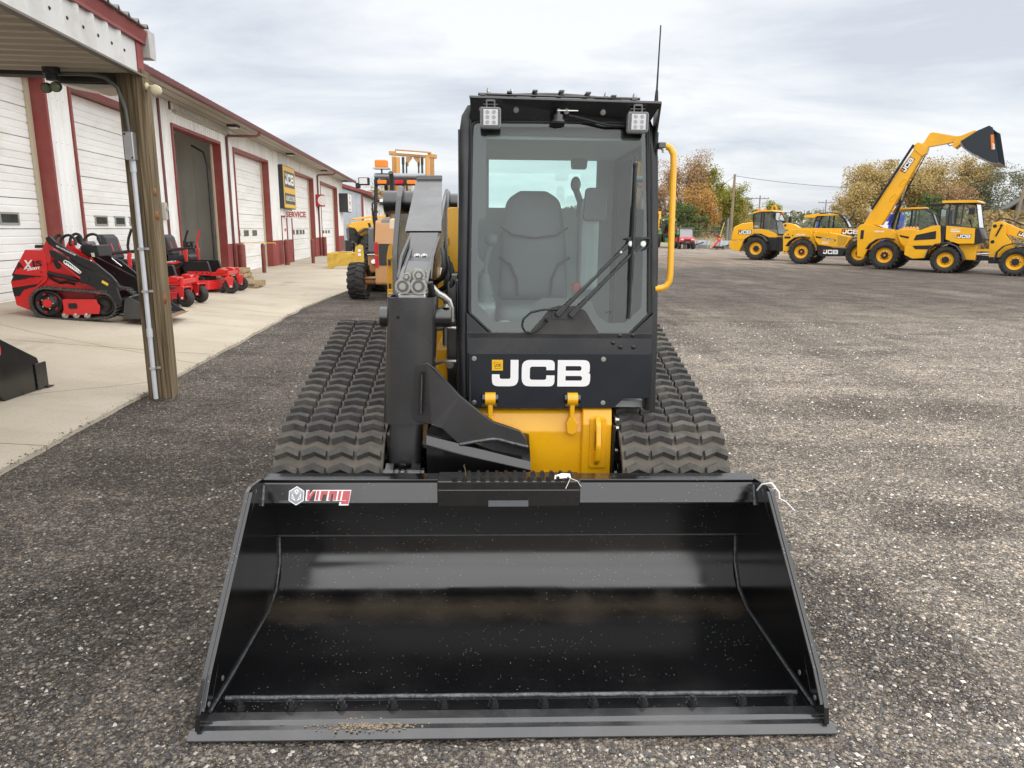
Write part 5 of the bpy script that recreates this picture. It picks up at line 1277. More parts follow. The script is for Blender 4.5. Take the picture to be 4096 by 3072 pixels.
# hydraulic coupling block on top of the dipper
cb_ = bpy.data.objects.new('coupling_block', None); COL.objects.link(cb_); cb_.parent = ctl
bp_ = fillet([(-.495, 1.385), (-.455, 1.437), (-.415, 1.462), (-.380, 1.458), (-.366, 1.43), (-.366, 1.38), (-.385, 1.355), (-.475, 1.355)], [.03, .03, .03, .03, .03, .03, .03, .03], 4)
MB().prism(bp_, 'y', 1.075, 1.10).build('block', mat('cast_zinc', (.30, .29, .25), .45, metal=.6, var=.25, scale=40), cb_, bevel=.004)
for fx, fz, fr in ((-.463, 1.388, .034), (-.396, 1.388, .036), (-.394, 1.435, .027), (-.446, 1.428, .019)):
    MB().cyl((fx, 1.048, fz), (fx, 1.078, fz), fr, n=22).build('coupling', ZINC, cb_, bevel=.003)
    MB().cyl((fx, 1.036, fz), (fx, 1.049, fz), fr * .72, n=6 if fr < .03 else 22, smooth=fr > .03).cyl((fx, 1.030, fz), (fx, 1.037, fz), fr * .42, n=16, mi=1).build('nut', [mat('dark_steel', (.16, .16, .155), .35, metal=.8), ZINC], cb_)
MB().box(-.49, -.37, 1.08, 1.2, 1.30, 1.352).build('manifold', mat('alloy', (.6, .6, .6), .35, metal=.8), cb_, bevel=.006)
MB().tube([(-.42, 1.12, 1.34), (-.42, 1.08, 1.325), (-.41, 1.08, 1.318)], .01, 8).build('guard_loop', HOSE, cb_)
MB().tube([(-.355, 1.12, 1.40), (-.348, 1.13, 1.36), (-.345, 1.15, 1.33)], .016, 8).build('hose', HOSE, cb_)
MB().tube([(-.345, 1.14, 1.375), (-.325, 1.15, 1.350), (-.300, 1.17, 1.335), (-.278, 1.18, 1.315), (-.268, 1.19, 1.28), (-.265, 1.20, 1.22)], .0165, 10).build('steel_pipe', ZINC, cb_)
for i in range(9): MB().tube([(-.366 + .004 * math.sin(i), 1.082 + .004 * math.cos(i * 1.7), 1.445 - i * .0105 + .006 * math.sin(t)) for t in (0, 1.5)], .003, 5).build('chain_link', ZINC, cb_)
for q, (xx_, zz_) in enumerate(((-.32, 1.40), (-.30, 1.36), (-.285, 1.33))):
    MB().tube([(xx_ - .04, 1.5, zz_ - .03), (xx_, 1.42, zz_), (xx_ + .015, 1.40, zz_ + .05), (xx_ + .01, 1.45, zz_ + .10), (xx_ - .005, 1.55, zz_ + .13)], .013, 8).build('hose', HOSE, cb_)
# yellow bodywork seen past the boom
YD = YEL
bdw = bpy.data.objects.new('body', None); COL.objects.link(bdw); bdw.parent = ctl
yp = fillet([(2.0, .84), (2.0, 1.745), (2.60, 1.76), (2.60, .84)], .03, 3)
MB().prism(fillet([(-.328, .75), (-.25, .75), (-.25, 1.745), (-.328, 1.745)], [.0, .0, .0, .02], 3), 'y', 2.02, 2.06).build('side_panel', YEL, bdw, bevel=.004)
MB().box(-.33, -.245, 2.008, 2.019, 1.38, 1.395).build('seam', mat('seam_shadow', (.35, .17, .003), .5), bdw)
for zz_ in (1.46, 1.56): MB().box(-.322, -.318, 2.015, 2.021, zz_ - .02, zz_ + .02).build('slot', DARKM, bdw)
MB().box(-.36, -.25, 1.45, 2.0, .62, 1.05).build('inner_panel', YEL, bdw, bevel=.01)
MB().prism(fillet([(-.80, .9), (-.80, 1.44), (-.785, 1.515), (-.705, 1.545), (-.70, 1.545), (-.70, .9)], [.01, .02, .02, .01, .01, .01], 3), 'y', 2.95, 3.05).build('rear_panel', YEL, bdw, bevel=.006)
MB().prism(fillet([(-.795, 1.15), (-.795, 1.22), (-.66, 1.22), (-.66, 1.15)], .005, 2), 'y', 2.90, 2.945).build('latch_plate', YEL, bdw, bevel=.004)
for zz_, xx_ in ((1.42, -.735), (1.175, -.765)):
    MB().tube([(xx_ + .028 * math.cos(t), 2.895, zz_ + .018 * math.sin(t)) for t in np.linspace(0, 2 * PI, 16, endpoint=False)], .0045, 6, closed=True).tube([(xx_, 2.885, zz_ - .018), (xx_, 2.885, zz_ + .02)], .006, 6).build('lynch_pin', mat('gold_zinc', (.75, .55, .2), .3, metal=.9), bdw)
for zz_ in (1.40, 1.235): MB().box(-.79, -.775, 2.935, 2.951, zz_ - .02, zz_ + .02).build('rubber_stop', DARKM, bdw)
MB().box(-.60, .55, 2.5, 3.3, .55, 1.35).build('engine_cover', YEL, bdw, bevel=.05, seg=3)
MB().box(-.25, -.232, 1.30, 1.36, .90, 1.40).build('cab_mount', SAT, bdw, bevel=.006)
MB().box(-.30, -.24, 1.40, 1.43, .84, 1.42).build('hose_guard', SAT, bdw, bevel=.008)
for zz_ in (.98, 1.25): MB().bolt((-.285, 1.40, zz_), (0, -1, 0), .012, .012).build('bolt', ZINC, bdw)
MB().tube([(-.36, 1.3, 1.0), (-.30, 1.28, 1.02), (-.25, 1.28, 1.02)], .008, 8).build('pipe', ZINC, bdw)
MB().tube([(-.36, 1.35, 1.16), (-.31, 1.32, 1.17), (-.25, 1.32, 1.17)], .010, 8).build('pipe', ZINC, bdw)
# ================================================================ wheels
TYRE = mat('tyre_rubber', (.022, .0215, .021), .8, var=.35, scale=9, dirt=(.085, .075, .062), dscale=4, damt=.5)
_WM = {}
def tyre_mesh(r, w, rr, nl, lug, slick=False):
    key = ('t', r, w, rr, nl, lug)
    if key in _WM: return _WM[key]
    b = MB(); hw = w / 2; c = r - lug
    pr = [(rr, -hw * .72), (rr + (c - rr) * .25, -hw * .96), (rr + (c - rr) * .6, -hw), (c - .03, -hw * .93), (c, -hw * .78), (c + .006, 0), (c, hw * .78), (c - .03, hw * .93), (rr + (c - rr) * .6, hw), (rr + (c - rr) * .25, hw * .96), (rr, hw * .72)]
    b.lathe((0, 0, 0), (0, 1, 0), pr, 36, caps=False)
    for i in range(nl):
        for s_ in (-1, 1):
            a0 = 2 * PI * (i + (.5 if s_ > 0 else 0)) / nl
            da = .55 * 2 * PI / nl * (1.6 if not slick else .6); th = .20 * 2 * PI / nl * (1.5 if slick else 1.0)
            def P(a, yy_, rad_): return (rad_ * math.cos(a), yy_, rad_ * math.sin(a))
            y0, y1 = s_ * hw * .04, s_ * hw * .97
            b.hexa([P(a0 - th, y0, c - .01), P(a0 + th, y0, c - .01), P(a0 + da + th, y1, c - .045), P(a0 + da - th, y1, c - .045), P(a0 - th * .8, y0, r), P(a0 + th * .8, y0, r), P(a0 + da + th * .8, y1, r - .012), P(a0 + da - th * .8, y1, r - .012)])
    o = b.build('tyre', TYRE); me_ = o.data; bpy.data.objects.remove(o); _WM[key] = me_; return me_
def rim_mesh(rr, w, m, m2, nb=8):
    key = ('r', rr, w, m.name, m2.name)
    if key in _WM: return _WM[key]
    b = MB(); hw = w / 2
    for s_ in (-1,):
        b.lathe((0, 0, 0), (0, 1, 0), [(rr + .01, -hw * .74), (rr + .012, -hw * .70), (rr - .02, -hw * .62), (rr - .04, -hw * .30), (rr * .62, -hw * .22), (rr * .60, -hw * .30), (rr * .40, -hw * .34), (.001, -hw * .34)], 28, caps=False)
        b.lathe((0, 0, 0), (0, 1, 0), [(rr + .01, hw * .74), (rr - .02, hw * .62), (rr - .04, hw * .30), (rr * .6, hw * .22), (.001, hw * .22)], 28, caps=False)
    b.cyl((0, -hw * .56, 0), (0, -hw * .3, 0), rr * .44, n=20, mi=1)
    for i in range(nb):
        a = 2 * PI * i / nb; b.cyl((rr * .54 * math.cos(a), -hw * .40, rr * .54 * math.sin(a)), (rr * .54 * math.cos(a), -hw * .33, rr * .54 * math.sin(a)), rr * .06, n=6, mi=1)
    o = b.build('rim', [m, m2]); me_ = o.data; bpy.data.objects.remove(o); _WM[key] = me_; return me_
def wheel(parent, c, r, w, rimr, m, m2=None, nl=20, lug=.035, rz=0.0, flip=False, slick=False):
    e = bpy.data.objects.new('wheel', None); COL.objects.link(e); e.parent = parent; e.location = c; e.rotation_euler = (0, 0, rz + (PI if flip else 0))
    for nm, me_ in (('tyre', tyre_mesh(r, w, rimr, nl, lug, slick)), ('rim', rim_mesh(rimr, w, m, m2 or SAT))):
        o = bpy.data.objects.new(nm, me_); COL.objects.link(o); o.parent = e
    return e
def part(parent, name): e = bpy.data.objects.new(name, None); COL.objects.link(e); e.parent = parent; return e
RED = mat('machine_red', (.62, .022, .022), .32, coat=.3, var=.06, scale=4)
RDK = mat('red_dark', (.30, .012, .012), .45)
LBK = mat('plain_black', (.009, .009, .0095), .38, var=.2)
CHRM = mat('chrome', (.75, .75, .75), .12, metal=1.0)

# ================================================================ small stand-on track loader
AP = Vector((-6.63, 10.71, 0)); APZ = apz(1.43, 11.3)
axl = thing('mini_track_loader', 'red stand-on mini track loader with black lift arms and small bucket', 'loader', (AP.x + .02, AP.y + .30, APZ), rad(8)); axl.scale = (.95, .95, .95)
def a2(u, v): return ((u - 1180) / 1122, (1555 - v) / 1043)
def A2(l): return [a2(*p) for p in l]
YN, YF = -.50, .50
# body
body = fillet(A2([(500, 430), (800, 440), (815, 600), (808, 850), (770, 930), (600, 1060), (480, 1180), (465, 1405), (245, 1315), (205, 940), (395, 590)]), [.02, .03, .02, .05, .05, .05, .04, .02, .02, .02, .03], 3)
MB().prism(body, 'y', -.44, .44).build('rear_body', RED, axl, bevel=.015)
MB().prism(A2([(280, 815), (760, 850), (215, 935)]), 'y', -.445, -.4405).prism(A2([(760, 865), (640, 970), (215, 1035), (232, 1172), (320, 1165), (390, 1070), (600, 1015), (660, 965)]), 'y', -.445, -.4405).prism(A2([(215, 1038), (640, 972), (560, 1025), (400, 1065), (320, 1165), (232, 1172)]), 'y', -.446, -.4405).build('black_stripe', LBK, axl)
def lettering(key, u, v, wz, hz, m, ang=0.0, nm='lettering', yy_=-.448):
    x, z = a2(u, v); ca, sa = math.cos(ang), math.sin(ang)
    MB().decal(key, (x, yy_, z), (ca, 0, sa), (-sa, 0, ca), hz / 1043, w=wz / 1122).build(nm, m, axl, recalc=False)
lettering('axA', 335, 735, 120, 100, LBK, rad(4)); lettering('axX', 440, 742, 170, 148, mat('decal_silver', (.75, .75, .77), .35), rad(2)); lettering('axIS', 600, 700, 150, 95, LBK, rad(4))
lettering('2000T', 495, 762, 220, 42, WHITE, rad(7)); lettering('gravely', 225, 1000, 450, 70, RED, rad(11), yy_=-.4475)
MB().cyl((a2(718, 780)[0], -.449, a2(718, 780)[1]), (a2(718, 780)[0], -.43, a2(718, 780)[1]), .018, n=14).build('port', RDK, axl)
MB().prism(fillet(A2([(185, 840), (330, 615), (385, 620), (215, 860)]), .01, 2), 'y', -.36, .36).build('operator_pad', LBK, axl, bevel=.01)
MB().prism(fillet(A2([(605, 405), (620, 355), (780, 360), (780, 405)]), .01, 2), 'y', -.35, .1).build('fuel_cap_deck', LBK, axl, bevel=.02)
# side frames
tower = fillet(A2([(740, 440), (840, 280), (895, 300), (925, 420), (1130, 520), (1400, 890), (1510, 960), (1660, 1115), (1500, 1110), (760, 1035), (600, 1060), (808, 850), (800, 440)]), [.01, .02, .02, .02, .02, .03, .02, .01, .01, .01, .01, .03, .01], 3)
for y0, y1 in ((-.40, -.36), (.36, .40)): MB().prism(tower, 'y', y0, y1).build('side_frame', RED, axl, bevel=.006)
MB().prism(fillet(A2([(800, 430), (920, 430), (905, 560), (880, 640), (800, 640)]), .02, 3), 'y', -.43, -.402).build('tower_bracket', RED, axl, bevel=.006)
MB().prism(fillet(A2([(905, 600), (950, 550), (1035, 600), (1030, 700), (990, 750), (940, 720)]), .03, 3), 'y', -.404, -.399).build('window', LBK, axl)
MB().box(a2(700, 0)[0], a2(1500, 0)[0], -.36, .36, a2(0, 1450)[1], a2(0, 1080)[1]).build('chassis', RDK, axl)
# arms, near and far
up = fillet(A2([(885, 250), (950, 205), (1040, 300), (1380, 520), (1650, 640), (1880, 840), (1960, 940), (1975, 1040), (1940, 1000), (1860, 900), (1600, 760), (1380, 650), (930, 340)]), .02, 3)
lo = fillet(A2([(915, 425), (1000, 440), (1240, 590), (1640, 800), (1880, 930), (1950, 1050), (2010, 1310), (1925, 1320), (1880, 1250), (1790, 1080), (1640, 1060), (1540, 1010), (1430, 950), (1370, 870), (1080, 640), (945, 530)]), .02, 3)
rod = fillet(A2([(1045, 610), (1070, 605), (1385, 870), (1370, 895)]), .005, 2)
for y0, y1 in ((-.52, -.46), (.46, .52)):
    MB().prism(up, 'y', y0, y1).build('upper_arm', LBK, axl, bevel=.006)
    MB().prism(lo, 'y', y0 - .0, y1).build('lift_arm', LBK, axl, bevel=.006)
    MB().prism(fillet(A2([(1380, 850), (1500, 830), (1530, 880), (1500, 940), (1410, 970), (1370, 950)]), .02, 2), 'y', y0 - .012, y0 - .001).build('arm_lug', LBK, axl, bevel=.004)
    MB().prism(rod, 'y', y0 - .004, y0 + .05).build('link_rod', RED, axl)
MB().prism(A2([(1730, 905), (1825, 965), (1810, 1000), (1712, 945)]), 'y', -.524, -.5205).build('warning_label', mat('label_yellow', (.75, .55, .03), .5), axl)
MB().tube([(a2(u, v)[0], -.524, a2(u, v)[1]) for u, v in ((1140, 610), (1165, 590), (1220, 620), (1350, 730), (1400, 780), (1380, 800), (1330, 770), (1150, 640), (1140, 610))], .008, 6).build('emblem_outline', WHITE, axl)
em_ = MB()
for i in range(7): em_.obox((a2(1180 + i * 29, 640 + i * 20)[0], -.5225, a2(0, 640 + i * 20)[1]), (.018, .004, .034 if i % 2 else .024), (0, rad(-32), 0))
em_.build('emblem_marks', WHITE, axl)
lettering('lev', 1045, 372, 330, 26, WHITE, rad(-29), yy_=-.5225)
MB().cyl((a2(820, 0)[0], -.44, a2(0, 800)[1]), (a2(1300, 0)[0], -.44, a2(0, 915)[1]), .032, n=14).cyl((a2(1250, 0)[0], -.44, a2(0, 900)[1]), (a2(1330, 0)[0], -.44, a2(0, 925)[1]), .02, n=12).build('lift_cylinder', LBK, axl)
for k_ in range(3):
    MB().tube([(a2(u, v)[0], -.43 + .015 * k_, a2(u, v + 14 * k_)[1]) for u, v in ((820, 850), (900, 900), (980, 940), (1100, 930), (1220, 965))], .012, 6).build('hose', HOSE, axl)
for cx_, cz_, rx, rz_, yy_ in ((1110, 330, 125, 130, -.25), (1330, 300, 135, 115, .15), (940, 260, 55, 60, -.2), (1150, 300, 100, 120, -.05)):
    MB().tube([(a2(cx_ + rx * math.cos(t), 0)[0], yy_ + .04 * math.sin(t), a2(0, cz_ - rz_ * math.sin(t))[1]) for t in np.linspace(-.2, PI + .6, 16)], .022, 7).build('hose_loop', HOSE, axl)
MB().prism(fillet(A2([(1270, 370), (1560, 355), (1585, 545), (1400, 560), (1290, 480)]), .02, 2), 'y', -.2, .3).build('control_box', LBK, axl, bevel=.01)
MB().prism(fillet(A2([(1250, 310), (1340, 300), (1400, 360), (1260, 360)]), .02, 2), 'y', -.1, .2).build('control_tower', mat('dull_grey', (.10, .10, .105), .5), axl, bevel=.01)
MB().prism(A2([(1445, 485), (1500, 480), (1510, 550), (1455, 545)]), 'y', -.203, -.2005).build('label', mat('label_cream', (.6, .6, .48), .5), axl)
for k_ in range(4):
    for yy_ in (-.43, .38): MB().cyl((a2(1530 + 26 * k_, 0)[0], yy_, a2(0, 590 + 24 * k_)[1]), (a2(1615 + 26 * k_, 0)[0], yy_, a2(0, 690 + 14 * k_)[1]), .010, n=8).build('quick_coupler', CHRM, axl)
for k_ in range(3):
    MB().tube([(a2(u, v)[0], -.43 + .03 * k_, a2(u, v)[1]) for u, v in ((1200 + 40 * k_, 560), (1420 + 40 * k_, 690), (1750, 850), (1900, 960), (1960, 1040))], .013, 6).build('hose', HOSE, axl)
# tracks
TA = [((-.357, .262), .245), ((.445, .225), .205), ((-.2, .06), .055), ((.25, .06), .055)]
tb = track_path(TA, .03); tr_ = track_path(TA, .055)
def lugbar(w):
    b = MB(); h = .018
    b.hexa([(-w / 2, -.017, 0), (w / 2, -.017, 0), (w / 2, .017, 0), (-w / 2, .017, 0), (-w / 2, -.012, h), (w / 2, -.012, h), (w / 2, .012, h), (-w / 2, .012, h)])
    o = b.build('lug', RUB); m_ = o.data; bpy.data.objects.remove(o); return m_
for yc in (-.40, .40):
    t_ = part(axl, 'track'); wd = .24
    rg = []
    for p, u in tb:
        nrm = Vector((u.y, -u.x)); q = p - nrm * .022
        rg.append([(p.x, yc - wd / 2, p.y), (p.x, yc + wd / 2, p.y), (q.x, yc + wd / 2, q.y), (q.x, yc - wd / 2, q.y)])
    rg.append(rg[0]); MB().loft(rg, 0, False, False).build('belt', RUB, t_)
    lm = lugbar(wd - .01)
    for p, u in tr_:
        nrm = Vector((u.y, -u.x)); o = bpy.data.objects.new('lug', lm); COL.objects.link(o); o.parent = t_
        o.matrix_local = Matrix(((0, u.x, nrm.x, p.x), (1, 0, 0, yc), (0, u.y, nrm.y, p.y), (0, 0, 0, 1)))
    yo = yc - wd / 2 if yc < 0 else yc + wd / 2; sg = -1 if yc < 0 else 1
    sp = MB().lathe((-.357, yc, .262), (0, sg, 0), [(.20, .0), (.205, .07), (.17, .075), (.16, .05), (.11, .055), (.10, .085), (.001, .085)], 24).build('sprocket', LBK, t_)
    MB().cyl((-.357, yc + sg * .08, .262), (-.357, yc + sg * .105, .262), .066, n=20).build('hub', RED, t_)
    for i in range(5):
        a = 2 * PI * i / 5; MB().cyl((-.357 + .085 * math.cos(a), yc + sg * .08, .262 + .085 * math.sin(a)), (-.357 + .085 * math.cos(a), yc + sg * .1, .262 + .085 * math.sin(a)), .012, n=8).build('stud', CHRM, t_)
    for i in range(16):
        a = 2 * PI * i / 16; MB().cyl((-.357 + .205 * math.cos(a), yc - .06, .262 + .205 * math.sin(a)), (-.357 + .205 * math.cos(a), yc + sg * .07, .262 + .205 * math.sin(a)), .014, n=7).build('sprocket_tooth', LBK, t_)
    for i in range(5):
        a = 2 * PI * i / 5 + .6; MB().obox((-.357 + .143 * math.cos(a), yc + sg * .0765, .262 + .143 * math.sin(a)), (.05, .004, .03), (0, -a + PI / 2, 0)).build('sprocket_hole', RDK, t_)
    MB().lathe((.445, yc, .225), (0, sg, 0), [(.165, 0), (.17, .06), (.13, .065), (.12, .04), (.05, .045), (.001, .05)], 22).build('idler', LBK, t_)
    MB().prism(fillet(A2([(1035, 1215), (1590, 1220), (1600, 1280), (1640, 1330), (1610, 1460), (1440, 1455), (1420, 1475), (1000, 1465), (1040, 1380)]), .02, 3), 'y', yc + sg * .085, yc + sg * .115).build('track_frame', RED, t_, bevel=.005)
    MB().prism(fillet(A2([(1125, 1280), (1270, 1280), (1270, 1370), (1125, 1370)]), .02, 3), 'y', yc + sg * .113, yc + sg * .1175).build('frame_slot', LBK, t_)
    for u in (1040, 1220, 1400):
        x, z = a2(u, 1475); MB().cyl((x, yc - .06, .075), (x, yc + sg * .09, .075), .05, n=16).build('roller', STEEL, t_)
        MB().bolt((x, yc + sg * .115, z + .01), (0, sg, 0), .014, .014).build('bolt', CHRM, t_)
# its bucket
BG = mat('bucket_grey', (.040, .041, .043), .42, var=.2, dirt=(.09, .075, .06), damt=.4)
mb2 = part(axl, 'bucket')
bp2 = [(.80, .0), (.88, .33), (.90, .34), (1.35, .0)]
for y0, y1 in ((-.54, -.525), (.525, .54)): MB().prism([(.735, .012), (.79, .30), (.86, .365), (1.36, .03), (1.36, .012)], 'y', y0, y1).build('side_plate', BG, mb2, bevel=.003)
MB().prism([(.74, .012), (1.38, .008), (1.38, .016), (.76, .024)], 'y', -.525, .525).build('floor', BG, mb2)
MB().prism([(.735, .012), (.79, .30), (.86, .365), (.87, .355), (.81, .29), (.755, .03)], 'y', -.525, .525).build('back', BG, mb2)
MB().prism([(1.30, .010), (1.41, .006), (1.41, .012), (1.30, .026)], 'y', -.545, .545).build('cutting_edge', mat('rust_edge', (.20, .11, .06), .7, var=.3, scale=10), mb2)
MB().bolt((1.12, .5245, .09), (0, -1, 0), .02, .01).build('bolt', ZINC, mb2)
MB().box(.55, .80, -.3, .3, .10, .30).build('hitch', LBK, axl, bevel=.02)

# ================================================================ zero-turn mowers
def mower(loc, rz, label, right_red):
    t = thing('zero_turn_mower', label, 'mower', loc, rz, 'red mowers parked facing the yard')
    wheel(t, (-1.35, -.44, .285), .285, .27, .15, LBK, LBK, 22, .018); wheel(t, (-1.35, .44, .285), .285, .27, .15, LBK, LBK, 22, .018, flip=True)
    for s_ in (-1, 1):
        c = part(t, 'caster')
        wy = s_ * .41; sw = rad(12 if right_red else -28)
        MB().lathe((0, 0, 0), (math.sin(sw) * -1, math.cos(sw), 0), [(.08, -.055), (.12, -.075), (.155, -.06), (.168, -.03), (.168, .03), (.155, .06), (.12, .075), (.08, .055)], 24, caps=False).lathe((0, 0, 0), (math.sin(sw) * -1, math.cos(sw), 0), [(.085, -.05), (.07, -.03), (.03, -.06), (.001, -.06)], 16, mi=1, caps=False).build('wheel', [TYRE, DARKM], c, loc=(.02, wy, .168))
        ca, sa = math.cos(sw), math.sin(sw)
        for q in (-1, 1):
            def W(a, l, z): return (.02 + a * ca - l * sa, wy + a * sa + l * ca, z)
            MB().hexa([W(-.03, q * .085, .14), W(.05, q * .085, .14), W(.07, q * .085, .36), W(-.10, q * .085, .36), W(-.03, q * .098, .14), W(.05, q * .098, .14), W(.07, q * .098, .36), W(-.10, q * .098, .36)]).build('fork', RED, c, bevel=.004)
            MB().bolt(W(.01, q * .098, .168), (-sa * q, ca * q, 0), .018, .014).build('bolt', CHRM, c)
        MB().obox((-.0, wy, .368), (.17, .20, .02), (0, 0, sw)).build('yoke', RED, c, bevel=.006)
        MB().cyl((-.03, wy, .36), (-.03, wy, .52), .034, n=14).cyl((-.03, wy, .52), (-.03, wy, .535), .038, n=14).build('pivot', RED, c)
        MB().obox((-.36, s_ * .40, .44), (.66, .06, .085)).build('frame_rail', RED, t, bevel=.008)
    MB().obox((-.05, 0, .45), (.075, .82, .085)).build('front_axle', RED, t, bevel=.008)
    MB().prism(fillet([(-.30, .46), (-.22, .56), (-.08, .54), (-.05, .50), (-.10, .46)], .01, 2), 'y', -.46, -.20).build('anti_scalp_guard', RED, t, bevel=.006); MB().prism(fillet([(-.30, .46), (-.22, .56), (-.08, .54), (-.05, .50), (-.10, .46)], .01, 2), 'y', .20, .46).build('anti_scalp_guard', RED, t, bevel=.006)
    dk = fillet([(-.98, -.60), (-.98, .60), (-.75, .66), (-.40, .62), (-.24, .35), (-.20, 0), (-.24, -.35), (-.40, -.62), (-.75, -.66)], .08, 4)
    MB().prism(dk, 'z', .10, .26).prism([(p[0] * .96 - .02, p[1] * .92) for p in dk], 'z', .255, .30).build('deck', RED, t, bevel=.012)
    for q in (-.4, .4): MB().cyl((-.20, q, .08), (-.12, q, .08), .07, n=14).build('anti_scalp_wheel', LBK, t)
    for q in (-.35, 0, .35): MB().cyl((-.6, q, .29), (-.6, q, .36), .09, n=16).build('spindle_cover', LBK, t)
    MB().box(-.80, -.28, -.34, .34, .40, .44).build('foot_plate', RDK, t, bevel=.01)
    MB().prism(fillet([(-.92, .40), (-.44, .40), (-.38, .46), (-.44, .72), (-1.02, .72)], .03, 3), 'y', -.46, -.36).build('side_pod', LBK, t, bevel=.02); MB().prism(fillet([(-.92, .40), (-.44, .40), (-.38, .46), (-.44, .72), (-1.02, .72)], .03, 3), 'y', .36, .46).build('side_pod', LBK, t, bevel=.02)
    MB().prism(fillet([(-.86, .415), (-.42, .415), (-.39, .46), (-.42, .50), (-.90, .50)], .02, 2), 'y', -.475, -.461).build('pod_rail', RED, t, bevel=.004)
    for q in (-.8, -.68, -.56, -.45): MB().bolt((q, -.475, .458), (0, -1, 0), .013, .01).build('bolt', CHRM, t)
    MB().prism(fillet([(-1.85, .62), (-1.62, .68), (-1.1, .74), (-.95, .70), (-.95, .62), (-1.08, .60), (-1.2, .645), (-1.5, .645), (-1.62, .60)], .03, 3), 'y', -.60, -.32).build('fender', LBK, t, bevel=.02); MB().prism(fillet([(-1.85, .62), (-1.62, .68), (-1.1, .74), (-.95, .70), (-.95, .62), (-1.08, .60), (-1.2, .645), (-1.5, .645), (-1.62, .60)], .03, 3), 'y', .32, .60).build('fender', LBK, t, bevel=.02)
    MB().prism(fillet([(-1.42, .682), (-1.0, .735), (-.97, .70), (-1.1, .665)], .01, 2), 'y', -.606, -.6005).build('name_plate', RED, t)
    MB().decal('gravely', (-1.38, -.6075, .685), (1, 0, .10), (-.10, 0, 1), .030, w=.34).build('lettering', WHITE, t, recalc=False)
    MB().box(-1.9, -1.3, -.32, .32, .35, .62).build('engine_deck', RDK, t, bevel=.02)
    MB().prism(fillet([(-1.88, .62), (-1.88, .88), (-1.75, .95), (-1.50, .95), (-1.40, .86), (-1.40, .62)], .05, 3), 'y', -.26, .26).build('engine', LBK, t, bevel=.03)
    s2 = part(t, 'seat'); s2.location = (-.12, 0, .02)
    MB().prism(fillet([(-1.25, .70), (-1.22, .84), (-1.1, .82), (-.80, .84), (-.74, .80), (-.76, .70)], .04, 4), 'y', -.26, .26).build('cushion', mat('mower_seat', (.032, .033, .035), .55), s2, bevel=.035, seg=3)
    MB().prism(fillet([(-1.24, .80), (-1.12, .84), (-1.22, 1.22), (-1.28, 1.28), (-1.38, 1.28), (-1.40, 1.20)], .04, 4), 'y', -.25, .25).build('back', mat('mower_seat', (.032, .033, .035), .55), s2, bevel=.04, seg=3)
    for q in (-.15, .15): MB().hexa([(-1.195, q - .014, 1.12), (-1.195, q + .014, 1.12), (-1.14, q * 1.1 + .014, .90), (-1.14, q * 1.1 - .014, .90), (-1.185, q - .014, 1.12), (-1.185, q + .014, 1.12), (-1.128, q * 1.1 + .014, .90), (-1.128, q * 1.1 - .014, .90)]).build('stripe', RED, s2)
    for q in (-.33, .33): MB().obox((-1.0, q, .96), (.36, .08, .06), (0, rad(-6), 0)).build('armrest', mat('mower_seat', (.032, .033, .035), .55), s2, bevel=.025, seg=3)
    MB().box(-1.22, -.80, -.22, .22, .60, .70).build('seat_base', LBK, t)
    for s_ in (-1, 1):
        lv = part(t, 'control_lever')
        MB().prism(fillet([(-.92, .50), (-.88, .50), (-.88, .90), (-.86, .98), (-.92, .98), (-.94, .90)], .01, 2), 'y', s_ * .40 - .03, s_ * .40 + .03).build('bracket', RED, lv, bevel=.004)
        MB().tube([(-.90, s_ * .40, .94), (-.91, s_ * .41, 1.10), (-.88, s_ * .41, 1.24), (-.82, s_ * .40, 1.40)], .024, 8).build('grip', RED if (s_ > 0 and right_red) else HOSE, lv)
    return t
b1 = bw(2.23, 14.10); b2_ = bw(2.17, 17.2)
mower((b1.x, b1.y, apz(2.23, 14.1)), BROT, 'red mower half hidden behind the timber post and the mini loader', False)
mower((b2_.x, b2_.y, apz(2.17, 17.2)), BROT, 'red mower with black foot pod standing between the other mower and the pallets', True)

# ================================================================ things by the wall
PLW = bpy.data.materials.new('pallet_wood'); PLW.use_nodes = True
wood(PLW, (.20, .14, .075), (.38, .28, .16), (.56, .44, .27), (5, 5, 5))
def pallet(loc, rz, label, L=1.2, W=1.0):
    t = thing('pallet', label, 'pallet', loc, rz, None)
    for i in range(7): MB().box(-L / 2, L / 2, -W / 2 + i * (W - .1) / 6, -W / 2 + .1 + i * (W - .1) / 6, .105, .125).build('deck_board', PLW, t)
    for x in (-L / 2, -.05, L / 2 - .1): MB().box(x, x + .1, -W / 2, W / 2, .022, .105).build('stringer', PLW, t)
    for i in range(3): MB().box(-L / 2, L / 2, -W / 2 + i * (W - .1) / 2, -W / 2 + .1 + i * (W - .1) / 2, .0, .022).build('bottom_board', PLW, t)
    return t
for k_ in range(3):
    p = bw(1.15 - .03 * k_, 20.0 + .02 * k_); pallet((p.x, p.y, apz(1.15, 20) + .126 * k_), BROT + rad(2 * k_ - 2), ['bottom wooden pallet of the stack beside the far mower', 'middle wooden pallet of the stack beside the far mower', 'top wooden pallet of the stack beside the far mower'][k_])
p = bw(1.75, 18.95); pallet((p.x, p.y, apz(1.75, 18.95)), BROT + rad(3), 'single wooden pallet lying in front of the pallet stack')
tc_ = thing('trash_can', 'grey round trash can stuffed with dark bags just inside the open bay', 'trash can', bw(-.40, 21.9, .15), 0)
MB().lathe((0, 0, 0), (0, 0, 1), [(.22, 0), (.23, .02), (.28, .80), (.31, .80), (.31, .84), (.27, .84), (.22, .6), (.001, .6)], 22).build('can', mat('can_grey', (.14, .14, .135), .6, var=.2), tc_)
bg = MB(); random.seed(3)
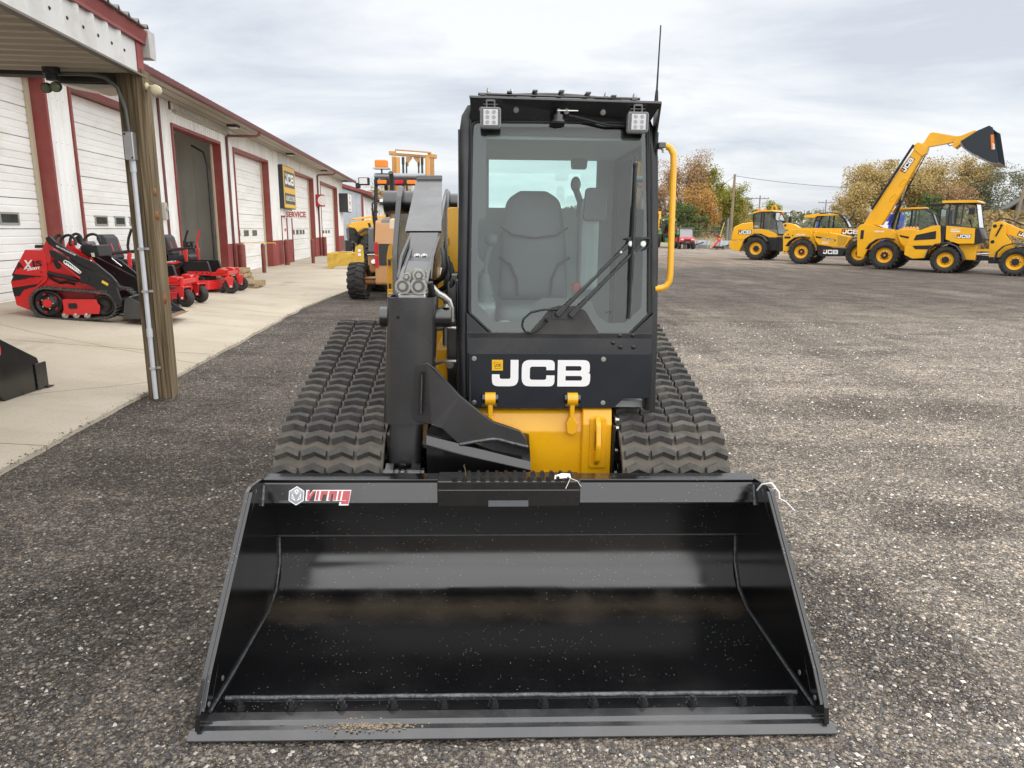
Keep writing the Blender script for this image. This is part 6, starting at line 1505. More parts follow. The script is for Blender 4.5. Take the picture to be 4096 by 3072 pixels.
for i in range(8): bg.ball((random.uniform(-.16, .16), random.uniform(-.14, .14), .84 + random.uniform(-.02, .13)), random.uniform(.09, .15), 9, 6, sq=(1.2, 1, .8))
bg.tube([(.1, -.1, .98), (.2, -.16, .98), (.27, -.2, .9), (.29, -.2, .74)], .03, 6).build('stuffed_bags', mat('bag_black', (.02, .02, .02), .45), tc_)
pa = thing('pail', 'small white plastic pail on the floor of the open bay', 'pail', bw(-.35, 23.3, .165), 0)
MB().lathe((0, 0, 0), (0, 0, 1), [(.11, 0), (.12, .25), (.13, .25), (.13, .27), (.115, .27), (.10, .02), (.001, .02)], 16).build('shell', mat('pail_white', (.6, .6, .57), .5), pa)

# ---- black bucket standing on the slab at the frame's edge
sb_ = thing('spare_bucket', 'black loader bucket with an oval flag sticker on its side standing on the slab', 'bucket', (-4.47, 6.08, apz(3.1, 6.5)), rad(1))
spf = fillet([(.0, .0), (-.12, .14), (-.14, .48), (-.06, .565), (.0, .57), (.50, .30), (.60, .02), (.60, .0)], [.01, .03, .03, .02, .02, .02, .01, 0], 3)
for x0, x1 in ((-1.81, -1.79), (-.02, .0)): MB().prism(spf, 'x', x0, x1).build('side_plate', BLK, sb_, bevel=.003)
MB().prism([(.0, .0), (.62, .0), (.62, .012), (.01, .014)], 'x', -1.79, -.02).build('floor', BLK, sb_)
MB().prism([(.0, .0), (-.12, .14), (-.14, .48), (-.12, .48), (-.10, .15), (.02, .014)], 'x', -1.79, -.02).build('back', BLK, sb_)
MB().box(-1.79, -.02, -.13, .0, .50, .56).build('top_tube', BLK, sb_, bevel=.01)
MB().prism([(.44, .005), (.60, .005), (.60, .25), (.44, .25)], 'x', .0, .014).build('wear_plate', SAT, sb_, bevel=.003)
MB().prism([(.56, .0), (.66, -.002), (.66, .006), (.56, .014)], 'x', -1.83, .03).build('cutting_edge', SAT, sb_)
stk = MB()
ov = lambda r1, r2: [(.0 + r1 * math.cos(t) - .0, .46 + r2 * math.sin(t)) for t in np.linspace(0, 2 * PI, 24, endpoint=False)]
stk.prism([(p[0] - .01, p[1]) for p in ov(.047, .065)], 'x', .0004, .0014, 0)
stk.box(.0014, .0020, -.036, .016, .41, .51, 1)
stk.prism([(-.01 + .016 * math.sin(t) * (1 if i % 2 else .5), .462 + .020 * math.cos(t) * (1 if i % 2 else .5)) for i, t in enumerate(np.linspace(0, 2 * PI, 14, endpoint=False))], 'x', .0020, .0026, 0)
stk.box(.0020, .0026, -.016, -.004, .425, .445, 0)
stk.build('sticker', [mat('sticker_red', (.65, .02, .02), .4), WHITE], sb_)

# ================================================================ tan rough-terrain forklift
TAN2 = mat('forklift_tan', (.46, .235, .095), .45, var=.1, scale=3, dirt=(.36, .22, .11), damt=.4)
TAN3 = mat('forklift_mast', (.50, .255, .075), .5, var=.12, scale=3)
GRYF = mat('forklift_grey', (.15, .155, .16), .45, var=.12, scale=3)
AMB = mat('amber_lens', (.85, .22, .01), .25); RLN = mat('red_lens', (.5, .01, .02), .25)
fk = thing('forklift', 'tan rough-terrain forklift with tall mast parked behind the track loader', 'forklift', (-2.75, 16.75, 0), rad(-2))
for s_ in (-1, 1):
    wheel(fk, (s_ * .86, .0, .42), .43, .40, .22, TAN2, TAN2, 16, .03, rz=rad(90), flip=s_ > 0, slick=True)
    wheel(fk, (s_ * .86, 2.1, .64), .65, .48, .30, TAN2, TAN2, 18, .04, rz=rad(90), flip=s_ > 0)
    MB().prism(fillet([(1.35, 1.02), (1.42, 1.62), (1.75, 1.66), (2.6, 1.66), (2.9, 1.3), (2.8, 1.25), (2.5, 1.45), (1.75, 1.45), (1.55, 1.0)], .05, 3), 'x', s_ * .70 - .24, s_ * .70 + .22).build('fender', GRYF, fk, bevel=.02)
    MB().box(s_ * .62 - .26, s_ * .62 + .26, 1.0, 1.75, .55, 1.0).build('side_tank', TAN2, fk, bevel=.03)
MB().cyl((-.72, .98, .80), (-.72, .93, .82), .06, n=16).build('filler_cap', STEEL, fk)
MB().tube([(-.88, .98, .98), (-.50, .98, .98)], .02, 6).build('grab_rail', STEEL, fk)
MB().tube([(-.70, .0, .42), (.70, .0, .42)], .09, 10).build('rear_axle', TAN2, fk)
MB().tube([(-.72, -.08, .48), (-.25, -.15, .50)], .035, 8).build('steer_rod', TAN2, fk)
# hood and counterweight
hp = [(-.36, -.42, .40), (.36, -.42, .40), (.36, -.42, 1.30), (-.36, -.42, 1.30)]
MB().prism(fillet([(-.42, .35), (-.40, 1.25), (-.25, 1.78), (.10, 1.84), (1.2, 1.90), (1.2, .45), (.4, .40)], [.08, .15, .12, .08, .02, .02, .02], 5), 'x', -.38, .38).build('hood', TAN2, fk, bevel=.07, seg=4)
MB().box(-.28, .28, -.428, -.405, .80, 1.28).build('grille', DARKM, fk)
for z_ in (.75, 1.05): MB().box(-.375, -.30, -.43, -.405, z_, z_ + .26).build('reflector', RLN, fk)
MB().prism([(-.31, 1.42), (-.22, 1.795), (.05, 1.835), (.05, 1.845), (-.24, 1.80), (-.33, 1.42)], 'x', -.24, .24).build('hood_screen', GRYF, fk)
MB().prism([(-.27, 1.60), (-.23, 1.78), (.0, 1.82), (.0, 1.85), (-.25, 1.81), (-.30, 1.60)], 'x', -.05, .20).build('bleached_patch', mat('bleached', (.55, .46, .33), .6), fk)
MB().lathe((-.04, .08, 1.80), (0, 0, 1), [(.085, .0), (.07, .05), (.045, .16), (.045, .2)], 14).build('stack_base', mat('rust_brown', (.16, .09, .06), .7, var=.3), fk)
MB().tube([(-.04, .08, 1.95), (-.04, .08, 2.75), (-.05, -.02, 2.86)], .055, 12).build('exhaust_stack', mat('stack_black', (.03, .03, .032), .5), fk)
# canopy guard
for sx, y, ym in ((-.62, .75, .85), (.62, .75, .85), (-.66, 2.35, 2.1), (.66, 2.35, 2.1)):
    MB().tube([(sx, y, 1.3), (sx * .98, y + .02, 1.9), (sx * .92, ym, 2.80)], .045, 6).build('guard_post', LBK, fk)
MB().cyl((-.60, .80, 2.84), (.62, .80, 2.84), .065, n=14).build('roof_bar', mat('silver_bar', (.30, .31, .33), .35, metal=.4), fk)
MB().box(-.60, .60, .70, .78, 2.62, 2.76).build('light_bar', LBK, fk, bevel=.01)
MB().box(-.58, .58, .82, 2.2, 2.80, 2.88).build('roof', GRYF, fk, bevel=.02)
for x, m_ in ((-.40, AMB), (.0, RLN), (.30, AMB)): MB().prism(fillet([(x - .11, 2.65), (x + .11, 2.65), (x + .11, 2.74), (x - .11, 2.74)], .03, 3), 'y', .66, .70).build('marker_lamp', m_, fk, bevel=.01)
MB().box(-.98, -.72, .72, .82, 2.62, 2.80).build('work_lamp', LBK, fk, bevel=.02); MB().box(-.95, -.76, .70, .719, 2.65, 2.78).build('lamp_glass', LAMPG, fk)
MB().box(-1.06, -.95, .75, .85, 2.55, 2.68).build('second_lamp', LBK, fk, bevel=.02)
MB().box(-.56, -.28, .64, .90, 3.02, 3.20).build('beacon', AMB, fk, bevel=.03); MB().box(-.60, -.24, .60, .94, 2.99, 3.02).build('beacon_base', STEEL, fk); MB().cyl((-.42, .78, 2.84), (-.42, .78, 3.0), .02, n=8).build('beacon_stalk', LBK, fk)
for k_ in range(14): MB().lathe((-.55 + .02 * math.sin(k_ * 2), .62, 1.45 + k_ * .055), (math.sin(k_ * 1.6), math.cos(k_ * 1.6), .2), [(.022, -.01), (.034, 0), (.022, .01)], 8).build('chain_link', mat('chain_rust', (.06, .05, .045), .6, metal=.3), fk)
MB().box(-.35, .35, 1.1, 1.4, 1.55, 2.1).build('operator_seat', LBK, fk, bevel=.05)
MB().tube([(-.68, .9, 1.75), (-.70, .88, 2.2), (-.62, .9, 2.25)], .02, 6).build('grab_handle', LBK, fk)
# mast
MB().hexa([(-.62, 2.62, 3.50), (.62, 2.62, 3.42), (.62, 2.78, 3.42), (-.62, 2.78, 3.50), (-.62, 2.62, 3.60), (.62, 2.62, 3.52), (.62, 2.78, 3.52), (-.62, 2.78, 3.60)]).build('mast_head', TAN3, fk, bevel=.01)
MB().hexa([(-.45, 2.60, 3.60), (.48, 2.60, 3.535), (.48, 2.75, 3.535), (-.45, 2.75, 3.60), (-.45, 2.60, 3.64), (.48, 2.60, 3.575), (.48, 2.75, 3.575), (-.45, 2.75, 3.64)]).build('mast_cap', TAN3, fk)
MB().hexa([(-.42, 2.600, 3.545), (.40, 2.600, 3.49), (.40, 2.612, 3.49), (-.42, 2.612, 3.545), (-.42, 2.600, 3.60), (.40, 2.600, 3.545), (.40, 2.612, 3.545), (-.42, 2.612, 3.60)]).build('mast_label', WHITE, fk)
for s_ in (-1, 1):
    MB().box(s_ * .50 - .05, s_ * .50 + .05, 2.64, 2.76, .4, 3.46).build('mast_rail', TAN3, fk)
    MB().cyl((s_ * .39, 2.62, .5), (s_ * .39, 2.62, 3.44), .055, n=14).build('mast_cylinder', mat('mast_cyl', (.66, .34, .09), .4), fk)
    MB().box(s_ * .25 - .035, s_ * .25 + .035, 2.60, 2.66, 3.25, 3.45).build('chain_sheave', DARKM, fk, bevel=.02)
    MB().box(s_ * .25 - .025, s_ * .25 + .025, 2.61, 2.64, .6, 3.28).build('lift_chain', mat('chain_rust', (.06, .05, .045), .6), fk)
    MB().box(s_ * .16 - .018, s_ * .16 + .018, 2.60, 2.63, .6, 3.32).build('lift_hose', DARKM, fk)
    MB().prism([(s_ * .02, 3.45), (s_ * .02, 3.42), (s_ * .12, 3.30), (s_ * .12, 3.22), (s_ * .18, 3.22), (s_ * .18, 3.45)], 'y', 2.66, 2.70).build('mast_gusset', TAN3, fk)

# ================================================================ yellow farm tractor and pusher box behind
TYL = mat('tractor_yellow', (.80, .42, .01), .35, coat=.3)
tt = thing('farm_tractor', 'yellow and black farm tractor with glazed cab standing beyond the forklift', 'tractor', (-5.4, 35.0, 0), rad(202))
CGL = glass('cab_glass', (.55, .66, .64), .16)
for s_ in (-1, 1):
    wheel(tt, (1.5, s_ * .95, .72), .72, .5, .38, TYL, LBK, 20, .04, flip=s_ > 0); wheel(tt, (-1.5, s_ * .95, .78), .78, .55, .42, TYL, LBK, 20, .04, flip=s_ > 0)
    MB().prism(fillet([(.7, 1.35), (1.0, 1.60), (1.9, 1.62), (2.3, 1.35), (2.25, 1.30), (1.85, 1.54), (1.05, 1.52), (.8, 1.3)], .06, 3), 'y', s_ * .70 - .28, s_ * .70 + .28).build('mudguard', LBK, tt, bevel=.02)
MB().prism(fillet([(.6, 1.2), (.6, 2.05), (1.6, 2.0), (2.45, 1.85), (2.6, 1.65), (2.3, 1.6), (2.05, 1.25)], [.05, .05, .1, .1, .05, .05, .05], 4), 'y', -.42, .42).build('hood', TYL, tt, bevel=.06, seg=3)
MB().prism(fillet([(2.06, 1.2), (2.34, 1.60), (2.58, 1.62), (2.55, 1.1), (2.2, .9)], .05, 3), 'y', -.38, .38).build('grille', LBK, tt, bevel=.03)
MB().box(.3, 2.2, -.35, .35, .6, 1.2).build('chassis', LBK, tt, bevel=.03)
MB().box(2.45, 2.75, -.40, .40, .55, 1.05).build('front_linkage', LBK, tt, bevel=.03)
for k_ in range(3): MB().prism([(1.0 + .25 * k_, 1.55), (1.12 + .25 * k_, 1.55), (1.2 + .25 * k_, 1.85), (1.08 + .25 * k_, 1.85)], 'y', -.426, .426).build('vent', LBK, tt)
MB().prism(fillet([(1.5, 2.08), (2.3, 1.98), (2.35, 2.05), (1.5, 2.18), (.6, 2.22), (.6, 2.12)], .02, 2), 'y', -.30, .30).build('hood_spoiler', TYL, tt, bevel=.02)
cabp = [(-.9, 1.35), (-1.0, 2.6), (.35, 2.6), (.62, 1.35)]
for y in (-.70, .70):
    MB().tube([(a, y, b) for a, b in cabp], .05, 6, closed=True).build('cab_frame', LBK, tt); MB().add([(a, y * .98, b) for a, b in cabp], [(0, 1, 2, 3)]).build('side_pane', CGL, tt)
MB().add([(.62, -.7, 1.35), (.62, .7, 1.35), (.35, .7, 2.6), (.35, -.7, 2.6)], [(0, 1, 2, 3)]).build('windscreen', CGL, tt)
MB().prism(fillet([(-1.15, 2.60), (-1.1, 2.75), (.5, 2.75), (.62, 2.62)], .04, 3), 'y', -.82, .82).build('roof', TYL, tt, bevel=.03)
for s_ in (-1, 1): MB().box(.50, .62, s_ * .72 - .06, s_ * .72 + .06, 2.58, 2.66).build('lamp', AMB, tt)
MB().box(-.7, -.1, -.3, .3, 1.2, 2.0).build('seat', LBK, tt, bevel=.06)
MB().prism([(-2.3, .8), (-2.3, 1.4), (-.9, 1.4), (-.9, .8)], 'y', -.8, .8).build('rear_deck', LBK, tt, bevel=.03)
pb = thing('pusher_box', 'worn yellow steel pusher box standing on the concrete near the forklift', 'attachment', (-6.75, 28.6, .03), rad(4))
PBY = mat('worn_yellow', (.60, .38, .05), .55, var=.2, scale=4, dirt=(.25, .17, .06), damt=.6)
MB().prism(fillet([(-.62, .0), (-.62, .60), (.30, .58), (.52, .30), (.52, .0), (.40, .0), (.34, .10), (-.34, .12), (-.40, .0)], .02, 2), 'y', -.04, .0).build('end_plate', PBY, pb, bevel=.004)
MB().prism(fillet([(-.62, .0), (-.62, .60), (.30, .58), (.52, .30), (.52, .0)], .02, 2), 'y', 2.2, 2.24).build('end_plate', PBY, pb, bevel=.004)
MB().prism([(-.62, .05), (-.62, .60), (-.58, .60), (-.50, .3), (-.58, .05)], 'y', .0, 2.2).build('mouldboard', PBY, pb)
MB().prism(fillet([(.35, .25), (.45, .85), (.62, .95), (.75, .9), (.78, .25)], .04, 2), 'y', .25, .32).build('coupler_plate', PBY, pb, bevel=.005)
MB().tube([(-.5, .1, .45), (.0, .2, .52), (.45, .28, .60)], .05, 8).build('brace', PBY, pb)
for z_ in (.5, .66): MB().box(.55, .66, .244, .249, z_, z_ + .1).build('label', WHITE, pb)
# ================================================================ row of yellow machines
MY = mat('row_yellow', (.84, .42, .004), .33, coat=.3, var=.06, scale=2, dirt=(.50, .30, .06), dscale=1.2, damt=.25)
MYD = mat('row_yellow_dull', (.52, .30, .02), .6)
MK = mat('row_black', (.009, .010, .0115), .45, var=.2)
FEN = mat('fender_grey', (.040, .044, .052), .55)
ORN = mat('hub_orange', (.75, .20, .02), .4)
RGLS = glass('row_glass', (.82, .90, .89), .03)
DGL = glass('row_glass_dark', (.45, .52, .52), .06)
PH = rad(-40)
def pz(o, pts, y0, y1, nm, m, r=.03, bev=.015, seg=2): return MB().prism(fillet(pts, r, 3), 'y', y0, y1).build(nm, m, o, bevel=bev, seg=seg)
def fender(o, pts, y0, y1, th=.04, nm='fender', m=None):
    k = len(pts); inn = []
    for i, p in enumerate(pts):
        a = Vector(pts[min(i + 1, k - 1)]) - Vector(pts[max(i - 1, 0)]); n_ = Vector((a.y, -a.x)).normalized(); inn.append((p[0] + n_.x * th, p[1] + n_.y * th))
    return MB().prism(list(pts) + inn[::-1], 'y', y0, y1).build(nm, m or FEN, o, bevel=.008)
def cab_shell(o, prof, y0, y1, gl, r=.035, skip=(), mull=()):
    """glazed cab: posts along the side outline on both sides, cross bars and panes"""
    k = len(prof)
    for y in (y0, y1):
        MB().tube([(a, y, b) for a, b in prof], r, 6, closed=True).build('cab_frame', MK, o)
        MB().add([(a, y, b) for a, b in prof], [list(range(k))]).build('side_pane', gl, o)
        for (a, b), (c, d) in mull: MB().tube([(a, y, b), (c, y, d)], r, 6).build('cab_pillar', MK, o)
    for i in range(k):
        a, b = prof[i], prof[(i + 1) % k]
        MB().cyl((a[0], y0, a[1]), (a[0], y1, a[1]), r, n=6).build('cross_bar', MK, o)
        if i in skip: continue
        MB().add([(a[0], y0, a[1]), (a[0], y1, a[1]), (b[0], y1, b[1]), (b[0], y0, b[1])], [(0, 1, 2, 3)]).build('pane', gl, o)
    xc = sum(p[0] for p in prof) / k; zl = min(p[1] for p in prof); yc = (y0 + y1) / 2
    MB().prism(fillet([(xc - .45, zl), (xc - .35, zl + .75), (xc - .22, zl + .75), (xc - .18, zl + .2), (xc + .2, zl + .15), (xc + .2, zl)], .04, 2), 'y', yc - .24, yc + .24).build('seat', MK, o, bevel=.03)
    MB().tube([(xc + .42 + .02 * math.cos(t), yc + .17 * math.cos(t), zl + .38 + .17 * math.sin(t) * .6) for t in np.linspace(0, 2 * PI, 14, endpoint=False)], .018, 6, closed=True).cyl((xc + .55, yc, zl), (xc + .42, yc, zl + .38), .03, n=8).build('steering_wheel', MK, o)
def logo(o, x, y, z, w, h, m=WHITE, back=True, ang=0.0):
    ca, sa = math.cos(ang), math.sin(ang)
    ux, uz = Vector((ca, 0, sa)), Vector((-sa, 0, ca)); P = Vector((x, y, z))
    if back:
        q = [P - ux * w * .06 - uz * h * .12, P + ux * w * 1.04 - uz * h * .12, P + ux * w * 1.04 + uz * h * 1.12, P - ux * w * .06 + uz * h * 1.12]
        MB().add([v + Vector((0, .002, 0)) for v in q], [(0, 1, 2, 3)]).build('logo_panel', MK, o, recalc=False)
    MB().decal('jcb', P, ux, uz, h, w=w).build('logo', m, o, recalc=False)
    e = h * .40; q = [P + uz * h * .6, P + ux * w * .11 + uz * h * .6, P + ux * w * .11 + uz * h, P + uz * h]
    MB().add([v - Vector((0, .002, 0)) for v in q], [(0, 1, 2, 3)]).build('logo_square', ORN, o, recalc=False)
def rec(o, x, y, z, w, m=WHITE):
    MB().decal('rec', (x, y, z), (1, 0, 0), (0, 0, 1), w * .28, w=w).build('dealer_mark', m, o, recalc=False); MB().box(x, x + w, y - .001, y, z - w * .12, z - w * .05).build('dealer_bar', m, o)
BRN = mat('mark_brown', (.55, .38, .22), .5)

# ---- articulated loader at the end of the row
D = thing('articulated_loader', 'compact yellow articulated loader with glazed cab beside the raised telehandler', 'loader', (18.69, 30.9, 0), PH)
for s_ in (-1, 1):
    wheel(D, (0, s_ * .85, .555), .565, .44, .31, MY, MK, 20, .04, flip=s_ > 0); wheel(D, (2.42, s_ * .85, .555), .565, .44, .31, MY, MK, 20, .04, flip=s_ > 0)
    fender(D, [(-.77, .63), (-.68, .97), (-.44, 1.21), (-.0, 1.29), (.35, 1.13), (.57, .86), (.70, .57)], s_ * .85 - .24, s_ * .85 + .24)
    fender(D, [(1.69, .60), (1.73, .93), (1.94, 1.18), (2.26, 1.30), (2.6, 1.24)], s_ * .85 - .24, s_ * .85 + .24, nm='front_fender')
pz(D, [(-1.57, 1.13), (-1.49, 1.47), (-1.28, 1.69), (-.66, 1.95), (-.38, 1.97), (-.28, 1.30), (-.33, 1.15), (-1.55, 1.10)], -.80, .80, 'hood', MY, .06, .05, 3)
pz(D, [(-1.60, 1.08), (-.35, 1.10), (-.61, .93), (-.79, .60), (-1.27, .56), (-1.60, .72)], -.82, .82, 'counterweight', MY, .06, .05, 3)
MB().prism(fillet([(-1.31, 1.33), (-1.23, 1.56), (-.5, 1.74), (-.48, 1.40)], .03, 3), 'y', -.81, -.802).build('hood_grille', MK, D)
MB().prism([(-1.32, 1.10), (-.41, 1.13), (-.60, .97), (-1.2, .96)], 'y', -.830, -.822).build('step_grille', MK, D)
pz(D, [(-.16, 1.95), (.88, 1.85), (.92, 1.24), (.36, 1.22), (-.12, 1.39)], -.80, .80, 'cab_base', MY, .03, .03)
MB().box(-.36, -.17, -.78, .78, 1.2, 1.96).build('cab_rear_post', MK, D, bevel=.03)
cab_shell(D, [(-.42, 1.96), (-.46, 2.66), (-.30, 2.86), (.78, 2.86), (1.0, 1.86)], -.72, .72, RGLS, .035, skip=(4,), mull=[((-.10, 1.97), (-.14, 2.85)), ((.14, 1.97), (.14, 2.85))])
MB().prism(fillet([(.90, 1.85), (1.02, 1.86), (1.20, 1.42), (1.08, 1.24), (.93, 1.24)], .03, 2), 'y', -.78, .78).build('cab_nose', MK, D, bevel=.02)
pz(D, [(-.44, 2.97), (.82, 2.97), (.92, 2.87), (-.42, 2.87)], -.82, .82, 'cab_roof', MY, .03, .03)
MB().box(-.98, -.44, -.35, .35, 2.76, 2.90).build('air_conditioner', MK, D, bevel=.03)
MB().box(.60, .82, -1.06, -.98, 2.40, 2.66).build('mirror', MK, D, bevel=.02); MB().tube([(.80, -.98, 2.5), (.88, -.74, 2.6)], .015, 6).build('mirror_arm', MK, D)
MB().tube([(-.10, -.6, 2.97), (-.12, -.6, 3.5)], .006, 5).build('aerial', MK, D)
MB().box(.35, 1.0, -.50, .50, .56, 1.22).build('rear_chassis', MY, D, bevel=.03)
MB().box(.95, 1.55, -.20, .20, .55, .75).build('articulation_joint', MK, D, bevel=.03)
MB().cyl((1.0, -.32, .80), (1.5, -.30, .86), .05, n=10).build('steer_cylinder', CHRM, D); MB().box(.95, 1.5, -.40, -.24, .92, 1.02).build('joint_plate', MY, D, bevel=.01)
for s_ in (-1, 1): pz(D, [(1.46, .62), (1.36, 1.57), (1.42, 2.10), (1.69, 2.14), (1.86, 2.0), (1.9, 1.62), (2.12, 1.36), (2.2, 1.10), (2.2, .62)], s_ * .36 - .05, s_ * .36 + .05, 'loader_tower', MY, .04, .01)
MB().box(1.45, 2.9, -.42, .42, .45, .72).build('front_chassis', MK, D, bevel=.03)
pz(D, [(1.55, 1.98), (1.70, 2.14), (2.2, 1.90), (3.2, 1.50), (3.9, .80), (3.75, .62), (3.1, 1.25), (2.3, 1.50), (1.86, 1.64)], -.20, .20, 'loader_arm', MY, .06, .02)
logo(D, 2.30, -.206, 1.60, .55, .15, ang=rad(-22))
MB().cyl((1.72, -.43, 1.95), (1.58, -.43, 1.55), .03, n=8).ball((1.72, -.43, 1.98), .05, 10, 6).build('lamp_stalk', MK, D)
for zz_ in (1.32, 1.95): MB().cyl((1.50, -.415, zz_), (1.50, -.42, zz_), .07, n=14).build('pin_cover', MK, D)
MB().tube([(1.45, -.1, 2.1), (1.6, -.1, 2.26), (1.9, -.1, 2.22), (2.3, -.1, 2.05), (2.9, -.1, 1.80)], .03, 6).build('hose_bundle', HOSE, D)
logo(D, .30, -.806, 1.46, .46, .135)
for k_ in range(2): MB().box(.08, .24, -.806, -.8015, 1.46 + .09 * k_, 1.50 + .09 * k_).build('stripe', BRN, D)
rec(D, .02, -.804, 1.74, .36)
MB().box(3.6, 4.3, -1.0, 1.0, .05, .75).build('front_bucket', MK, D, bevel=.05)

# ---- telehandler with its boom up
C = thing('telehandler', 'yellow telehandler with its boom raised high holding a tilted black bucket', 'telehandler', (17.62, 33.75, 0), PH)
def tele_base(o, wb):
    for s_ in (-1, 1):
        wheel(o, (0, s_ * .95, .64), .655, .48, .34, MY, MK, 20, .045, flip=s_ > 0); wheel(o, (wb, s_ * .95, .64), .655, .48, .34, MY, MK, 20, .045, flip=s_ > 0)
        for xx_ in (0, wb): MB().cyl((xx_, s_ * 1.07, .64), (xx_, s_ * 1.085, .64), .05, n=12).build('hub_cap', ORN, o)
        fender(o, [(-.81, .91), (-.68, 1.14), (-.40, 1.36), (-.02, 1.43), (.30, 1.38)], s_ * .95 - .25, s_ * .95 + .25)
    fender(o, [(wb - .42, 1.36), (wb - .05, 1.43), (wb + .40, 1.34), (wb + .68, 1.10)], -1.2, -.7, nm='front_fender')
    MB().box(-.9, wb + .6, -.45, .45, .45, .85).build('chassis', MK, o, bevel=.04)
tele_base(C, 2.85)
for y0, y1 in ((-.80, -.70), (.05, .15)):
    pz(C, [(-1.24, .55), (-1.35, 1.83), (-1.25, 2.0), (-1.01, 2.04), (-.65, 1.97), (-.40, 1.86), (.14, 1.77), (.33, 1.62), (.50, 1.12), (.62, .80), (.36, .80), (.2, 1.2), (-.1, 1.38), (-.5, 1.28), (-.80, .9), (-.95, .50)], y0, y1, 'rear_frame', MY, .05, .012)
MB().box(-1.25, -.95, -.7, .05, .55, 1.0).build('rear_cross', MY, C, bevel=.02)
bm_ = [(-1.20, 2.0), (-.92, 2.63), (.60, 5.36), (.97, 5.16), (-.21, 2.40), (-.42, 1.98)]
pz(C, bm_, -.48, -.12, 'boom', MY, .05, .02)
pz(C, [(.50, 5.30), (.58, 5.50), (.70, 5.56), (1.09, 5.32), (1.04, 5.06), (.90, 4.96)], -.52, -.08, 'boom_collar', MY, .04, .012)
pz(C, [(.66, 5.50), (.88, 5.52), (1.08, 5.92), (1.19, 5.95), (2.11, 5.72), (2.30, 5.70), (2.12, 5.42), (2.03, 5.47), (1.08, 5.34)], -.44, -.16, 'boom_head', MY, .03, .015)
pz(C, [(2.10, 5.70), (2.30, 5.71), (2.80, 5.90), (2.86, 5.82), (2.42, 5.46), (2.14, 5.20), (2.03, 5.30)], -.62, .02, 'carriage', MY, .03, .012)
MB().cyl((-.90, -.53, 2.70), (.52, -.53, 5.46), .055, n=8).build('hose_tray', MK, C)
for k_ in range(3): MB().tube([(-.25 + .07 * k_, -.05, 2.0), (.1 + .05 * k_, -.05, 3.0), (.62, -.05, 4.2), (.98, -.08, 5.1), (1.05, -.1, 5.3)], .022, 6).build('hose', HOSE, C)
MB().cyl((-.10, .05, 1.9), (.22, -.1, 3.1), .06, n=10).build('lift_cylinder', MK, C); MB().cyl((.20, -.1, 3.0), (.36, -.14, 3.75), .035, n=10).build('lift_rod', CHRM, C)
MB().ball((1.13, -.15, 5.64), .07, 10, 6).build('pivot_boss', MYD, C)
MB().tube([(1.75, -.1, 5.46), (1.85, -.1, 5.36), (2.0, -.1, 5.42)], .02, 6).build('hose', HOSE, C)
for (cx_, cz_) in ((-.05, 3.2), (.27, 3.85)):
    MB().tube([(cx_ + .16 * math.cos(t) * .6 + .09 * math.sin(t), -.487, cz_ + .16 * math.sin(t)) for t in np.linspace(0, 2 * PI, 16, endpoint=False)], .014, 5, closed=True).build('boom_pressing', MY, C)
logo(C, .30, -.485, 4.30, .62, .20, ang=rad(60.5))
bkC = part(C, 'bucket')
bpr = [(2.42, 5.40), (2.96, 5.80), (3.35, 5.97), (3.49, 5.88), (3.86, 4.47), (3.60, 4.53), (2.89, 4.92), (2.60, 5.14)]
NVB = mat('bucket_navy', (.012, .017, .026), .45)
for y0, y1 in ((-1.2, -1.17), (1.17, 1.2)): MB().prism(fillet(bpr, .03, 2), 'y', y0, y1).build('side_plate', NVB, bkC, bevel=.005)
sh2 = [(3.87, 4.45), (3.60, 4.47), (2.86, 4.87), (2.56, 5.10), (2.44, 5.24), (2.40, 5.42)]
BSH = mat('bucket_worn', (.27, .255, .24), .45, metal=.4, var=.25, scale=4)
bsx = MB()
inn = [(a + .03, b + .035) for a, b in sh2]; bsx.prism(sh2 + inn[::-1], 'y', -1.17, 1.17); bsx.build('shell', BSH, bkC)
MB().prism([(2.40, 5.42), (2.96, 5.80), (3.35, 5.97), (3.37, 5.93), (2.98, 5.76), (2.44, 5.40)], 'y', -1.17, 1.17).build('back', NVB, bkC)
MB().prism([(3.45, 5.60), (3.56, 5.60), (3.66, 5.02), (3.55, 5.02)], 'y', -1.206, -1.2005).build('decal_panel', ORN, bkC)
MB().decal('jcb', (3.56, -1.208, 5.27), (.17, 0, -.98), (.98, 0, .17), .07, w=.26).build('logo', WHITE, bkC, recalc=False)
cab_shell(C, [(-.14, 1.70), (-.05, 2.60), (.20, 2.72), (1.12, 2.73), (1.44, 2.52), (1.72, 1.86), (1.74, 1.2), (.1, 1.2)], .36, 1.15, RGLS, .04, skip=(6,), mull=[((.62, 1.2), (.62, 2.72)), ((1.72, 1.8), (-.12, 1.74))])
pz(C, [(-.26, 2.57), (-.10, 2.77), (1.10, 2.80), (1.16, 2.72), (.20, 2.70), (-.02, 2.58)], .32, 1.2, 'cab_roof', MY, .03, .02)
pod = [(.36, 1.68), (.48, 1.82), (1.10, 1.80), (1.30, 1.74), (2.0, 1.50), (2.25, 1.36), (2.1, .84), (.80, 1.0), (.62, 1.14), (.49, 1.36)]
pz(C, pod, -1.05, -.50, 'engine_cover', MY, .05, .03)
MB().prism([(.50, 1.56), (1.0, 1.46), (.95, 1.38), (.56, 1.46)], 'y', -1.056, -1.0505).build('cover_panel', MK, C)
for k_ in range(5): MB().prism([(.55 + .13 * k_, 1.80), (.61 + .13 * k_, 1.92), (.66 + .13 * k_, 1.80)], 'y', -1.0, -.6).build('vent_fin', MY, C)
MB().decal('538', (-.62, -.803, 1.66), (1, 0, 0), (0, 0, 1), .075, w=.42).build('model_mark', WHITE, C, recalc=False)
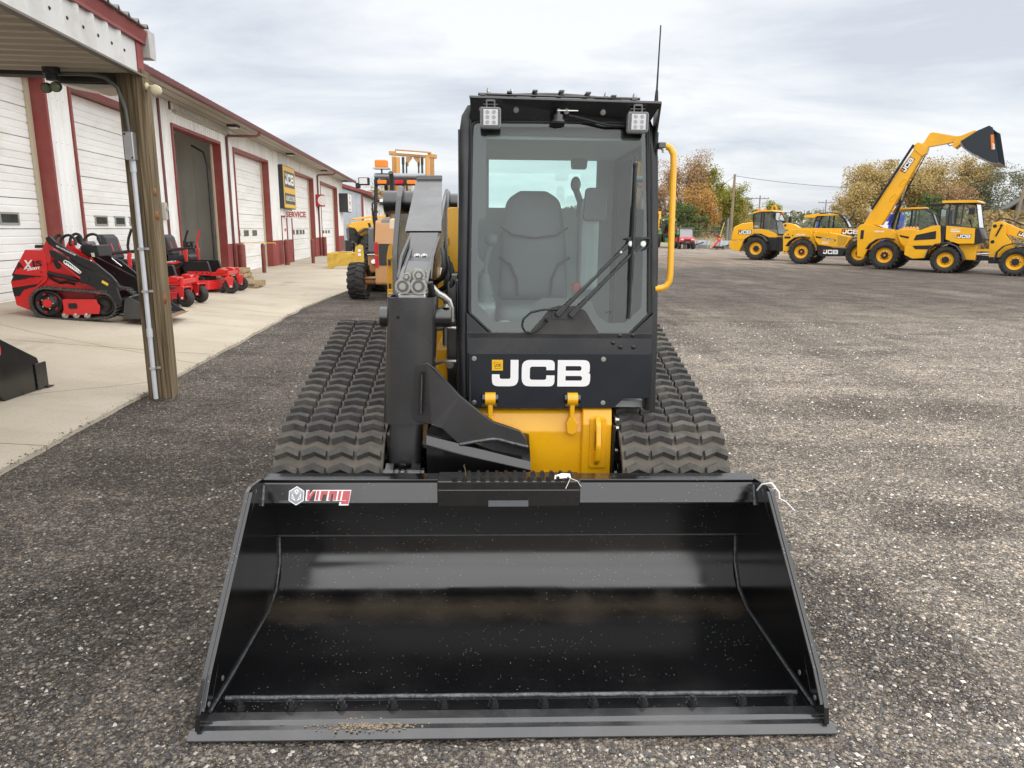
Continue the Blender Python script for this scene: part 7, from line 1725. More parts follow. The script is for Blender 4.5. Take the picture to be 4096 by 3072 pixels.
MB().box(-1.18, -1.05, -.83, -.78, 1.35, 1.75).build('tail_light', MK, C, bevel=.01)
MB().box(.85, 2.2, -1.0, -.5, .45, .98).build('side_skirt', MK, C, bevel=.04)

# ---- telehandler with its boom down
B = thing('telehandler', 'yellow telehandler with its boom lowered parked between wheel loader and raised boom', 'telehandler', (15.65, 38.35, 0), PH)
tele_base(B, 2.80)
for y0, y1 in ((-.80, -.70), (.05, .15)):
    pz(B, [(-1.04, .50), (-1.12, 1.44), (-1.02, 1.61), (-.86, 1.73), (-.39, 1.78), (.27, 1.75), (.41, 1.51), (.70, .70), (.58, .70), (.24, 1.16), (-.20, 1.36), (-.62, 1.20), (-.83, .50)], y0, y1, 'rear_frame', MY, .04, .012)
pz(B, [(-1.32, 2.06), (-1.16, 2.11), (-.72, 2.03), (-.43, 1.85), (2.9, 1.82), (3.3, 1.3), (3.1, 1.2), (2.7, 1.52), (.17, 1.64), (-1.05, 1.74), (-1.20, 1.80)], -.48, -.12, 'boom', MY, .04, .015)
MB().ball((-1.16, -.49, 1.98), .06, 10, 6).build('pivot_pin', MK, B)
cab_shell(B, [(.03, 1.76), (.10, 2.24), (.19, 2.45), (.42, 2.53), (1.26, 2.52), (1.51, 2.33), (1.78, 1.90), (1.80, 1.2), (.1, 1.2)], .36, 1.15, RGLS, .04, skip=(7,), mull=[((.80, 1.2), (.80, 2.52)), ((1.78, 1.76), (.03, 1.76))])
pz(B, [(-.50, 2.40), (-.46, 2.51), (.18, 2.59), (1.23, 2.56), (1.30, 2.50), (.19, 2.47), (.03, 2.38)], .30, 1.2, 'cab_roof', MY, .03, .02)
MB().tube([(.3, .3, 2.60), (.9, .3, 2.64), (1.35, .3, 2.55), (1.6, .3, 2.3), (1.8, .3, 1.95)], .03, 6).build('roof_guard', MK, B)
MB().tube([(1.65, .35, 2.2), (1.9, .0, 2.25), (2.1, -.1, 2.5)], .02, 6).build('mirror_arm', MK, B); MB().obox((2.1, -.1, 2.5), (.05, .18, .3)).build('mirror', MK, B, bevel=.02)
pz(B, [(.48, 1.57), (.60, 1.69), (1.24, 1.64), (1.73, 1.56), (2.29, 1.43), (2.30, 1.29), (2.10, .90), (1.4, .92), (.80, 1.01), (.65, 1.18)], -1.05, -.50, 'engine_cover', MY, .05, .03)
for k_ in range(6): MB().prism([(.66 + .115 * k_, 1.62), (.72 + .115 * k_, 1.76), (.77 + .115 * k_, 1.50), (.71 + .115 * k_, 1.46)], 'y', -1.075, -.6).build('vent_fin', MY, B)
MB().prism(fillet([(1.70, 1.50), (2.20, 1.42), (2.06, 1.04), (1.75, .98)], .03, 2), 'y', -1.062, -1.052).build('air_screen', MYD, B)
MB().prism([(.62, 1.44), (1.62, 1.28), (1.62, 1.20), (.66, 1.36)], 'y', -1.060, -1.0505).build('name_strip', MK, B)
MB().decal('agrisuper', (.92, -1.063, 1.315), (.987, 0, -.16), (.16, 0, .987), .055, w=.66).build('lettering', WHITE, B, recalc=False)
rec(B, .98, -1.056, 1.10, .34)
pz(B, [(.76, .98), (1.15, .99), (1.36, .88), (2.12, .84), (2.02, .46), (.98, .42), (.80, .55)], -1.02, -.5, 'side_skirt', MK, .04, .02)
logo(B, 1.07, -1.025, .56, .72, .21, back=False)
logo(B, 1.75, -.486, 1.57, .75, .21)
MB().decal('542', (-.45, -.803, 1.46), (1, 0, 0), (0, 0, 1), .085, w=.46).build('model_mark', WHITE, B, recalc=False)
MB().box(-1.03, -.72, -.815, -.801, 1.30, 1.40).build('light_slot', MK, B)
for xx_, zz_ in ((-.62, 1.46), (-.85, 1.50), (-.95, .62), (-.80, .62)): MB().cyl((xx_, -.81, zz_), (xx_, -.80, zz_), .035, n=10).build('pin_cover', MK, B)

# ---- telescopic wheel loader at the head of the row
A = thing('wheel_loader', 'yellow wheel loader with rounded hood and amber beacons parked behind the telehandlers', 'loader', (14.91, 43.2, 0), PH)
for s_ in (-1, 1):
    wheel(A, (0, s_ * .95, .67), .685, .50, .36, MY, MK, 20, .045, flip=s_ > 0); wheel(A, (2.6, s_ * .95, .67), .685, .50, .36, MY, MK, 20, .045, flip=s_ > 0)
    fender(A, [(-.80, .98), (-.66, 1.23), (-.35, 1.43), (.01, 1.48), (.39, 1.36), (.64, 1.09)], s_ * .95 - .27, s_ * .95 + .27)
pz(A, [(-1.66, 1.31), (-1.56, 1.88), (-1.09, 2.11), (-.41, 2.19), (-.35, 1.50), (-.50, 1.14), (-1.64, 1.11)], -.85, .85, 'hood', MY, .08, .06, 3)
pz(A, [(-1.75, .85), (-1.74, 1.08), (-.82, 1.10), (-1.10, .46), (-1.6, .58)], -.90, .90, 'counterweight', MY, .05, .05, 3)
MB().box(-1.69, -1.60, -.6, .6, 1.15, 1.7).build('rear_grille', MK, A, bevel=.02)
pz(A, [(-.40, 1.78), (.04, 1.80), (.51, 1.73), (1.06, 1.51), (1.08, 1.32), (.59, 1.32), (.13, 1.52), (-.38, 1.52)], -.82, .82, 'cab_base', MY, .03, .02)
cab_shell(A, [(-.40, 1.80), (-.42, 2.66), (.0, 2.76), (.67, 2.76), (.92, 2.26), (1.12, 1.50)], -.76, .76, DGL, .04, skip=(5,), mull=[((.05, 1.8), (.05, 2.75)), ((.20, 1.8), (.20, 2.75))])
pz(A, [(-.50, 2.74), (-.02, 2.86), (.66, 2.86), (.75, 2.78), (.0, 2.77), (-.44, 2.66)], -.82, .82, 'cab_roof', MY, .03, .03)
for xx_, yy_ in ((-.20, -.55), (.15, -.55)):
    MB().cyl((xx_, yy_, 2.84), (xx_, yy_, 2.98), .06, n=12).build('beacon', AMB, A)
MB().tube([(.35, 0, 2.84), (.38, 0, 3.1), (.5, 0, 3.14), (.6, 0, 3.0), (.62, 0, 2.84)], .06, 8).build('hose_guide', MYD, A)
MB().box(.75, .95, -.98, -.88, 2.4, 2.75).build('mirror', MK, A, bevel=.03); MB().tube([(.7, -.78, 2.74), (.85, -.92, 2.72)], .02, 6).build('mirror_arm', MK, A)
MB().box(.70, .78, .60, .75, 2.66, 2.78).build('lamp', AMB, A); MB().tube([(.75, .76, 2.76), (1.1, 1.0, 2.75), (1.1, 1.0, 2.3)], .02, 6).build('mirror_arm', MK, A); MB().box(1.02, 1.18, .95, 1.05, 2.2, 2.5).build('mirror', MK, A, bevel=.02)
MB().box(-.3, 1.1, -.6, .6, .5, 1.35).build('chassis', MK, A, bevel=.04)
MB().prism([(.53, 1.3), (1.08, 1.3), (1.12, .58), (.68, .54)], 'y', -.86, .86).build('steps', MK, A, bevel=.03)
pz(A, [(1.5, .6), (1.45, 1.9), (1.8, 2.0), (2.6, 1.4), (3.0, .7)], -.35, .35, 'front_frame', MK, .05, .02)
logo(A, -1.19, -.857, 1.50, .72, .20)
rec(A, -.30, -.801, 1.92, .26)
MB().box(-.30, -.05, -.826, -.8205, 1.60, 1.67).build('badge', BRN, A)

# ================================================================ far yard
U = thing('utility_vehicle', 'red utility vehicle with clear windscreen parked beyond the gravel yard', 'vehicle', (15.95, 67.6, 0), rad(-92))
UR = mat('vehicle_red', (.60, .05, .06), .35)
for s_ in (-1, 1):
    wheel(U, (.95, s_ * .62, .33), .33, .26, .17, MK, MK, 16, .02, flip=s_ > 0); wheel(U, (-.95, s_ * .62, .33), .33, .26, .17, MK, MK, 16, .02, flip=s_ > 0)
    MB().tube([(.75, s_ * .60, 1.05), (.45, s_ * .62, 1.85), (-.9, s_ * .62, 1.85), (-1.0, s_ * .62, 1.0)], .04, 6).build('roll_bar', MK, U)
pz(U, [(1.35, .62), (1.38, .85), (1.25, 1.02), (.75, 1.10), (.70, .60)], -.66, .66, 'front_hood', UR, .06, .05, 3)
MB().box(1.20, 1.42, -.55, .55, .42, .72).build('bumper', MK, U, bevel=.05)
MB().box(1.36, 1.40, -.30, .30, .74, .90).build('grille', MK, U, bevel=.01)
for s_ in (-1, 1): MB().box(1.30, 1.385, s_ * .48 - .12, s_ * .48 + .12, .82, .92).build('headlight', LAMPG, U, bevel=.02)
MB().box(1.425, 1.43, -.2, .2, .60, .66).build('name_mark', UR, U)
MB().add([(.76, -.60, 1.08), (.76, .60, 1.08), (.46, .60, 1.82), (.46, -.60, 1.82)], [(0, 1, 2, 3)]).build('windscreen', mat('utv_screen', (.30, .305, .31), .15), U)
MB().box(-1.0, .55, -.68, .68, 1.85, 1.92).build('roof', mat('utv_roof', (.12, .125, .13), .5), U, bevel=.03)
MB().box(-1.4, -.5, -.62, .62, .6, 1.0).build('cargo_bed', UR, U, bevel=.03); MB().box(-.5, .7, -.6, .6, .4, .6).build('floor', MK, U)
MB().box(-.5, -.1, -.55, .55, .6, 1.3).build('bench', MK, U, bevel=.05)
GT = thing('farm_tractor', 'green farm tractor with dark cab standing next to the red utility vehicle', 'tractor', (15.35, 72.6, 0), rad(86))
GRN = mat('tractor_green', (.035, .17, .03), .4)
for s_ in (-1, 1):
    wheel(GT, (-.2, s_ * .95, .88), .88, .50, .45, mat('rim_yellow', (.7, .5, .03), .4), MK, 20, .05, flip=s_ > 0); wheel(GT, (2.2, s_ * .80, .55), .55, .35, .28, mat('rim_yellow', (.7, .5, .03), .4), MK, 16, .04, flip=s_ > 0)
    fender(GT, [(-1.0, 1.3), (-.7, 1.72), (-.2, 1.88), (.4, 1.75), (.7, 1.4)], s_ * .93 - .27, s_ * .93 + .27, m=GRN)
    MB().box(-.95, -.85, s_ * .9 - .12, s_ * .9 + .12, 1.72, 1.84).build('tail_lamp', AMB, GT, bevel=.02)
pz(GT, [(.7, .9), (.7, 1.75), (2.3, 1.65), (2.7, 1.4), (2.7, .8)], -.38, .38, 'hood', GRN, .06, .04)
cab_shell(GT, [(-.75, 1.3), (-.85, 2.6), (.55, 2.62), (.75, 1.3)], -.66, .66, DGL, .05)
MB().box(-.98, .65, -.76, .76, 2.60, 2.78).build('roof', GRN, GT, bevel=.05)
for s_ in (-1, 1): MB().box(-1.0, -.97, s_ * .55 - .07, s_ * .55 + .07, 2.60, 2.70).build('work_lamp', LAMPG, GT)
MB().box(-.9, 1.0, -.5, .5, .5, 1.3).build('chassis', MK, GT, bevel=.03)
MB().box(-1.35, -.9, -.35, .35, .5, .9).build('hitch', GRN, GT, bevel=.03)
SGN = thing('pylon_sign', 'tall yellow sign column with black panels and white letters behind the green tractor', 'sign', (14.7, 76.0, 0), 0)
MB().box(-.95, .62, -.15, .15, .0, 3.6).build('column', MY, SGN, bevel=.02)
MB().box(-.85, .38, -.16, -.151, 2.75, 3.35).box(-.85, .38, -.16, -.151, 1.75, 2.45).build('panel', MK, SGN)
MB().decal('jcbs', (-.75, -.163, 2.05), (1, 0, 0), (0, 0, 1), .32, w=1.05).build('lettering', WHITE, SGN, recalc=False)
# tubs and red attachments on pallets
SIL = mat('silver_blade', (.34, .35, .36), .45, metal=.5, var=.4, scale=1.5)
for i, x in enumerate((17.6, 20.4)):
    t = thing('snow_blade', ['galvanised blade on the ground nearest the utility vehicle', 'galvanised blade on the ground nearest the wheel loader'][i], 'blade', (x, 69.5 - i, 0), rad(-3))
    MB().prism([(-.05, .0), (.10, .0), (.02, .35), (.10, .75), (-.02, .78), (-.12, .35)], 'x', -1.3, 1.25).build('mouldboard', SIL, t)
    for q in (-1.0, 0, 1.0): MB().box(q - .04, q + .04, -.14, -.05, .05, .72).build('rib', STEEL, t)
    MB().tube([(-.3, -.1, .3), (.2, -.6, .5), (.6, -.1, .6)], .05, 6).build('push_frame', MK, t)
for i, (x, y) in enumerate(((18.7, 66.2), (20.95, 65.2))):
    p0 = pallet((x, y, 0), rad(4), ['far pallet under the red trencher nearest the utility vehicle', 'far pallet under the red trencher nearest the wheel loader'][i])
    t = thing('trencher', ['red and black trencher attachment on the pallet nearest the utility vehicle', 'red and black trencher attachment on the pallet nearest the wheel loader'][i], 'attachment', (x, y, .125), rad(4))
    MB().prism([(-.55, .10), (-.40, .05), (.30, .85), (.20, .98)], 'y', -.12, .12).build('digging_boom', RED, t, bevel=.02)
    MB().prism([(-.35, 1.02), (-.42, 1.12), (.10, .90), (.18, .80)], 'y', -.18, .18).build('motor_arm', RED, t, bevel=.02)
    MB().box(-.05, .16, -.19, .19, .76, .90).build('motor', AMB, t, bevel=.02)
    MB().prism([(-.30, 1.05), (-.20, 1.18), (.22, .98), (.26, .88)], 'y', -.10, .10).build('chain_guard', MK, t)
    MB().box(-.4, .5, -.35, .35, .0, .18).build('base', MK, t, bevel=.03); MB().prism([(.15, .1), (.35, .1), (.30, .85), (.20, .85)], 'y', -.1, .1).build('strut', GALV, t)
# chain link fence
FG = mat('fence_grey', (.16, .17, .17), .5, metal=.4)
fnc = thing('chain_link_fence', 'grey chain link fence along the far side of the yard', 'fence', (0, 0, 0), 0)
fpts = [(10, 80), (17, 79.5), (22, 79), (27, 77.5), (33, 72), (36, 60), (38, 50), (39.5, 42)]
wires = MB(); top_path = []
for i in range(len(fpts) - 1):
    a, b = Vector((*fpts[i], 0)), Vector((*fpts[i + 1], 0)); L_ = (b - a).length; k = max(1, round(L_ / 2.6)); u = (b - a).normalized()
    for j in range(k):
        p = a + u * L_ * j / k; MB().cyl((p.x, p.y, 0), (p.x, p.y, 1.75), .035, n=8).build('fence_post', FG, fnc)
    MB().cyl((a.x, a.y, 1.7), (b.x, b.y, 1.7), .022, n=6).build('top_rail', FG, fnc)
    q = 0.0
    while q < L_ - .1:
        for s_ in (-1, 1):
            p0 = a + u * q; p1 = a + u * min(L_, max(0, q + s_ * .85)); nn = Vector((-u.y, u.x, 0)) * .004
            wires.add([p0 + Vector((0, 0, .0)), p0 + u * .006, p1 + u * .006 + Vector((0, 0, 1.7)), p1 + Vector((0, 0, 1.7))], [(0, 1, 2, 3)])
        q += .14
tag(wires.build('wire_mesh', FG, fnc, recalc=False), kind='stuff')
bx_ = MB().box(-.55, .55, -.35, .35, .0, 1.35).box(-.5, .5, -.37, -.351, .1, 1.2).build('electrical_cabinet', mat('cabinet_green', (.10, .13, .12), .5), None, bevel=.02, loc=(25.2, 84, 0))
tag(bx_, 'dull green electrical cabinet standing behind the chain link fence', 'cabinet')
tag(MB().tube([(0, 0, -.1), (.25, 0, 1.4), (.55, 0, 2.6)], [.05, .05, .04], 6).build('marker_post', mat('marker_yellow', (.62, .50, .16), .5), None, loc=(22.2, 78.6, 0)), 'leaning pale yellow marker post at the chain link fence', 'post')

# ================================================================ ground beyond: dry verge, brush
VER = mat('dry_verge', (.30, .25, .155), .95, var=.35, scale=.35, dirt=(.16, .15, .07), dscale=.25, damt=.8, bump=.5, bscale=6)
vb = MB(); gx = np.linspace(-140, 260, 70); gy_ = [81, 83, 86, 90, 96, 104, 115, 135, 170, 230, 330, 480, 700, 1000, 1350]
def vz(x, y):
    k = min(1, (y - 81) / 12.0)
    s = .02 + 1.15 * k * (1 if x > -30 else .5) + .35 * k * mnoise.noise(Vector((x * .05, y * .04, 0))) * (y > 84)
    return s - .03
vb.v = [(x, y, vz(x, y)) for y in gy_ for x in gx]; nx_ = len(gx)
vb.f = [[j * nx_ + i, j * nx_ + i + 1, (j + 1) * nx_ + i + 1, (j + 1) * nx_ + i] for j in range(len(gy_) - 1) for i in range(nx_ - 1)]; vb.m = [0] * len(vb.f); vb.s = [True] * len(vb.f)
tag(vb.build('terrain', VER, recalc=False), 'dry tan grass bank rising beyond the yard', None, kind='structure')
# bank on the right behind the machines
def bank(x, y): return max(0.0, min(3.0, (x - 40.0 - (80 - y) * .02) * .50)) + .25 * mnoise.noise(Vector((x * .15, y * .15, 2)))
rb = MB(); rxs = np.linspace(40.2, 130, 40); rys = np.linspace(34, 81, 30)
rb.v = [(x, y, bank(x, y) + .02) for y in rys for x in rxs]; n1 = len(rxs)
rb.f = [[j * n1 + i, j * n1 + i + 1, (j + 1) * n1 + i + 1, (j + 1) * n1 + i] for j in range(len(rys) - 1) for i in range(n1 - 1)]; rb.m = [0] * len(rb.f); rb.s = [True] * len(rb.f)
tag(rb.build('terrain', VER, recalc=False), 'dry grass bank behind the row of yellow machines', None, kind='structure')

# ================================================================ vegetation
def leaf_mat(name, cols):
    m = bpy.data.materials.new(name); m.use_nodes = True; N = m.node_tree.nodes; L = m.node_tree.links; b = N['Principled BSDF']; b.inputs['Roughness'].default_value = .8; b.inputs['Specular IOR Level'].default_value = .2
    g = N.new('ShaderNodeNewGeometry'); r = N.new('ShaderNodeValToRGB'); e = r.color_ramp.elements
    while len(e) < len(cols): e.new(.5)
    for i, (q, c) in enumerate(zip(e, cols)): q.position = i / (len(cols) - 1); q.color = (*c, 1)
    nz = N.new('ShaderNodeTexNoise'); nz.inputs['Scale'].default_value = .75; nz.inputs['Detail'].default_value = 4; L.new(g.outputs['Position'], nz.inputs['Vector'])
    ma = N.new('ShaderNodeMath'); ma.operation = 'MULTIPLY_ADD'; ma.inputs[1].default_value = .38; L.new(g.outputs['Random Per Island'], ma.inputs[0])
    mb_2 = N.new('ShaderNodeMapRange'); mb_2.inputs[1].default_value = .32; mb_2.inputs[2].default_value = .68; mb_2.inputs[3].default_value = 0; mb_2.inputs[4].default_value = .62; L.new(nz.outputs['Fac'], mb_2.inputs[0]); L.new(mb_2.outputs[0], ma.inputs[2])
    L.new(ma.outputs[0], r.inputs[0]); L.new(r.outputs[0], b.inputs['Base Color'])
    b.inputs['Subsurface Weight'].default_value = 0.0
    return m
GOLD = leaf_mat('leaf_gold', [(.24, .165, .07), (.40, .29, .115), (.50, .37, .15), (.34, .27, .11), (.56, .44, .21)])
BROWN = leaf_mat('leaf_brown', [(.176, .115, .074), (.324, .209, .115), (.432, .270, .135), (.270, .189, .121), (.486, .297, .121)])
ORANGE = leaf_mat('leaf_orange', [(.299, .161, .057), (.460, .265, .081), (.529, .310, .103), (.345, .218, .092)])
OLIVE = leaf_mat('leaf_olive', [(.088, .100, .025), (.213, .225, .044), (.350, .325, .062), (.150, .163, .037), (.425, .375, .075)])
GREEN = leaf_mat('leaf_green', [(.039, .065, .023), (.091, .130, .039), (.143, .182, .058), (.072, .098, .036)])
GREY = leaf_mat('leaf_greygreen', [(.081, .095, .061), (.162, .176, .108), (.216, .216, .135), (.121, .128, .081)])
STRAW = leaf_mat('straw', [(.22, .16, .075), (.38, .29, .14), (.30, .21, .08), (.44, .34, .18)])
BARK = mat('bark', (.10, .08, .065), .9, var=.3, scale=3)
nprng = np.random.default_rng(21)
def leaves(name, pts, size, m, parent=None, up=0.0, loc=None):
    """small crossed leaf quads at pts (n,3)"""
    n = len(pts); s = size * (.55 + .9 * nprng.random(n))
    d = nprng.normal(size=(n, 3)); d /= np.linalg.norm(d, axis=1)[:, None]
    e = nprng.normal(size=(n, 3)); e -= d * (e * d).sum(1)[:, None]; e /= np.linalg.norm(e, axis=1)[:, None]
    V = np.stack([pts - d * s[:, None] * .5, pts + e * s[:, None] * .32, pts + d * s[:, None] * .5, pts - e * s[:, None] * .32], 1)
    me = bpy.data.meshes.new(name); me.vertices.add(n * 4); me.vertices.foreach_set('co', V.reshape(-1))
    me.loops.add(n * 4); me.loops.foreach_set('vertex_index', np.arange(n * 4, dtype=np.int32)); me.polygons.add(n); me.polygons.foreach_set('loop_start', np.arange(0, n * 4, 4, dtype=np.int32))
    me.update(calc_edges=True); me.materials.append(m)
    o = bpy.data.objects.new(name, me); COL.objects.link(o); o.parent = parent
    if loc: o.location = loc
    return o
def tree(x, y, h, w, m, label, n=7000, z0=0.5, leaf=.34, low=.12, seed=1, twig=1.0, name='broadleaf_tree', group='autumn trees beyond the yard'):
    n = int(n * 1.45); random.seed(seed); t = thing(name, label, 'tree', (x, y, z0), random.random() * 6, group)
    tips = []; tb_ = MB()
    def grow(p, d, L, r, lvl):
        k = 4; path = [p]; q = p.copy(); dd = d.copy()
        for i in range(k):
            dd = (dd + Vector((random.gauss(0, .16), random.gauss(0, .16), random.gauss(.03, .08)))).normalized(); q = q + dd * L / k; path.append(q.copy())
        tb_.tube(path, [r * (1 - .55 * i / k) for i in range(k + 1)], 6 if lvl < 2 else 4)
        if lvl >= 3: tips.append((q, L)); return
        nb = (6, 4, 4)[lvl]
        for j in range(nb):
            f = random.uniform(.35 if lvl == 0 else .3, 1.0); i = min(k, max(1, int(f * k))); az = random.uniform(0, 2 * PI) if lvl else 2 * PI * j / nb + random.uniform(-.4, .4)
            out = Vector((math.cos(az), math.sin(az), 0)); ang = random.uniform(.45, 1.0) if lvl == 0 else random.uniform(.35, .9)
            nd = (dd * math.cos(ang) + out * math.sin(ang) * (w / h * 1.5)).normalized()
            grow(path[i], nd, L * random.uniform(.50, .72), r * .5, lvl + 1)
        tips.append((q, L * .5))
    grow(Vector((0, 0, -.4)), Vector((0, 0, 1)), h * .50, h * .022, 0)
    # fit to the wanted height and width
    zs = max(p.z for p, _ in tips); ws = max(math.hypot(p.x, p.y) for p, _ in tips); kz = (h * .93) / zs; kx = (w * .46) / ws
    tb_.v = [(a * kx, b * kx, c * kz) for a, b, c in tb_.v]
    tb_.build('trunk', BARK, t, recalc=False)
    T = np.array([(p.x * kx, p.y * kx, p.z * kz) for p, _ in tips]); wgt = nprng.random(len(T)) ** 2.6 + .04; wgt /= wgt.sum()
    idx = nprng.choice(len(T), n, p=wgt); sc = np.array([w * .060, w * .060, h * .045]) * (.6 + .9 * nprng.random(len(T)))[idx][:, None]
    pts = T[idx] + np.clip(nprng.normal(size=(n, 3)), -1.7, 1.7) * sc
    k_ = int(n * .07); a_ = nprng.random(k_) * 2 * PI; zz_ = h * (low + (.95 - low) * nprng.random(k_)); rr = w * .5 * np.sqrt(nprng.random(k_)) * np.clip(np.sin(np.clip((zz_ / h - low) / (1 - low), 0, 1) * 2.6 + .35), .15, 1)
    pts = np.concatenate([pts, np.stack([rr * np.cos(a_), rr * np.sin(a_), zz_], 1)]); pts = pts[pts[:, 2] > h * low * .6]
    leaves('crown', pts, leaf * .78, m, t)
    return t
# right of the cab
tree(22.6, 101, 11.4, 8.5, BROWN, 'tall half bare brown tree rising beside the cab', 10920, 1.0, .23, .2, 1)
tree(27.0, 102, 10.2, 5.5, OLIVE, 'narrow olive green tree at the right end of the tree clump', 13650, 1.0, .23, .05, 2)
tree(23.6, 93, 7.2, 6.0, ORANGE, 'rust orange tree in front of the tall brown tree', 10920, .8, .23, .08, 3)
tree(28.2, 95, 7.0, 5.0, OLIVE, 'low yellow green tree behind the red utility vehicle', 10500, .8, .23, .03, 4)
tree(30.6, 99, 4.6, 4.5, GOLD, 'small golden bush tree at the foot of the clump', 5460, .8, .23, .02, 5)
tree(19.3, 98, 10.2, 7.0, BROWN, 'brown thinning tree standing directly behind the cab handle', 10080, 1.0, .23, .15, 6)
tree(21.8, 90, 4.2, 5.5, GREEN, 'dark green bushy tree low behind the utility vehicle', 5880, .8, .23, .02, 7)
tree(36.5, 116, 6.2, 5.0, OLIVE, 'yellowing young tree beside the crossarm poles', 7560, 1.0, .23, .04, 8)
tree(40.5, 118, 5.6, 6.5, OLIVE, 'rounded yellow green tree behind the wheel loader', 7140, 1.0, .23, .04, 9)
tree(34.0, 120, 3.6, 5.0, GREY, 'low greyish shrub tree left of the crossarm poles', 3780, 1.0, .23, .02, 10)
tree(58.0, 138, 5.0, 10.0, GREY, 'distant grey green tree between the telehandler cabs', 6720, 1.0, .23, .03, 11)
# golden cottonwoods
tree(41.0, 82, 9.0, 10.0, GOLD, 'broad golden cottonwood left of the raised boom', 17000, .8, .21, .05, 12)
tree(46.8, 84, 9.7, 8.0, GOLD, 'tall golden cottonwood right behind the raised boom', 15000, .8, .21, .08, 13)
tree(36.8, 79, 6.6, 5.0, GOLD, 'drooping golden tree at the left end of the cottonwoods', 9000, .6, .21, .02, 14)
tree(42.4, 76, 5.0, 4.2, GREEN, 'dark green tree under the golden cottonwoods', 7000, .6, .21, .02, 15)
tree(51.6, 86, 9.6, 7.5, GOLD, 'golden tree whose top shows below the raised bucket', 11000, 1.2, .21, .1, 16)
tree(55.0, 84, 8.9, 9.0, GREY, 'large grey green tree behind the glazed cab', 15000, 1.2, .21, .06, 17)
tree(60.0, 86, 7.8, 7.5, GREY, 'open branched grey tree left of the leaning pole', 6500, 1.2, .21, .12, 18)
tree(47.0, 78, 6.2, 6.0, BROWN, 'brown bare tree between golden and grey trees', 4200, .8, .21, .1, 19)
tree(45.2, 76, 3.0, 5.0, GREEN, 'low green tree above the dry grass bank', 6000, 1.4, .2, .02, 20)
tree(36.6, 70, 2.3, 4.0, OLIVE, 'low yellow green bush behind the telehandler cab', 4000, .2, .2, .02, 21)
tree(-14.5, 85, 7.0, 9.0, GOLD, 'golden tree showing beyond the forklift mast', 9000, .5, .21, .1, 22)
# dry grass on the bank (nobody could count it)
n = 34000; gxp = 40.3 + 50 * nprng.random(n) ** 2.0; gyp = 40 + 40 * nprng.random(n)
hz_ = np.array([bank(a, b) for a, b in zip(gxp, gyp)])
tag(leaves('dry_grass', np.stack([gxp, gyp, hz_ + .12 + .75 * nprng.random(n) ** 1.5], 1), .34, STRAW), 'dry straw coloured grass and weeds on the bank behind the machines', None, kind='stuff')
n = 9000; gxp = -40 + 170 * nprng.random(n); gyp = 83 + 30 * nprng.random(n)
hz_ = np.array([vz(a, b) for a, b in zip(gxp, gyp)])
tag(leaves('dry_grass', np.stack([gxp, gyp, hz_ + .08 + .3 * nprng.random(n) ** 1.5], 1), .4, STRAW), 'dry grass tufts on the verge beyond the fence', None, kind='stuff')
# far line of woods, one mass
n = 26000; fx = -260 + 760 * nprng.random(n); fy = 300 + 60 * nprng.random(n)
fh = np.array([7 + 5 * mnoise.noise(Vector((a * .02, 1, 0))) + 3 * mnoise.noise(Vector((a * .09, 4, 0))) for a in fx])
tag(leaves('far_woods', np.stack([fx, fy, 1.0 + np.clip(fh, 2, 20) * nprng.random(n)], 1), 2.2, GREY), 'distant line of grey green woods on the horizon', None, kind='stuff')

# ================================================================ poles, wires, far buildings
PW = mat('pole_wood', (.24, .185, .13), .85, var=.25, scale=2, stretch=(8, 8, .5)); PG = mat('pole_grey', (.20, .20, .20), .8)
def pole(x, y, h, label, r=.14, arms=(), m=None, lean=0.0, z0=0.0):
    t = thing('utility_pole', label, 'pole', (x, y, z0), 0, 'utility poles around the yard')
    MB().cyl((0, 0, -.3), (lean, 0, h), r, r * .72, n=10).build('shaft', m or PW, t)
    for az, aw in arms:
        MB().box(lean * az / h - aw, lean * az / h + aw, -.18, -.06, az - .07, az + .07).build('crossarm', m or PW, t)
        for q in (-.9, -.45, .45, .9): MB().cyl((lean + q * aw, -.12, az + .07), (lean + q * aw, -.12, az + .25), .045, n=6).build('insulator', m or PW, t)
    return t
pole(23.4, 78.3, 7.55, 'plain wooden utility pole beside the wheel loader', .17)
MB_s = MB().cyl((.0, 0, -.2), (.0, 0, 3.0), .10, n=10).build('stub_post', PG, None, loc=(22.95, 77.9, 0)); tag(MB_s, 'short grey stub post strapped beside the wooden utility pole', 'post')
pole(33.6, 108, 5.6, 'grey double crossarm pole left of the yellowing trees', .14, ((5.3, 1.4), (4.4, 1.7)), PG, z0=1.0)
pole(41.6, 124, 6.6, 'grey crossarm pole rising from the yellowing trees', .14, ((6.1, 1.5),), PG, z0=1.0)
pole(29.8, 118, 5.3, 'grey crossarm pole at the edge of the tree clump', .14, ((5.0, 1.3),), PG, z0=1.0)
pole(62.2, 146, 7.0, 'distant crossarm pole right of the wheel loader', .14, ((6.4, 1.6),), PG, z0=1.0)
pole(75.5, 160, 6.8, 'distant crossarm pole by the golden cottonwoods', .14, ((6.2, 1.6),), PG, z0=1.0)
pole(45.1, 65.5, 5.0, 'leaning bare wooden pole at the right by the shed', .15, (), None, .35, 2.4)
WIR = mat('wire', (.05, .05, .05), .6)
def wire(a, b, sag, label):
    a, b = Vector(a), Vector(b)
    o = MB().tube([a.lerp(b, t) - Vector((0, 0, sag * 4 * t * (1 - t))) for t in np.linspace(0, 1, 14)], .022, 4).build('power_line', WIR); tag(o, label, 'wire')
wire((23.4, 78.3, 7.4), (44.6, 86, 6.7), .35, 'thin power line running from the wooden pole to the cottonwoods')
wire((23.4, 78.3, 7.4), (20.4, 90, 3.4), .1, 'stay wire sloping down from the wooden pole')
wire((45.45, 65.5, 7.2), (70, 62, 8.2), .3, 'power line leaving the leaning pole to the right')
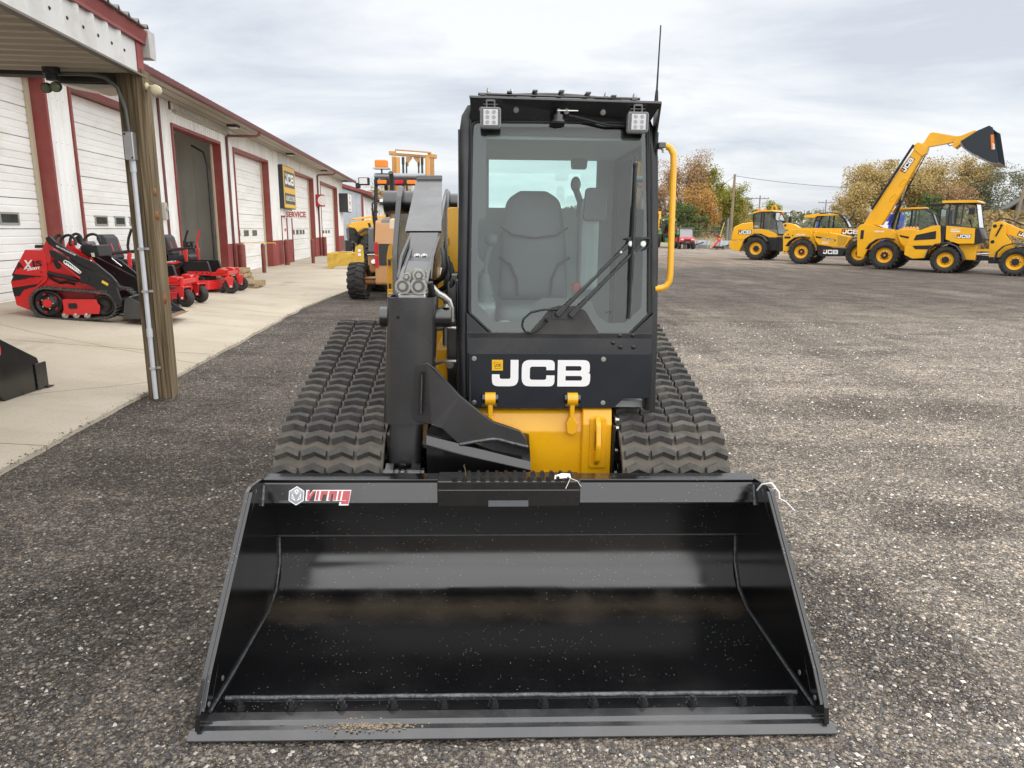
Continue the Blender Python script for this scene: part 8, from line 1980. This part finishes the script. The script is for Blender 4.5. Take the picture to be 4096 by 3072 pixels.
wire((45.45, 65.5, 7.2), (44, 90, 7.4), .3, 'power line running back from the leaning pole')
sd_ = thing('shed', 'old grey timber shed with a dark roof at the right edge', 'shed', (50.2, 68, 2.8), rad(-28))
SHW = mat('shed_grey', (.17, .155, .145), .9, var=.35, scale=1.2, stretch=(1, 1, 6)); SHR = mat('shed_roof', (.10, .098, .095), .8, var=.3)
MB().prism([(-3.0, 0), (-3.0, 1.6), (0, 3.9), (3.0, 1.6), (3.0, 0)], 'y', -.2, 6.0).build('wall', SHW, sd_)
for s_ in (-1, 1): MB().hexa([(0, -.7, 4.1), (0, 6.4, 4.1), (s_ * 3.7, 6.4, 1.25), (s_ * 3.7, -.7, 1.25), (0, -.7, 3.95), (0, 6.4, 3.95), (s_ * 3.7, 6.4, 1.10), (s_ * 3.7, -.7, 1.10)]).build('roof', SHR, sd_)
MB().box(-1.2, -.4, -.24, -.201, .8, 1.7).build('window', DARKM, sd_)
# blue trailer seen through the raised boom, white store beyond
bt = thing('blue_trailer', 'bright blue printed trailer showing under the raised boom', 'trailer', (22.7, 44.5, 0), rad(-35))
MB().box(-.9, .9, -.9, .9, .7, 2.75).build('box', mat('trailer_blue', (.03, .07, .42), .4, var=.5, scale=3), bt, bevel=.03)
MB().box(-.5, .3, -.91, -.901, 1.9, 2.3).build('print', WHITE, bt); 
for s_ in (-1, 1): wheel(bt, (0, s_ * .8, .36), .36, .2, .2, STEEL, STEEL, 14, .02, flip=s_ > 0)
MB().box(-.9, 1.8, -.1, .1, .5, .7).build('drawbar', MK, bt)
ws_ = thing('store_building', 'distant white store with a red lettered sign seen through cab glass', 'building', (66, 108, 1.0), rad(-25))
MB().box(-7, 7, 0, 8, 0, 3.2).build('wall', SW, ws_); MB().hexa([(-7.5, -.5, 3.2), (7.5, -.5, 3.2), (7.5, 4, 4.8), (-7.5, 4, 4.8), (-7.5, 8.5, 3.2), (7.5, 8.5, 3.2), (7.5, 4, 4.8), (-7.5, 4, 4.8)]).build('roof', mat('store_roof', (.25, .3, .28), .6), ws_)
MB().box(-5.2, -1.2, -.12, -.01, 1.9, 2.9).build('sign_board', SW, ws_); MB().decal('stop', (-5.0, -.125, 2.05), (1, 0, 0), (0, 0, 1), .7).build('lettering', SR, ws_, recalc=False)
for q in (0.5, 3.0, 5.2): MB().box(q, q + 1.2, -.03, -.005, .2, 2.2).build('window', DARKM, ws_)
# second metal building beyond the first
b2 = thing('metal_building', 'grey ribbed metal building with red roof edge beyond the service building', 'building', (-12.55, 61.0, 0), BROT)
GW = mat('wall_bluegrey', (.44, .47, .50), .45, var=.1, scale=2)
gwp = [(-9.0, -.02)]
q = -9.0
while q < -.3: gwp += [(q, -.02), (q + .03, -.05), (q + .09, -.05), (q + .12, -.02)]; q += .6
gwp += [(-.16, -.02), (-.16, .03), (-9, .03)]
MB().prism(gwp, 'z', -.2, 4.35).build('front_wall', GW, b2)
MB().prism([(-9, 4.35), (-.16, 4.35), (-9, 6.9)], 'y', -.03, .03).build('gable', GW, b2)
MB().box(-.16, .02, -.06, .05, -.2, 4.4).build('corner_trim', B_RED, b2)
MB().hexa([(-9.2, -.35, 7.02), (.75, -.35, 4.22), (.75, 34, 4.22), (-9.2, 34, 7.02), (-9.2, -.35, 7.22), (.75, -.35, 4.42), (.75, 34, 4.42), (-9.2, 34, 7.22)]).build('roof', G_RED, b2)
MB().hexa([(-9.2, -.38, 7.05), (.77, -.38, 4.25), (.77, -.352, 4.25), (-9.2, -.352, 7.05), (-9.2, -.38, 7.30), (.77, -.38, 4.50), (.77, -.352, 4.50), (-9.2, -.352, 7.30)]).build('rake_trim', B_RED, b2)
ribbed(.05, 34, -.2, 4.2, 0, .4, .03).build('side_wall', W_WHITE, b2)
for q in (3, 11, 19, 27):
    MB().box(.0, .05, q, q + 3.6, -.1, 3.2).build('overhead_door', D_WHITE, b2); MB().box(.0, .07, q + 3.6, q + 4.0, -.1, 3.4).build('door_frame', B_RED, b2)
    MB().box(.3, .7, q + 5, q + 5.4, 4.0, 4.15).build('soffit_light', DARKM, b2)
